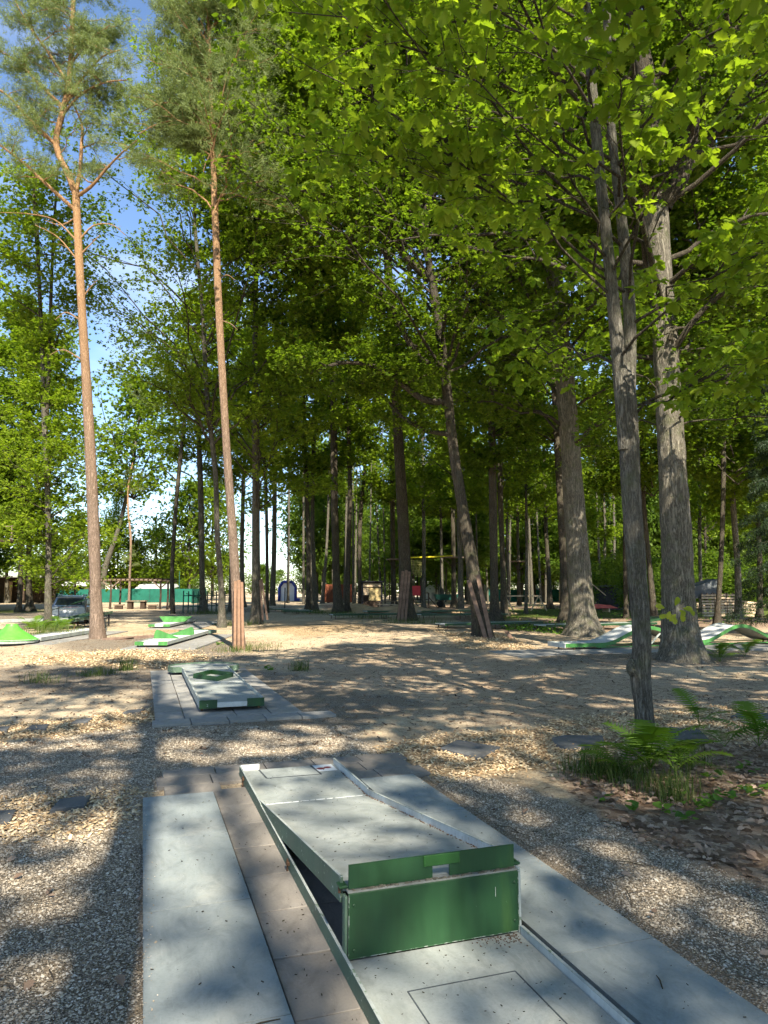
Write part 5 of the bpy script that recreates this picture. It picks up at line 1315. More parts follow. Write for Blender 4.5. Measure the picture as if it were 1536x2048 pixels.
# ---- the wood goes on behind the viewpoint and shades the foreground
r_ = np.random.default_rng(4)
cs, cl, tb = [], [], Crown(2)
for (x, y, H, Rr, z0, n) in [(4.6, -14.5, 24, 3.8, 13, 4300), (-1.4, -18.5, 25, 4.0, 13, 4200), (9.0, -11.5, 22, 3.8, 11, 4600), (10.5, -18.0, 26, 4.2, 14, 4600), (3.0, -23.0, 28, 4.2, 16, 5400), (12.5, 2.5, 18, 3.8, 6, 5200), (15.5, 9.0, 19, 4.0, 6, 5200), (-6.5, -23.0, 27, 4.0, 15, 4000),
                            (18, -4, 20, 4.4, 7, 5000), (6.0, 0.4, 22, 4.2, 9.5, 19000), (1.2, -5.5, 23, 3.8, 13, 5200), (9.5, 4.0, 21, 3.6, 10, 8200), (10.5, -6.5, 24, 4.2, 12, 6800)]:
    c = Crown(int(400 + x * 3 + y)); c.fill(lambda z, x=x, y=y: np.array([x, y, z]), z0, H, Rr, 24, None, 0.06, 7, 0.3)
    P_, i = c.leaf_pts(int(n * 1.15), 0.30, 0.2); cs.append(P_); cl.append(c.r.random(len(c.pts))[i]); tb.tubes += c.tubes
    tb.tubes.append((np.array([[x, y, -0.2], [x + 0.1, y, H * 0.5], [x, y, H]]), np.array([0.24, 0.17, 0.04])))
sw = empty('surrounding_wood'); tag(sw, 'oak wood around the viewpoint whose crowns dapple the foreground with shade', 'wood', kind='stuff')
link('foliage', leaf_mesh('foliage', np.concatenate(cs), 0.23, r_, M['oak_leaf'], (0, 0, 0), 0.36, 0.5, np.concatenate(cl)), None, sw)
link('trunk_mass', tb.branch_mesh('trunk_mass', M['grey_bark'], (0, 0, 0), 6), None, sw)

# ------------------------------------------------------------------ boards leaning on trees
def boards(label_base, items, mat='sawn_board', d=20, group='boards strapped to trunks'):
    for k, (x0, y0, x1, y1, w, lab) in enumerate(items):
        p, q = A(x0, y0, d), A(x1, y1, d); wm = w * mpp(y0, d)
        root = tag(MB().bar(Vector((0, 0, 0)), q - p, wm, 0.035, up=(0, 1, 0)).build('board', M[mat]), lab, 'board', group)
        root.location = p
boards('', [(470, 1299, 471, 1162, 5.5, 'leftmost upright board at the foot of the straight pine'), (478, 1301, 478, 1160, 6, 'middle upright board at the foot of the straight pine'), (486, 1299, 484, 1164, 5, 'rightmost upright board at the foot of the straight pine')], 'sawn_board', 21.85)
boards('', [(526, 1240, 520, 1160, 4, 'left weathered board leaning right of the tall broadleaved tree'), (535, 1240, 523, 1158, 4, 'right weathered board leaning right of the tall broadleaved tree')], 'grey_board', 37.2)
boards('', [(796, 1250, 806, 1142, 6, 'leftmost dark board of the bundle on the central trunk'), (803, 1252, 813, 1140, 6, 'middle dark board of the bundle on the central trunk'), (810, 1251, 819, 1143, 5, 'rightmost dark board of the bundle on the central trunk')], 'grey_board', 41.2)
boards('', [(974, 1286, 937, 1160, 8, 'long board along the front of the leaning oak'), (984, 1284, 955, 1150, 8, 'long board along the right side of the leaning oak')], 'grey_board', 24.85)
boards('', [(1030, 1284, 1012, 1262, 7, 'short board lying propped right of the leaning oak')], 'grey_board', 25.5)
boards('', [(205, 1279, 312, 1272, 5, 'brown plank lying on the ground beside the left pine'), (212, 1284, 268, 1276, 3, 'thin splintered plank in front of the one beside the left pine')], 'grey_board', 25.4, 'planks by the pine')

# ------------------------------------------------------------------ car
def make_car():
    cr = empty('parked_car', G(135, 1249), R(-16)); cr.scale = (1, 1, 0.91); tag(cr, 'silver-grey estate car parked beside the young leafy tree, seen from behind', 'car')
    # local: x right, y forward (away), rear at y = 0; sections (y, half width, z sill, z belt, z deck)
    def ring(y, w, z0, zb, zt, wt):
        pts = [(-w * 0.90, z0), (-w * 0.99, z0 + 0.16), (-w, (z0 + zb) / 2), (-w * 0.97, zb), (-wt, zt), (wt, zt), (w * 0.97, zb), (w, (z0 + zb) / 2), (w * 0.99, z0 + 0.16), (w * 0.90, z0)]
        return [(x, y, z) for x, z in pts]
    secs = [(0.02, 0.80, 0.36, 0.94, 1.00, 0.72), (0.10, 0.88, 0.28, 0.98, 1.05, 0.78), (0.45, 0.92, 0.24, 0.99, 1.06, 0.80), (1.2, 0.93, 0.22, 0.98, 1.04, 0.80), (2.4, 0.93, 0.22, 0.97, 1.02, 0.80), (3.1, 0.92, 0.23, 0.95, 1.02, 0.78), (3.9, 0.88, 0.25, 0.86, 0.95, 0.70), (4.35, 0.78, 0.30, 0.70, 0.76, 0.60), (4.45, 0.70, 0.36, 0.60, 0.64, 0.52)]
    MB().loft([ring(*s) for s in secs]).build('body', M['car_paint'], cr, smooth=True, sharp=35)
    def gring(y, w0, z0, w1, z1): return [(-w0, y, z0), (-w0 * 0.98, y, (z0 + z1) / 2 - 0.02), (-w1, y, z1 - 0.05), (-w1 * 0.86, y, z1), (w1 * 0.86, y, z1), (w1, y, z1 - 0.05), (w0 * 0.98, y, (z0 + z1) / 2 - 0.02), (w0, y, z0)]
    MB().loft([gring(0.14, 0.80, 1.0, 0.74, 1.08), gring(0.34, 0.80, 1.0, 0.68, 1.42), gring(0.50, 0.80, 1.0, 0.66, 1.58), (gring(1.3, 0.81, 1.0, 0.67, 1.64)), gring(2.3, 0.81, 1.0, 0.66, 1.62), gring(2.9, 0.80, 0.99, 0.64, 1.42), gring(3.5, 0.78, 0.96, 0.72, 1.02)]).build('cabin', M['car_paint'], cr, smooth=True, sharp=35)
    MB().hexa([(-0.66, 0.128, 1.10), (0.66, 0.128, 1.10), (0.66, 0.20, 1.10), (-0.66, 0.20, 1.10)], [(-0.58, 0.33, 1.43), (0.58, 0.33, 1.43), (0.58, 0.40, 1.43), (-0.58, 0.40, 1.43)]).build('rear_window', M['glass_dark'], cr)
    MB().hexa([(-0.60, 0.34, 1.50), (0.60, 0.34, 1.50), (0.62, 0.52, 1.56), (-0.62, 0.52, 1.56)], [(-0.60, 0.335, 1.545), (0.60, 0.335, 1.545), (0.62, 0.55, 1.605), (-0.62, 0.55, 1.605)]).build('spoiler', M['car_paint'], cr)
    for s in (-1, 1):
        for (y0, y1, yt0, yt1) in ((0.55, 1.25, 0.75, 1.28), (1.35, 2.2, 1.38, 2.15)):
            MB().hexa([(s * 0.815, y0, 1.05), (s * 0.815, y1, 1.05), (s * 0.79, y1, 1.06), (s * 0.79, y0, 1.06)], [(s * 0.70, yt0, 1.53), (s * 0.70, yt1, 1.54), (s * 0.66, yt1, 1.53), (s * 0.66, yt0, 1.53)]).build('side_window', M['glass_dark'], cr)
        tl = MB().hexa([(s * 0.46, 0.045, 0.93), (s * 0.86, 0.11, 0.95), (s * 0.80, 0.2, 0.95), (s * 0.46, 0.2, 0.93)], [(s * 0.46, 0.045, 1.0), (s * 0.85, 0.12, 1.06), (s * 0.78, 0.2, 1.06), (s * 0.46, 0.2, 1.0)]).build('tail_light', M['tail_red'], cr)
        MB().box(s * 0.72 - 0.12, s * 0.72 + 0.12, -0.035, 0.05, 0.46, 0.53).build('reflector', M['plate_white'], cr)
        MB().tube([(s * 0.52, -0.03, 0.33), (s * 0.52, 0.12, 0.33)], 0.055, 12).build('exhaust', M['chrome'], cr)
        MB().hexa([(s * 0.90, 2.55, 1.0), (s * 1.09, 2.58, 1.0), (s * 1.07, 2.70, 1.0), (s * 0.90, 2.68, 1.0)], [(s * 0.90, 2.55, 1.13), (s * 1.09, 2.58, 1.15), (s * 1.07, 2.70, 1.15), (s * 0.90, 2.68, 1.13)]).build('wing_mirror', M['car_trim'], cr)
        MB().tube([(s * 0.60, 0.55, 1.61), (s * 0.60, 0.65, 1.67), (s * 0.61, 2.1, 1.68), (s * 0.61, 2.25, 1.62)], 0.018, 6).build('roof_rail', M['alloy'], cr)
        for y in (0.85, 3.55):
            w = MB().tube([(s * 0.70, y, 0.33), (s * 0.915, y, 0.33)], 0.335, 24).build('wheel', M['tyre_rubber'], cr)
            MB().tube([(s * 0.916, y, 0.33), (s * 0.925, y, 0.33)], 0.22, 18).build('rim', M['alloy'], w)
    MB().box(-0.5, 0.5, 0.020, 0.045, 0.965, 0.985).build('light_bar', M['tail_red'], cr)
    MB().box(-0.82, 0.82, -0.028, 0.12, 0.40, 0.60).build('bumper', M['car_paint'], cr, bevel=0.03)
    MB().box(-0.80, 0.80, -0.020, 0.13, 0.26, 0.398).build('bumper_skirt', M['car_trim'], cr, bevel=0.03)
    MB().box(-0.26, 0.26, -0.002, 0.025, 0.685, 0.795).build('number_plate', M['plate_white'], cr)
    MB().box(-0.42, 0.42, 0.008, 0.03, 0.80, 0.825).build('trim_strip', M['chrome'], cr)
    MB().bar((-0.05, 0.125, 1.12), (0.42, 0.135, 1.13), 0.02).build('wiper', M['car_trim'], cr)
    MB().box(-0.02, 0.02, 1.0, 1.15, 1.64, 1.71).build('antenna', M['car_trim'], cr)
make_car()

# ------------------------------------------------------------------ pergola, table, fences, caravans on the left
def at_root(name, px, d, label, cat, group=None, yaw=0.0, z=0.0):
    x = (px - 768) / FPX * d / CT * 1.0
    o = empty(name, (A(px, 1181, d).x, d, z), yaw); tag(o, label, cat, group); return o
pg = at_root('pergola', 272, 66, 'rustic pergola of dark poles over the picnic place', 'pergola')
for x, y, zt in ((-2.35, 0, 2.6), (-2.35, 2.4, 2.6), (2.25, 0, 2.6), (2.75, 0.6, 2.6), (2.4, 2.6, 2.6), (-6.0, 0.8, 2.6)):
    m = MB().tube([(x, y, -0.1), (x + 0.05, y, 1.3), (x, y, zt)], [0.11, 0.09, 0.09], 8)
    m.build('post', M['dark_wood'], pg)
for x, y in ((-2.35, 0), (2.25, 0)):
    for s in (-1, 1): MB().bar((x, y, 1.95), (x + s * 0.75, y, 2.6), 0.10).build('brace', M['old_wood'], pg)
for y in (0, 1.2, 2.5): MB().tube([(-6.2, y, 2.66), (0, y, 2.72), (3.0, y, 2.64)], 0.09, 7).build('beam', M['old_wood'], pg)
for x in np.arange(-6.0, 2.9, 0.42): MB().tube([(float(x), -0.4, 2.80), (float(x) + 0.1, 2.9, 2.82)], 0.055, 6).build('rafter', M['dark_wood'], pg)
pt = at_root('picnic_table', 270, 66, 'heavy wooden picnic table with benches under the pergola', 'picnic table')
MB().box(-0.9, 0.9, 0.2, 1.1, 0.72, 0.82).build('table_top', M['old_wood'], pt)
for x in (-0.6, 0.6): MB().box(x - 0.2, x + 0.2, 0.35, 0.95, -0.05, 0.715).build('leg', M['dark_wood'], pt)
for x in (-1.55, 1.55):
    b = MB().box(x - 0.5, x + 0.5, 0.1, 0.5, 0.36, 0.46).build('bench_seat', M['old_wood'], pt)
    MB().box(x - 0.35, x + 0.35, 0.15, 0.45, -0.05, 0.358).build('bench_foot', M['dark_wood'], pt)
# green windbreak net along the camp site
wf = empty('net_fence', (0, 0, 0)); tag(wf, 'green windbreak net fence along the camp site', 'fence')
fx = [A(px, 1181, 104).x for px in (-260, -150, -60, 0, 60, 120, 180, 240, 300, 350, 412)]
for k in range(len(fx) - 1):
    MB().box(fx[k] + 0.02, fx[k + 1] - 0.02, 103.97 + 0.02 * (k % 2), 104.0 + 0.02 * (k % 2), 0.0, 1.95 + 0.05 * math.sin(k)).build('net_panel', M['net_green'], wf)
for k in range(len(fx)): MB().box(fx[k] - 0.04, fx[k] + 0.04, 103.86, 103.94, -0.1, 2.05).build('post', M['fence_green'], wf)
wf2 = tag(MB().box(-0.03, 0.03, 0, 8.0, 0, 1.95).build('net_fence', M['net_green']), 'short return of green net at the right end of the camp fence', 'fence'); wf2.location = (fx[-1] + 0.1, 95.9, 0)
def caravan(px, d, w, h, label, z=0.0):
    o = at_root('caravan', px, d, label, 'caravan', 'caravans behind the net fence')
    MB().prism_x([(0, 0.4), (2.2, 0.4), (2.2, h), (0, h)], -w / 2, w / 2).build('body', M['caravan_white'], o, bevel=0.15)
    MB().hexa([(-w / 2 - 0.6, -1.2, h - 0.35), (w / 2 + 0.5, -1.2, h - 0.35), (w / 2 + 0.5, 2.6, h + 0.02), (-w / 2 - 0.6, 2.6, h + 0.02)], [(-w / 2 - 0.2, -0.2, h + 0.30), (w / 2 + 0.2, -0.2, h + 0.30), (w / 2 + 0.2, 2.3, h + 0.42), (-w / 2 - 0.2, 2.3, h + 0.42)]).build('awning_roof', M['caravan_grey'], o)
    MB().box(-w * 0.12, w * 0.12, -0.02, -0.002, h - 0.95, h - 0.4).build('window', M['glass_dark'], o)
    MB().box(-w * 0.14, w * 0.14, -0.012, -0.0005, h - 1.0, h - 0.35).build('window_frame', M['caravan_grey'], o)
    for s in (-1, 1): MB().tube([(s * w * 0.2, 0.3, 0.33), (s * w * 0.2, 0.5, 0.33)], 0.33, 14).build('wheel', M['tyre_rubber'], o)
caravan(160, 108, 4.2, 2.75, 'white caravan with grey awning roof left of the left pine')
caravan(312, 110, 4.6, 2.35, 'low white caravan behind the pergola')
# green slat gate by the mossy trunk
gt = empty('slat_fence', G(366, 1226), R(22)); tag(gt, 'short dark green slat fence standing end-on left of the mossy trunk', 'fence')
for k in range(11): MB().tube([(0.0, k * 0.62, 0.0), (0.0, k * 0.62, 1.72 - 0.03 * (k % 2))], 0.05, 6).build('slat', M['fence_green'], gt)
for z in (0.45, 1.3): MB().box(0.05, 0.09, -0.1, 6.3, z, z + 0.07).build('crossbar', M['fence_green'], gt)
MB().bar((0.11, 0.2, 1.5), (0.11, 5.6, 0.3), 0.05).build('brace', M['black_metal'], gt)
# hut at the left edge
hu = at_root('open_hut', 10, 98, 'open wooden hut with flat roof at the left edge behind the net', 'hut')
MB().box(-5, 5.2, -0.3, 4.5, 3.55, 3.75).build('roof', M['caravan_grey'], hu)
for x in (-4.6, -2.2, 0.2, 2.6, 4.9): MB().box(x - 0.1, x + 0.1, -0.1, 0.1, 0, 3.55).build('post', M['dark_wood'], hu)
MB().box(-4.8, 5.0, 4.2, 4.4, 0, 3.55).build('back_wall', M['dark_wood'], hu)
MB().box(-1.8, -0.8, 3.2, 3.4, 0.2, 3.0).build('door', M['pale_wood'], hu)
# tree platform at the left edge
tp = tag(MB().hexa([(-1.5, 0, 0), (0.75, 0, 0), (0.75, 1.6, 0), (-1.5, 1.6, 0)], [(-1.5, -0.05, 0.14), (0.8, -0.05, 0.14), (0.8, 1.65, 0.14), (-1.5, 1.65, 0.14)]).build('tree_platform', M['dark_wood']), 'wooden tree platform high at the left edge', 'platform', 'rope course platforms')
tp.location = A(2, 1083, 45)
MB().box(0.55, 0.62, 0.1, 0.17, 0.14, 1.0).build('post', M['old_wood'], tp); MB().box(-1.4, 0.7, 0.08, 0.19, 0.95, 1.02).build('handrail', M['old_wood'], tp)
# green pole
o = tag(MB().tube([(0, 0, 0), (0, 0, 4.6)], 0.06, 8).build('pole', M['fence_green']), 'thin green pole behind the net fence near the bent pine', 'pole'); o.location = (A(358, 1181, 106).x, 106, 0)

# ------------------------------------------------------------------ play area in the background
ar = at_root('inflatable_arch', 575, 118, 'blue and white inflatable arch on the open ground', 'inflatable')
prof = [(-1.35, 0), (-1.35, 2.35), (-0.75, 3.15), (0.75, 3.15), (1.35, 2.35), (1.35, 0)]
for p, q in zip(prof[:-1], prof[1:]): MB().tube([(p[0], 0, p[1]), ((p[0] + q[0]) / 2, 0, (p[1] + q[1]) / 2), (q[0], 0, q[1])], 0.24, 10).build('tube', M['blue_pvc'], ar, smooth=True)
MB().prism([(-1.3, 0.1), (1.3, 0.1), (1.3, 0.9), (-1.3, 0.9)], 0.0, 2.3).build('back_wall', M['white_pvc'], ar)
MB().hexa([(-1.3, 0.1, 2.301), (1.3, 0.1, 2.301), (1.3, 0.9, 2.301), (-1.3, 0.9, 2.301)], [(-0.7, 0.1, 3.0), (0.7, 0.1, 3.0), (0.7, 0.9, 3.0), (-0.7, 0.9, 3.0)]).build('back_top', M['white_pvc'], ar)
MB().tube([(1.4, -0.5, 0.25), (2.1, -0.5, 0.22)], 0.25, 8).build('side_tube', M['blue_pvc'], ar)
ct = at_root('steel_container', 676, 100, 'rusty orange steel container behind the trunks', 'container')
MB().hexa([(-1.8, 0, 0.1), (2.2, 0, 0.1), (2.2, 2, 0.1), (-1.8, 2, 0.1)], [(-2.0, 0, 2.6), (2.2, 0, 2.6), (2.2, 2, 2.6), (-2.0, 2, 2.6)]).build('shell', M['orange_steel'], ct)
for x in (-1.6, -0.6, 0.4, 1.4): MB().box(x - 0.06, x + 0.06, -0.10, -0.002, 0.15, 2.5).build('rib', M['orange_steel'], ct)
for x in (-1.4, 1.6): MB().tube([(x, 0.2, 0.12), (x, 1.8, 0.12)], 0.18, 8).build('roller', M['black_metal'], ct)
MB().bar((-1.7, -0.06, 0.3), (-0.4, -0.06, 2.4), 0.08).build('brace', M['rust'], ct)
ks = at_root('kiosk', 744, 70, 'small kiosk with dark roof and yellowish shutter', 'kiosk')
KW = 2.05
MB().box(-1.12, 1.15, -0.25, 1.9, 2.55, 2.68).build('roof', M['roof_felt'], ks)
MB().box(-1.0, 1.0, 1.6, 1.7, 0, 2.55).build('back_wall', M['dark_wood'], ks)
for x in (-0.95, 0.95): MB().box(x - 0.09, x + 0.09, 0, 0.18, 0, 2.55).build('post', M['roof_felt'], ks)
MB().box(-0.86, 0.86, 0.02, 0.10, 2.10, 2.42).build('fascia', M['pale_wood'], ks)
MB().box(-0.30, 0.84, 0.03, 0.09, 0.75, 2.0).build('shutter', M['plywood'], ks)
MB().box(-0.86, -0.32, 0.05, 0.09, 1.3, 2.0).build('shelf_board', M['pale_wood'], ks)
MB().box(-0.86, 0.86, 0.0, 0.12, 0.0, 0.72).build('counter', M['dark_wood'], ks)
pb = at_root('picnic_bench', 772, 66, 'pale picnic bench in front of the kiosk', 'bench')
MB().box(-0.9, 1.1, 0, 0.75, 0.72, 0.78).build('table_top', M['old_wood'], pb)
for x in (-0.6, 0.8):
    for s in (-1, 1): MB().bar((x, 0.37 + s * 0.6, 0), (x, 0.37 + s * 0.15, 0.72), 0.09, 0.05).build('leg', M['pale_wood'], pb)
for y in (-0.45, 0.95): MB().box(-0.9, 1.1, y, y + 0.28, 0.42, 0.47).build('seat', M['pale_wood'], pb)
# sand heap
def heap(cx, cy, rx, ry, h, label, seed):
    V, F_ = [], []; n, k = 14, 40
    for i in range(n + 1):
        t = i / n
        for j in range(k):
            a = 2 * math.pi * j / k; w = 1 + 0.18 * wnoise(math.cos(a) * 2, math.sin(a) * 2, 1.0, seed)
            x, y = rx * t * w * math.cos(a), ry * t * w * math.sin(a)
            V.append((x, y, h * max(0, (1 - t) ** 0.9) * (1 + 0.25 * wnoise(x, y, 0.7, seed)) + 0.03 * wnoise(x, y, 3, seed) - 0.25 * (t > 0.95)))
    for i in range(n):
        for j in range(k): F_.append((i * k + j, (i + 1) * k + j, (i + 1) * k + (j + 1) % k, i * k + (j + 1) % k))
    o = MB(); o.add(V, F_); o = o.build('sand_heap', M['sand_heap'], smooth=True); o.location = (cx, cy, 0); tag(o, label, 'sand heap', 'sand heaps')
p = A(800, 1181, 52); heap(p.x, 52, 4.2, 2.4, 0.85, 'flat-topped sand heap behind the central trunk', 3)
p = A(712, 1181, 56); heap(p.x, 58, 2.6, 1.8, 0.8, 'smaller sand heap left of the central trunk', 8)
p = A(955, 1181, 54); heap(p.x, 54, 3.2, 2.0, 0.6, 'low sunlit sand heap behind the leaning oak', 13)
# slim dark posts
for px, py, d, hh, lab in ((570, 1220, 66, 2.0, 'slim dark post in front of the blue and white arch'), (634, 1216, 70, 2.2, 'slim dark post right of the twin trunks'), (697, 1214, 74, 2.2, 'slim dark post left of the kiosk'), (877, 1214, 74, 2.4, 'slim dark post at the rope course')):
    o = tag(MB().box(-0.045, 0.045, -0.045, 0.045, -0.1, hh).build('post', M['black_metal']), lab, 'post', 'slim dark fence posts'); o.location = (A(px, 1181, d).x, d, 0)
# rope course: platforms, yellow line, cargo net, red slide frame, swing frame
def platform(px, py, d, w, label):
    o = empty('rope_platform', A(px, py, d)); tag(o, label, 'platform', 'rope course platforms')
    MB().prism([(w * math.cos(a), w * math.sin(a)) for a in np.linspace(0, 2 * math.pi, 9)[:-1]], 0, 0.12).build('deck', M['old_wood'], o)
    for s in (-1, 1): MB().bar((0, 0, -0.9), (s * w * 0.8, 0, 0), 0.09).build('brace', M['dark_wood'], o)
    return o
platform(905, 1116, 71.6, 1.15, 'round rope-course deck with yellow line, left of the leaning oak')
platform(1038, 1124, 77.6, 0.95, 'second rope-course deck right of the leaning oak')
platform(790, 1120, 71.6, 0.9, 'rope-course deck peeping out left of the central trunk')
a0, a1 = A(800, 1116, 71.0), A(905, 1112, 71.0)
o = tag(MB().bar(Vector(), a1 - a0, 0.10, 0.13).build('safety_line', M['yellow_strap']), 'bright yellow safety line between the rope-course decks', 'line'); o.location = a0
nt = MB(); c0 = A(832, 1120, 70.6)
for i in range(11):
    t = i / 10; nt.bar(Vector((-0.6 + 1.5 * t, 0, 0)), Vector((-0.6 + 1.5 * t + 0.1, 0, -1.0 - 0.7 * math.sin(math.pi * t))), 0.035)
for j in range(9):
    z = -0.1 - j * 0.16; nt.bar(Vector((-0.6 + 0.03 * j, 0.01, z)), Vector((0.95 - 0.04 * j, 0.01, z)), 0.035)
o = tag(nt.build('cargo_net', M['net_yellow']), 'pale yellow cargo net hanging right of the central trunk', 'net'); o.location = c0
sl = at_root('play_tower', 846, 70, 'low play tower with red panel right of the central trunk', 'play tower')
MB().box(-1.2, -0.25, 0, 0.12, 1.25, 2.2).build('red_panel', M['red_plastic'], sl)
for x in (-1.2, 0.55): MB().box(x - 0.07, x + 0.07, 0.12, 0.26, 0, 1.5).build('post', M['dark_wood'], sl)
for p, q in (((-1.2, 0.2, 1.1), (-0.3, 0.2, 0)), ((0.55, 0.2, 1.1), (1.5, 0.2, 0)), ((-1.2, 0.2, 0.85), (0.55, 0.2, 0.85)), ((-1.2, 0.2, 1.5), (0.55, 0.2, 1.5))): MB().bar(p, q, 0.10).build('beam', M['dark_wood'], sl)
for px, d, lab in ((1040, 62, 'low pale wooden play frame right of the leaning oak'),):
    o = at_root('climbing_frame', px, d, lab, 'climbing frame')
    for x in (-1.3, 1.6):
        for s in (-1, 1): MB().bar((x + s * 0.7, 0, 0), (x, 0, 1.25), 0.10).build('leg', M['pale_wood'], o)
    MB().bar((-1.5, 0, 1.27), (1.8, 0, 1.27), 0.12).build('beam', M['pale_wood'], o)
    MB().box(-0.6, 0.9, -0.1, 0.2, 0.35, 0.42).build('plank', M['pale_wood'], o)
for k, (px, d, w, lab) in enumerate(((868, 120, 3.6, 'white tent roof far behind the rope course'), (972, 118, 3.0, 'white tent roof glimpsed right of the leaning oak'), (1068, 116, 2.4, 'small white tent far behind the play frame'))):
    o = at_root('tent', px, d, lab, 'tent', 'white tents in the distance')
    MB().loft([[(-w / 2, 0, 0), (w / 2, 0, 0), (w / 2, 2.5, 0), (-w / 2, 2.5, 0)], [(-w / 2, 0, 1.6), (w / 2, 0, 1.6), (w / 2, 2.5, 1.6), (-w / 2, 2.5, 1.6)], [(-w * 0.2, 1.0, 2.7), (w * 0.2, 1.0, 2.7), (w * 0.2, 1.5, 2.7), (-w * 0.2, 1.5, 2.7)]]).build('canvas', M['caravan_white'], o)
    MB().box(-w * 0.12, w * 0.12, -0.03, -0.002, 0.0, 1.4).build('door_flap', M['caravan_grey'], o)
wf3 = tag(MB().box(-6, 6, 0, 0.04, 0, 1.9).build('net_fence', M['net_green']), 'stretch of green net fence far behind the play frame', 'fence'); wf3.location = (A(1050, 1181, 112).x, 112, 0)
# bin and barrow near the rope course
o = at_root('dark_bin', 950, 66, 'dark upright bin left of the leaning oak', 'bin'); MB().lathe([(0.28, 0), (0.33, 1.05), (0.35, 1.06), (0.35, 1.15), (0.2, 1.2)], 12).build('barrel', M['black_metal'], o); MB().box(-0.2, 0.2, -0.4, -0.34, 0.95, 1.0).build('handle', M['black_metal'], o)
o = at_root('trailer', 893, 74, 'small dark trailer standing below the rope-course deck', 'trailer'); MB().hexa([(-1.0, 0, 0.75), (1.0, 0, 0.75), (1.0, 1.2, 0.75), (-1.0, 1.2, 0.75)], [(-1.35, -0.2, 1.35), (1.35, -0.2, 1.35), (1.35, 1.4, 1.35), (-1.35, 1.4, 1.35)]).build('tub', M['fence_green'], o)
for x in (-0.7, 0.7): MB().tube([(x, -0.1, 0.35), (x, 0.05, 0.35)], 0.34, 14).build('wheel', M['tyre_rubber'], o); MB().bar((x, 0.3, 0.3), (x, 0.3, 0.75), 0.08).build('strut', M['black_metal'], o)
# right background: dark shed, red canoe, pallet wall with tarp
sh = at_root('dark_shed', 1232, 64, 'dark boarded shed with netting behind the second big oak', 'shed')
for k in range(12): MB().box(-2.6 + k * 0.44, -2.6 + k * 0.44 + 0.42, 0, 0.08, 0, 2.0 + 0.04 * (k % 3)).build('plank', M['shed_dark'], sh)
MB().box(-2.8, 2.9, -0.25, 2.2, 2.1, 2.2).build('roof', M['tarp_grey'], sh)
for x in (-2.55, 0, 2.6): MB().box(x - 0.06, x + 0.06, 2.0, 2.12, 0, 2.1).build('post', M['shed_dark'], sh)
cn = empty('canoe', (A(1190, 1181, 58).x, 58, 0.30), R(70)); tag(cn, 'red canoe lying keel up right of the second big oak', 'canoe')
MB().loft([[(0.42 * s_ * math.cos(a), y, 0.35 * s_ * math.sin(a)) for a in np.linspace(0, math.pi, 9)] for y, s_ in ((-2.2, 0.05), (-1.6, 0.6), (-0.7, 0.95), (0.4, 1.0), (1.4, 0.75), (2.2, 0.05))]).build('hull', M['canoe_red'], cn, smooth=True)
for y in (-1.0, 1.0): MB().box(-0.45, 0.45, y - 0.05, y + 0.05, -0.32, -0.002).build('trestle', M['pale_wood'], cn)
o = tag(MB().bar(Vector(), Vector((1.3, 0, -1.1)), 0.06).build('pole', M['pale_wood']), 'pale pole leaning over the red canoe', 'pole'); o.location = A(1178, 1163, 56.5)
pw = empty('pallet_wall', (A(1402, 1181, 47).x, 47, 0), R(-12)); tag(pw, 'leaning wall of sunlit wooden pallets right of the massive oak', 'pallet wall')
rs = random.Random(21)
for col in range(3):
    x0 = col * 0.95
    for k in range(8): MB().box(x0 + 0.02, x0 + 0.92, -0.02 + rs.uniform(-.01, .01), 0.01 + rs.uniform(0.01, .02), 0.05 + k * 0.19, 0.05 + k * 0.19 + rs.uniform(0.09, 0.13)).build('slat', M['pale_wood'], pw)
    for x in (0.06, 0.46, 0.84): MB().box(x0 + x, x0 + x + 0.08, 0.035, 0.13, -0.05, 1.58).build('stringer', M['old_wood'], pw)
MB().hexa([(-0.4, 0.25, 1.2), (1.5, 0.25, 1.4), (1.5, 1.6, 1.4), (-0.4, 1.6, 1.2)], [(-0.4, 0.3, 1.95), (1.5, 0.3, 2.5), (1.5, 1.5, 2.5), (-0.4, 1.5, 1.95)]).build('tarp', M['tarp_grey'], pw)
for k in range(5):
    o = tag(MB().box(-1.2, 1.2, 0, 0.05, 0, 0.14).build('board', M['pale_wood']), ('lowest', 'second lowest', 'middle', 'second highest', 'topmost')[k] + ' board of the stack at the right end of the pallet wall', 'board', 'stacked boards by the pallets'); o.location = (A(1470, 1181, 47.5).x + 0.1 * k, 47.5 + 0.03 * k, 0.15 + 0.2 * k); o.rotation_euler = (0, 0.12, 0)

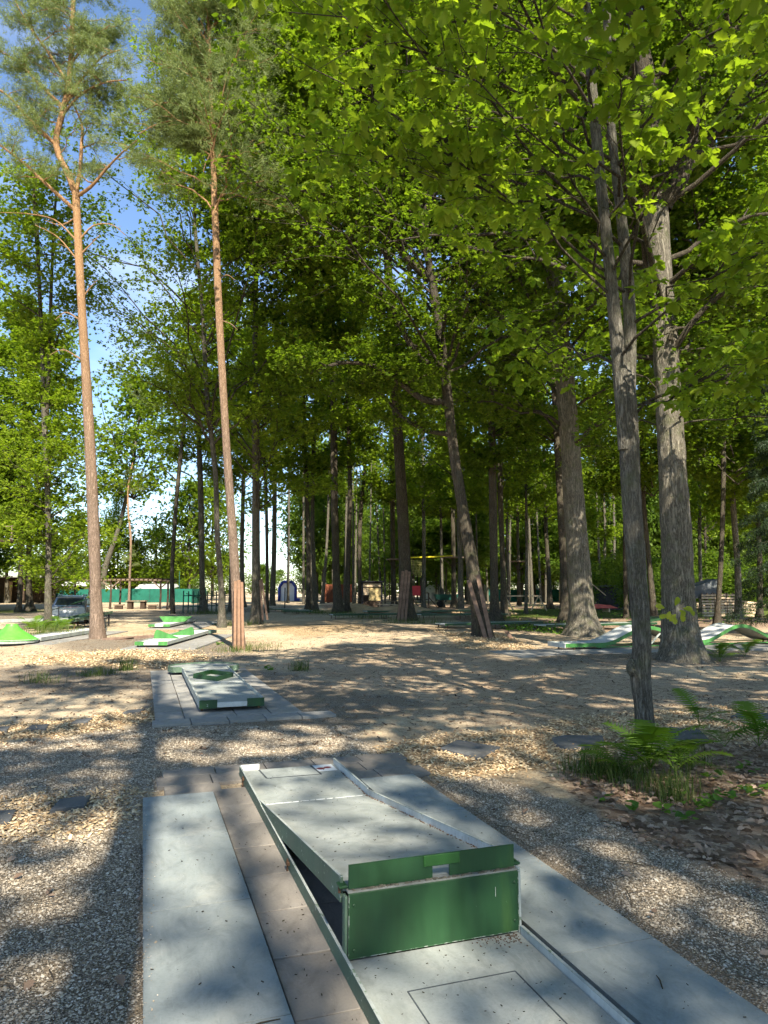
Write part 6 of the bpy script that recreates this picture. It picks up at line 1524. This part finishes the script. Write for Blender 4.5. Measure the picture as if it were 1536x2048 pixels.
# ------------------------------------------------------------------ ferns, grass, herbs
def frond_mesh(seed, L_=0.55, wid=0.30):
    r_ = random.Random(seed); m = MB(); n = 18
    pts = [Vector((L_ * t, 0, L_ * (0.75 * t - 0.70 * t * t))) for t in np.linspace(0, 1, n + 1)]
    m.tube(pts[::3], [0.0035 * (1 - 0.8 * i / 8) for i in range(len(pts[::3]))], 4, False)
    for i in range(3, n):
        t = i / n; w = wid * L_ * (math.sin(math.pi * min(1.0, 0.12 + 0.88 * (1 - t) * 1.05)) ** 0.9) * (0.85 + 0.3 * r_.random()) * (1 if t > 0.25 else 0.8)
        for s in (-1, 1):
            p = pts[i]; tip = p + Vector((0.30 * w, s * w, -0.14 * w + r_.uniform(-.01, .01))); bw = L_ / n * 0.72
            seg = 5; prev = None
            for k in range(seg + 1):
                q = k / seg; c_ = p.lerp(tip, q); hw = bw * (1 - q) * (1.0 if k % 2 == 0 else 0.72) * 0.75 + 0.0006
                a_, b_2 = c_ + Vector((-hw, 0, 0.002)), c_ + Vector((hw, 0, 0.002))
                if prev: m.add([prev[0], prev[1], b_2, a_], [(0, 1, 2, 3)])
                prev = (a_, b_2)
    me = bpy.data.meshes.new('frond'); me.from_pydata(m.v, [], m.f); me.update()
    a = me.attributes.new('rnd', 'FLOAT', 'POINT'); a.data.foreach_set('value', np.full(len(m.v), r_.random(), np.float32))
    me.materials.append(M['fern_leaf']); return me
FR = [frond_mesh(k) for k in range(4)]
def fern(px, py, label, n=7, size=1.0, seed=1, rise=0.0):
    p = G(px, py); rs = random.Random(seed)
    o = empty('fern', (p.x, p.y, gh(p.x, p.y))); tag(o, label, 'fern', 'ferns')
    for k in range(n):
        f = link('frond', FR[rs.randrange(4)], None, o)
        f.rotation_euler = (rs.uniform(-0.2, 0.2), -rs.uniform(0.15, 0.75), k * 2 * math.pi / n + rs.uniform(-0.3, 0.3)); s = size * rs.uniform(0.7, 1.15); f.scale = (s, s, s); f.location = (0, 0, rise)
    return o
fern(1300, 1560, 'bushy fern at the foot of the near oak', 11, 1.15, 2, 0.1)
fern(1352, 1565, 'smaller fern right of the bushy one at the near oak', 8, 0.95, 6, 0.1)
fern(1245, 1560, 'low fern left of the bushy one at the near oak', 7, 0.85, 9, 0.06)
fern(1520, 1520, 'tall fern cut by the right edge', 5, 1.0, 4, 0.15)
fern(1450, 1515, 'single tall fern between the near oak and the right edge', 4, 0.95, 7, 0.12)
fern(1400, 1475, 'slender fern behind the near oak on the right', 3, 1.0, 8, 0.15)
fern(1440, 1318, 'bright fern beside the foot of the massive oak', 7, 1.3, 3)
fern(1490, 1312, 'small fern at the right end of the hump lane', 5, 1.2, 5)
for k, (px, py) in enumerate(((70, 1262), (85, 1268), (108, 1264), (122, 1262), (60, 1258))): fern(px, py, ('left', 'front', 'middle', 'right', 'rear')[k] + ' bright fern of the clump round the young leafy tree', 8, 1.5, 30 + k)
def grass(px, py, label, n=70, h=0.25, spread=0.14, seed=1, cat='grass tuft', name='grass_tuft'):
    p = G(px, py); r_ = np.random.default_rng(seed); x = r_.normal(0, spread, (n, 2)); V, Fc = [], []
    az = r_.uniform(0, 6.28, n); L_ = h * r_.uniform(0.3, 1.2, n); ln = r_.uniform(0.1, 0.95, n); w = 0.0014 + 0.0014 * r_.random(n) + p.y * 0.00012
    for i in range(n):
        d = np.array([math.cos(az[i]), math.sin(az[i]), 0]); s_ = np.array([-d[1], d[0], 0]) * w[i]; b = np.array([x[i, 0], x[i, 1], -0.01])
        mid = b + d * L_[i] * ln[i] * 0.35 + np.array([0, 0, L_[i] * 0.6]); tip = b + d * L_[i] * ln[i] + np.array([0, 0, L_[i] * (1 - 0.35 * ln[i])])
        V += [b - s_, b + s_, mid + s_ * 0.8, mid - s_ * 0.8, tip]; k = 5 * i; Fc += [(k, k + 1, k + 2), (k, k + 2, k + 3), (k + 3, k + 2, k + 4)]
    me = mesh_np(name, V, Fc, 3, np.repeat(r_.random(n), 5)); me.materials.append(M['grass_blade'])
    o = link(name, me); o.location = (p.x, p.y, gh(p.x, p.y)); tag(o, label, cat, 'grass tufts'); return o
grass(1230, 1555, 'dense dark grass tuft left of the ferns at the near oak', 380, 0.27, 0.15, 1)
grass(1300, 1568, 'grass tuft in front of the bushy fern', 300, 0.22, 0.20, 2)
grass(1180, 1545, 'thin grass at the left end of the near oak greenery', 260, 0.24, 0.13, 3)
grass(1345, 1600, 'upright grass blades in front of the ferns', 200, 0.26, 0.08, 4)
grass(1370, 1530, 'thin grass right of the near oak foot', 180, 0.26, 0.15, 14)
grass(253, 1340, 'tall dark grass tuft left of the diamond lane', 160, 0.42, 0.10, 5)
grass(205, 1348, 'bright grass tuft left of the tall dark one', 140, 0.26, 0.16, 6)
grass(180, 1350, 'lowest grass patch of the row left of the diamond lane', 110, 0.20, 0.16, 7)
grass(90, 1364, 'sparse grass tuft on the sunny sand at the left', 80, 0.28, 0.16, 8)
grass(70, 1362, 'sparse grass left of the other tuft on the sunny sand', 60, 0.28, 0.12, 15)
grass(600, 1345, 'small grass tuft right of the diamond lane', 140, 0.32, 0.12, 9)
grass(500, 1298, 'grass round the foot of the straight pine', 260, 0.30, 0.45, 10)
grass(460, 1300, 'sparse grass left of the straight pine', 110, 0.22, 0.3, 11)
grass(105, 1272, 'long light grass below the ferns by the car', 700, 0.55, 0.5, 12)
grass(520, 1292, 'grass patch right of the boards on the straight pine', 140, 0.25, 0.35, 13)
for k, (px, py, d) in enumerate(((420, 1228, .9), (470, 1250, .5), (630, 1226, .7), (680, 1230, .8), (820, 1246, 1.0), (740, 1235, 1.1))):
    grass(px, py, ('grass at the foot of the mossy grey trunk', 'grass between the two trunks left of the straight pine', 'grass at the mossy foot of the twin trunk', 'grass below the thick dark trunk left of the kiosk', 'grass round the foot of the central trunk', 'grass strip between the shaded lanes')[k], 420, 0.35, d, 40 + k)
V_, F_ = OAK[1]
HB = []
for k in range(3):
    pts = [(0.5 * (1 + 0.25 * math.cos(3 * a + k)) * math.cos(a), 0.5 * (1 + 0.25 * math.cos(3 * a + k)) * math.sin(a)) for a in np.linspace(0, 2 * math.pi, 13)[:-1]]
    me = mesh_np('leaf', [(0, 0, -0.08)] + [(x, y, 0.05 * math.sin(5 * x)) for x, y in pts], [(0, i + 1, (i + 1) % 12 + 1) for i in range(12)], 3, np.full(13, 0.2 + 0.3 * k)); me.materials.append(M['herb_leaf']); HB.append(me)
def herb(px, py, label, n=9, spread=0.12, size=0.07, seed=1):
    p = G(px, py); rs = random.Random(seed); o = empty('herb_plant', (p.x, p.y, gh(p.x, p.y))); tag(o, label, 'plant', 'low herbs')
    for k in range(n):
        l = link('leaf', HB[rs.randrange(3)], None, o); a = rs.uniform(0, 6.28); q = spread * math.sqrt(rs.random()); l.location = (q * math.cos(a), q * math.sin(a), rs.uniform(0.02, 0.09))
        s = size * rs.uniform(0.6, 1.3); l.scale = (s, s, s); l.rotation_euler = (rs.uniform(-.5, .5), rs.uniform(-.5, .5), rs.uniform(0, 6))
for k, (px, py, n, sp_2, lab) in enumerate(((1400, 1615, 16, 0.14, 'leafy herb right of the upright grass blades'), (1440, 1600, 12, 0.12, 'leafy herb midway to the right edge'), (1500, 1590, 18, 0.16, 'dark leafy herb near the right edge'), (1430, 1560, 10, 0.10, 'light herb below the single tall fern'), (1330, 1628, 7, 0.07, 'small herb in the dead leaves below the near oak ferns'), (1265, 1625, 5, 0.06, 'tiny herb left of the small one in the dead leaves'), (1500, 1545, 10, 0.12, 'light herb under the fern at the right edge'), (1210, 1605, 6, 0.06, 'small herb at the left edge of the dead leaves'), (538, 1342, 10, 0.10, 'round herb right of the far end of the diamond lane'), (440, 1288, 12, 0.14, 'sunny herb left of the straight pine'), (1370, 1640, 6, 0.08, 'herb lowest of those in the dead leaves'))):
    herb(px, py, lab, n, sp_2, 0.065 if py > 1400 else 0.09, 60 + k)

# woodland ground cover in the shade on the right
r_ = np.random.default_rng(31); C_ = []
for poly, n in ((pxpoly([(980, 1240), (1130, 1250), (1330, 1252), (1600, 1245), (1900, 1225), (1900, 1206), (1000, 1210)]), 9000), (pxpoly([(1010, 1262), (1140, 1270), (1140, 1250), (1000, 1250)]), 1500)):
    xs = [p[0] for p in poly]; ys_ = [p[1] for p in poly]; k = 0
    while k < n:
        x, y = r_.uniform(min(xs), max(xs)), r_.uniform(min(ys_), max(ys_))
        k += 1
        if inpoly(x, y, poly) and mnoise.noise((x * 0.5, y * 0.5, 1)) > -0.2: C_.append((x, y, gh(x, y) + abs(r_.normal(0, 0.12))))
me = leaf_mesh('ground_cover', np.array(C_), 0.14, r_, M['herb_leaf'], (0, 0, 0), 0.34, 0.5)
tag(link('ground_cover', me), 'low green plants covering the shaded woodland floor', 'ground cover', kind='stuff')

# ------------------------------------------------------------------ loose gravel, chips, dead leaves, bits on the slabs
def scatter(polys, n, seed, ylim=(2.4, 9.5), jit=0.03):
    r_ = np.random.default_rng(seed); out = []
    bx = [(min(p[0] for p in q), max(p[0] for p in q), max(ylim[0], min(p[1] for p in q)), min(ylim[1], max(p[1] for p in q))) for q in polys]
    ar_ = np.array([max(0, (b[1] - b[0]) * (b[3] - b[2])) for b in bx]); ar_ = ar_ / ar_.sum()
    for b, q, f in zip(bx, polys, ar_):
        if f <= 0: continue
        k = int(n * f); xs = r_.uniform(b[0], b[1], k); ys_ = r_.uniform(b[2], b[3], k)
        for x, y in zip(xs, ys_):
            px = 768 + FPX * x / y
            if -40 < px < 1580 and inpoly(x + 0.10 * wnoise(x, y, 2.3, 4) + jit * r_.normal(), y + 0.10 * wnoise(x, y, 2.3, 14) + jit * r_.normal(), q): out.append((x, y))
    return np.array(out), r_
def off_paving(P_):
    s, c_ = math.sin(LANE_YAW), math.cos(LANE_YAW)
    u = P_[:, 0] * s + P_[:, 1] * c_; v = P_[:, 0] * c_ - P_[:, 1] * s
    on = ((v > 0.045) & (v < 2.475) & (u < 6.43)) | ((v > 0.2) & (v < 2.6) & (u < 7.39)) | ((v > 0.2) & (v < 2.65) & (u > 9.8) & (u < 16.2))
    return ~on
OCT = np.array([(1, 0, 0), (0, 1, 0), (-1, 0, 0), (0, -1, 0), (0.1, 0.05, 1), (0.65, 0.6, -0.3)], float)
OCF = np.array([(0, 1, 4), (1, 2, 4), (2, 3, 4), (3, 0, 4)])
P_, r_ = scatter(GRAVEL[:2], 430000, 5)
P_ = P_[off_paving(P_)]
spill = np.array([LU(v + sgn * abs(r_.normal(0, 0.03)), u)[:2] for v, sgn in ((0.06, 1), (2.46, -1)) for u in r_.uniform(2.2, 6.5, 260)]); nsp = len(spill)
keep = r_.random(len(P_)) < np.clip(5.2 / P_[:, 1], 0.25, 1.0) ** 1.3; P_ = np.concatenate([P_[keep], spill])
n = len(P_); S = np.clip(r_.lognormal(-5.3, 0.40, n), 0.0025, 0.018) * (1 + 0.05 * np.maximum(0, P_[:, 1] - 4)); az = r_.uniform(0, 6.28, n)
z = np.array([gh(x, y) for x, y in P_]); z[-nsp:] = 0.046; S[-nsp:] *= 0.6
sx, sy, sz = S * r_.uniform(0.8, 1.5, n), S * r_.uniform(0.6, 1.0, n), S * r_.uniform(0.35, 0.8, n)
O = OCT[:5][None] * np.stack([sx, sy, sz], 1)[:, None]; O[:, :4, 2] += (r_.normal(0, 0.25, (n, 4)) * S[:, None])
ca, sa = np.cos(az)[:, None], np.sin(az)[:, None]
V = np.stack([P_[:, 0, None] + O[..., 0] * ca - O[..., 1] * sa, P_[:, 1, None] + O[..., 0] * sa + O[..., 1] * ca, z[:, None] + O[..., 2] + 0.002], -1).reshape(-1, 3)
Fp = (OCF[None] + (np.arange(n) * 5)[:, None, None]).reshape(-1, 3)
me = mesh_np('gravel', V, Fp, 3, np.repeat(r_.random(n), 5)); me.materials.append(M['pebble'])
tag(link('gravel', me), 'loose pale gravel on either side of the slabs', 'gravel', kind='stuff'); print('pebbles', n)

def slabs_scatter(P_, r_, l, w, t, name, mat, tilt=0.35, lift=0.006):
    n = len(P_); z = np.array([gh(x, y) for x, y in P_]) + lift * r_.random(n) * 2
    az = r_.uniform(0, 6.28, n); el = r_.normal(0, tilt, n); ro = r_.normal(0, tilt, n)
    a = np.stack([np.cos(az) * np.cos(el), np.sin(az) * np.cos(el), np.sin(el)], 1); up = np.stack([0.5 * ro, 0.5 * r_.normal(0, tilt, n), np.ones(n)], 1)
    b = np.cross(up, a); b /= np.linalg.norm(b, axis=1)[:, None]; c_ = np.cross(a, b)
    L_, W_, T_ = l * r_.uniform(0.45, 1.3, n), w * r_.uniform(0.5, 1.3, n), t * r_.uniform(0.6, 1.3, n)
    cor = np.array([(-1, -0.8, -1), (0.9, -1, -1), (1, 0.7, -1), (-0.8, 1, -1), (-1, -0.8, 1), (0.9, -1, 1), (1, 0.7, 1), (-0.8, 1, 1)]) * 0.5
    C_ = np.column_stack([P_, z])
    V = C_[:, None] + cor[None, :, 0, None] * (a * L_[:, None])[:, None] + cor[None, :, 1, None] * (b * W_[:, None])[:, None] + cor[None, :, 2, None] * (c_ * T_[:, None])[:, None]
    q = np.array([(4, 5, 6, 7), (0, 1, 5, 4), (1, 2, 6, 5), (2, 3, 7, 6), (3, 0, 4, 7)])
    Fq = (q[None] + (np.arange(n) * 8)[:, None, None]).reshape(-1, 4)
    me = mesh_np(name, V.reshape(-1, 3), Fq, 4, np.repeat(r_.random(n), 8)); me.materials.append(M[mat]); return me
P_, r_ = scatter(CHIPS[:3], 42000, 6, (4.5, 13.0), 0.13); P_ = P_[off_paving(P_)]
tag(link('wood_chips', slabs_scatter(P_, r_, 0.045, 0.020, 0.005, 'wood_chips', 'wood_chip', 0.4, 0.012)), 'pale wood chips spread round the stepping stones', 'wood chips', kind='stuff'); print('chips', len(P_))
P_, r_ = scatter([CHIPS[3], CHIPS[5]], 6500, 16, (16, 40), 0.5); P_ = P_[off_paving(P_)]
tag(link('wood_chips', slabs_scatter(P_, r_, 0.07, 0.035, 0.008, 'wood_chips', 'wood_chip', 0.4, 0.02)), 'pale wood chips on the sunny ground farther back', 'wood chips', kind='stuff')
# dry bits and crumbs lying about on the sand
P_, r_ = scatter([[(-14, 8), (14, 8), (16, 30), (-14, 30)]], 15000, 26, (8, 30)); P_ = P_[off_paving(P_)]; P_ = P_[r_.random(len(P_)) < np.clip(11 / P_[:, 1], 0.2, 1)]
tag(link('forest_litter', slabs_scatter(P_, r_, 0.07, 0.022, 0.006, 'forest_litter', 'litter_bit', 0.3, 0.008)), 'dry bark bits and leaf crumbs strewn over the sand', 'litter', kind='stuff'); print('bits', len(P_))
# dead oak leaves
P_, r_ = scatter(LITTER[:1], 21000, 8, (4.0, 16.0)); P_ = P_[off_paving(P_)]
P_ = P_[(r_.random(len(P_)) < np.where(P_[:, 1] > 9.2, 0.08, 0.26))]
P2, _ = scatter([lupoly([(-4, 1.5), (6, 1.5), (6, 9.5), (-4, 9.5)])], 420, 9); P2 = P2[off_paving(P2)]
P_ = P_[np.array([mnoise.noise((x * 1.6, y * 1.6, 3)) + r_.normal(0, 0.25) > -0.12 for x, y in P_])]
P_ = np.concatenate([P_, P2]); n = len(P_); z = np.array([gh(x, y) for x, y in P_]) + 0.012 + 0.02 * r_.random(n)
C_ = np.column_stack([P_, z]); a, b, nn = leaf_frames(r_, n, 0.35, 0.0)
me = oak_leaf_mesh('dead_leaves', C_, a, b, nn, 0.06 * r_.uniform(0.45, 1.3, n), r_.random(n), (0, 0, 0), M['dead_leaf'])
tag(link('dead_leaves', me), 'brown dead oak leaves littering the ground below the near oak', 'dead leaves', kind='stuff'); print('dead', n)
# twigs and crumbs
m = MB(); rs = random.Random(44)
def bit(v, u, z, s):
    p = LU(v, u, z); a = rs.uniform(0, 6.28); q = Vector((math.cos(a), math.sin(a), 0)) * s
    m.bar(p - q, p + q + Vector((0, 0, s * 0.2)), s * rs.uniform(0.25, 0.9), s * 0.35)
for k in range(120): bit(rs.uniform(0.08, 0.62), rs.uniform(2.2, 6.4), 0.048, rs.choice([0.0015, 0.002, 0.0025, 0.003, 0.004, 0.007]))
for k in range(90): bit(rs.uniform(2.0, 2.44), rs.uniform(2.0, 6.4), 0.048, rs.choice([0.002, 0.003, 0.004, 0.006]))
for k in range(120): bit(rs.uniform(0.66, 0.90), rs.uniform(2.4, 7.0), 0.032, rs.choice([0.002, 0.003, 0.004, 0.006]))
for k in range(150): bit(rs.uniform(0.96, 1.8), rs.uniform(2.2, 3.28), 0.068, rs.choice([0.002, 0.003, 0.004, 0.005]))
for k in range(230):
    u = rs.uniform(3.5, 6.9); bit(rs.uniform(0.96, 1.8), u, (rz(u) if u < 5.83 else 0.066) + 0.002, rs.choice([0.002, 0.003, 0.003, 0.004, 0.006]))
for k in range(70): bit(rs.uniform(0.9, 1.68), rs.uniform(10.7, 15.3), 0.163, rs.choice([0.004, 0.006, 0.01]))
for v, u, z in ((2.2, 2.75, 0.05), (0.5, 3.0, 0.05), (-0.8, 4.6, 0.02), (-0.6, 3.6, 0.02), (3.0, 4.0, 0.02), (-1.4, 7.6, 0.02), (0.9, 8.6, 0.02)):
    p = LU(v, u, z); a = rs.uniform(0, 3.1); L_ = rs.uniform(0.04, 0.12); d_ = Vector((math.cos(a), math.sin(a), 0)) * L_
    m.tube([p - d_, p + Vector((0.004, 0.004, 0.005)), p + d_], [0.003, 0.0035, 0.002], 5)
tag(m.build('debris', M['debris']), 'twigs and dark crumbs scattered over lanes, slabs and gravel', 'debris', kind='stuff')
# twigs on the gravel and forest floor
m = MB(); rs = random.Random(45)
for k in range(420):
    y = rs.uniform(3, 16); x = rs.uniform(-0.6, 0.62) * y
    if not off_paving(np.array([[x, y]]))[0]: continue
    p = Vector((x, y, gh(x, y) + 0.012)); a = rs.uniform(0, 6.28); L_ = rs.uniform(0.02, 0.11); d_ = Vector((math.cos(a), math.sin(a), 0.05)) * L_
    m.tube([p - d_, p + Vector((rs.uniform(-.02, .02), rs.uniform(-.02, .02), 0.01)), p + d_], [0.003, 0.0035, 0.002], 4)
tag(m.build('twigs', M['twig_bark']), 'small dry twigs strewn over the gravel and sand', 'twigs', kind='stuff')

import sys; print('tris', sum(sum(len(p.vertices) - 2 for p in me.polygons) for me in bpy.data.meshes if me.users), file=sys.stderr)
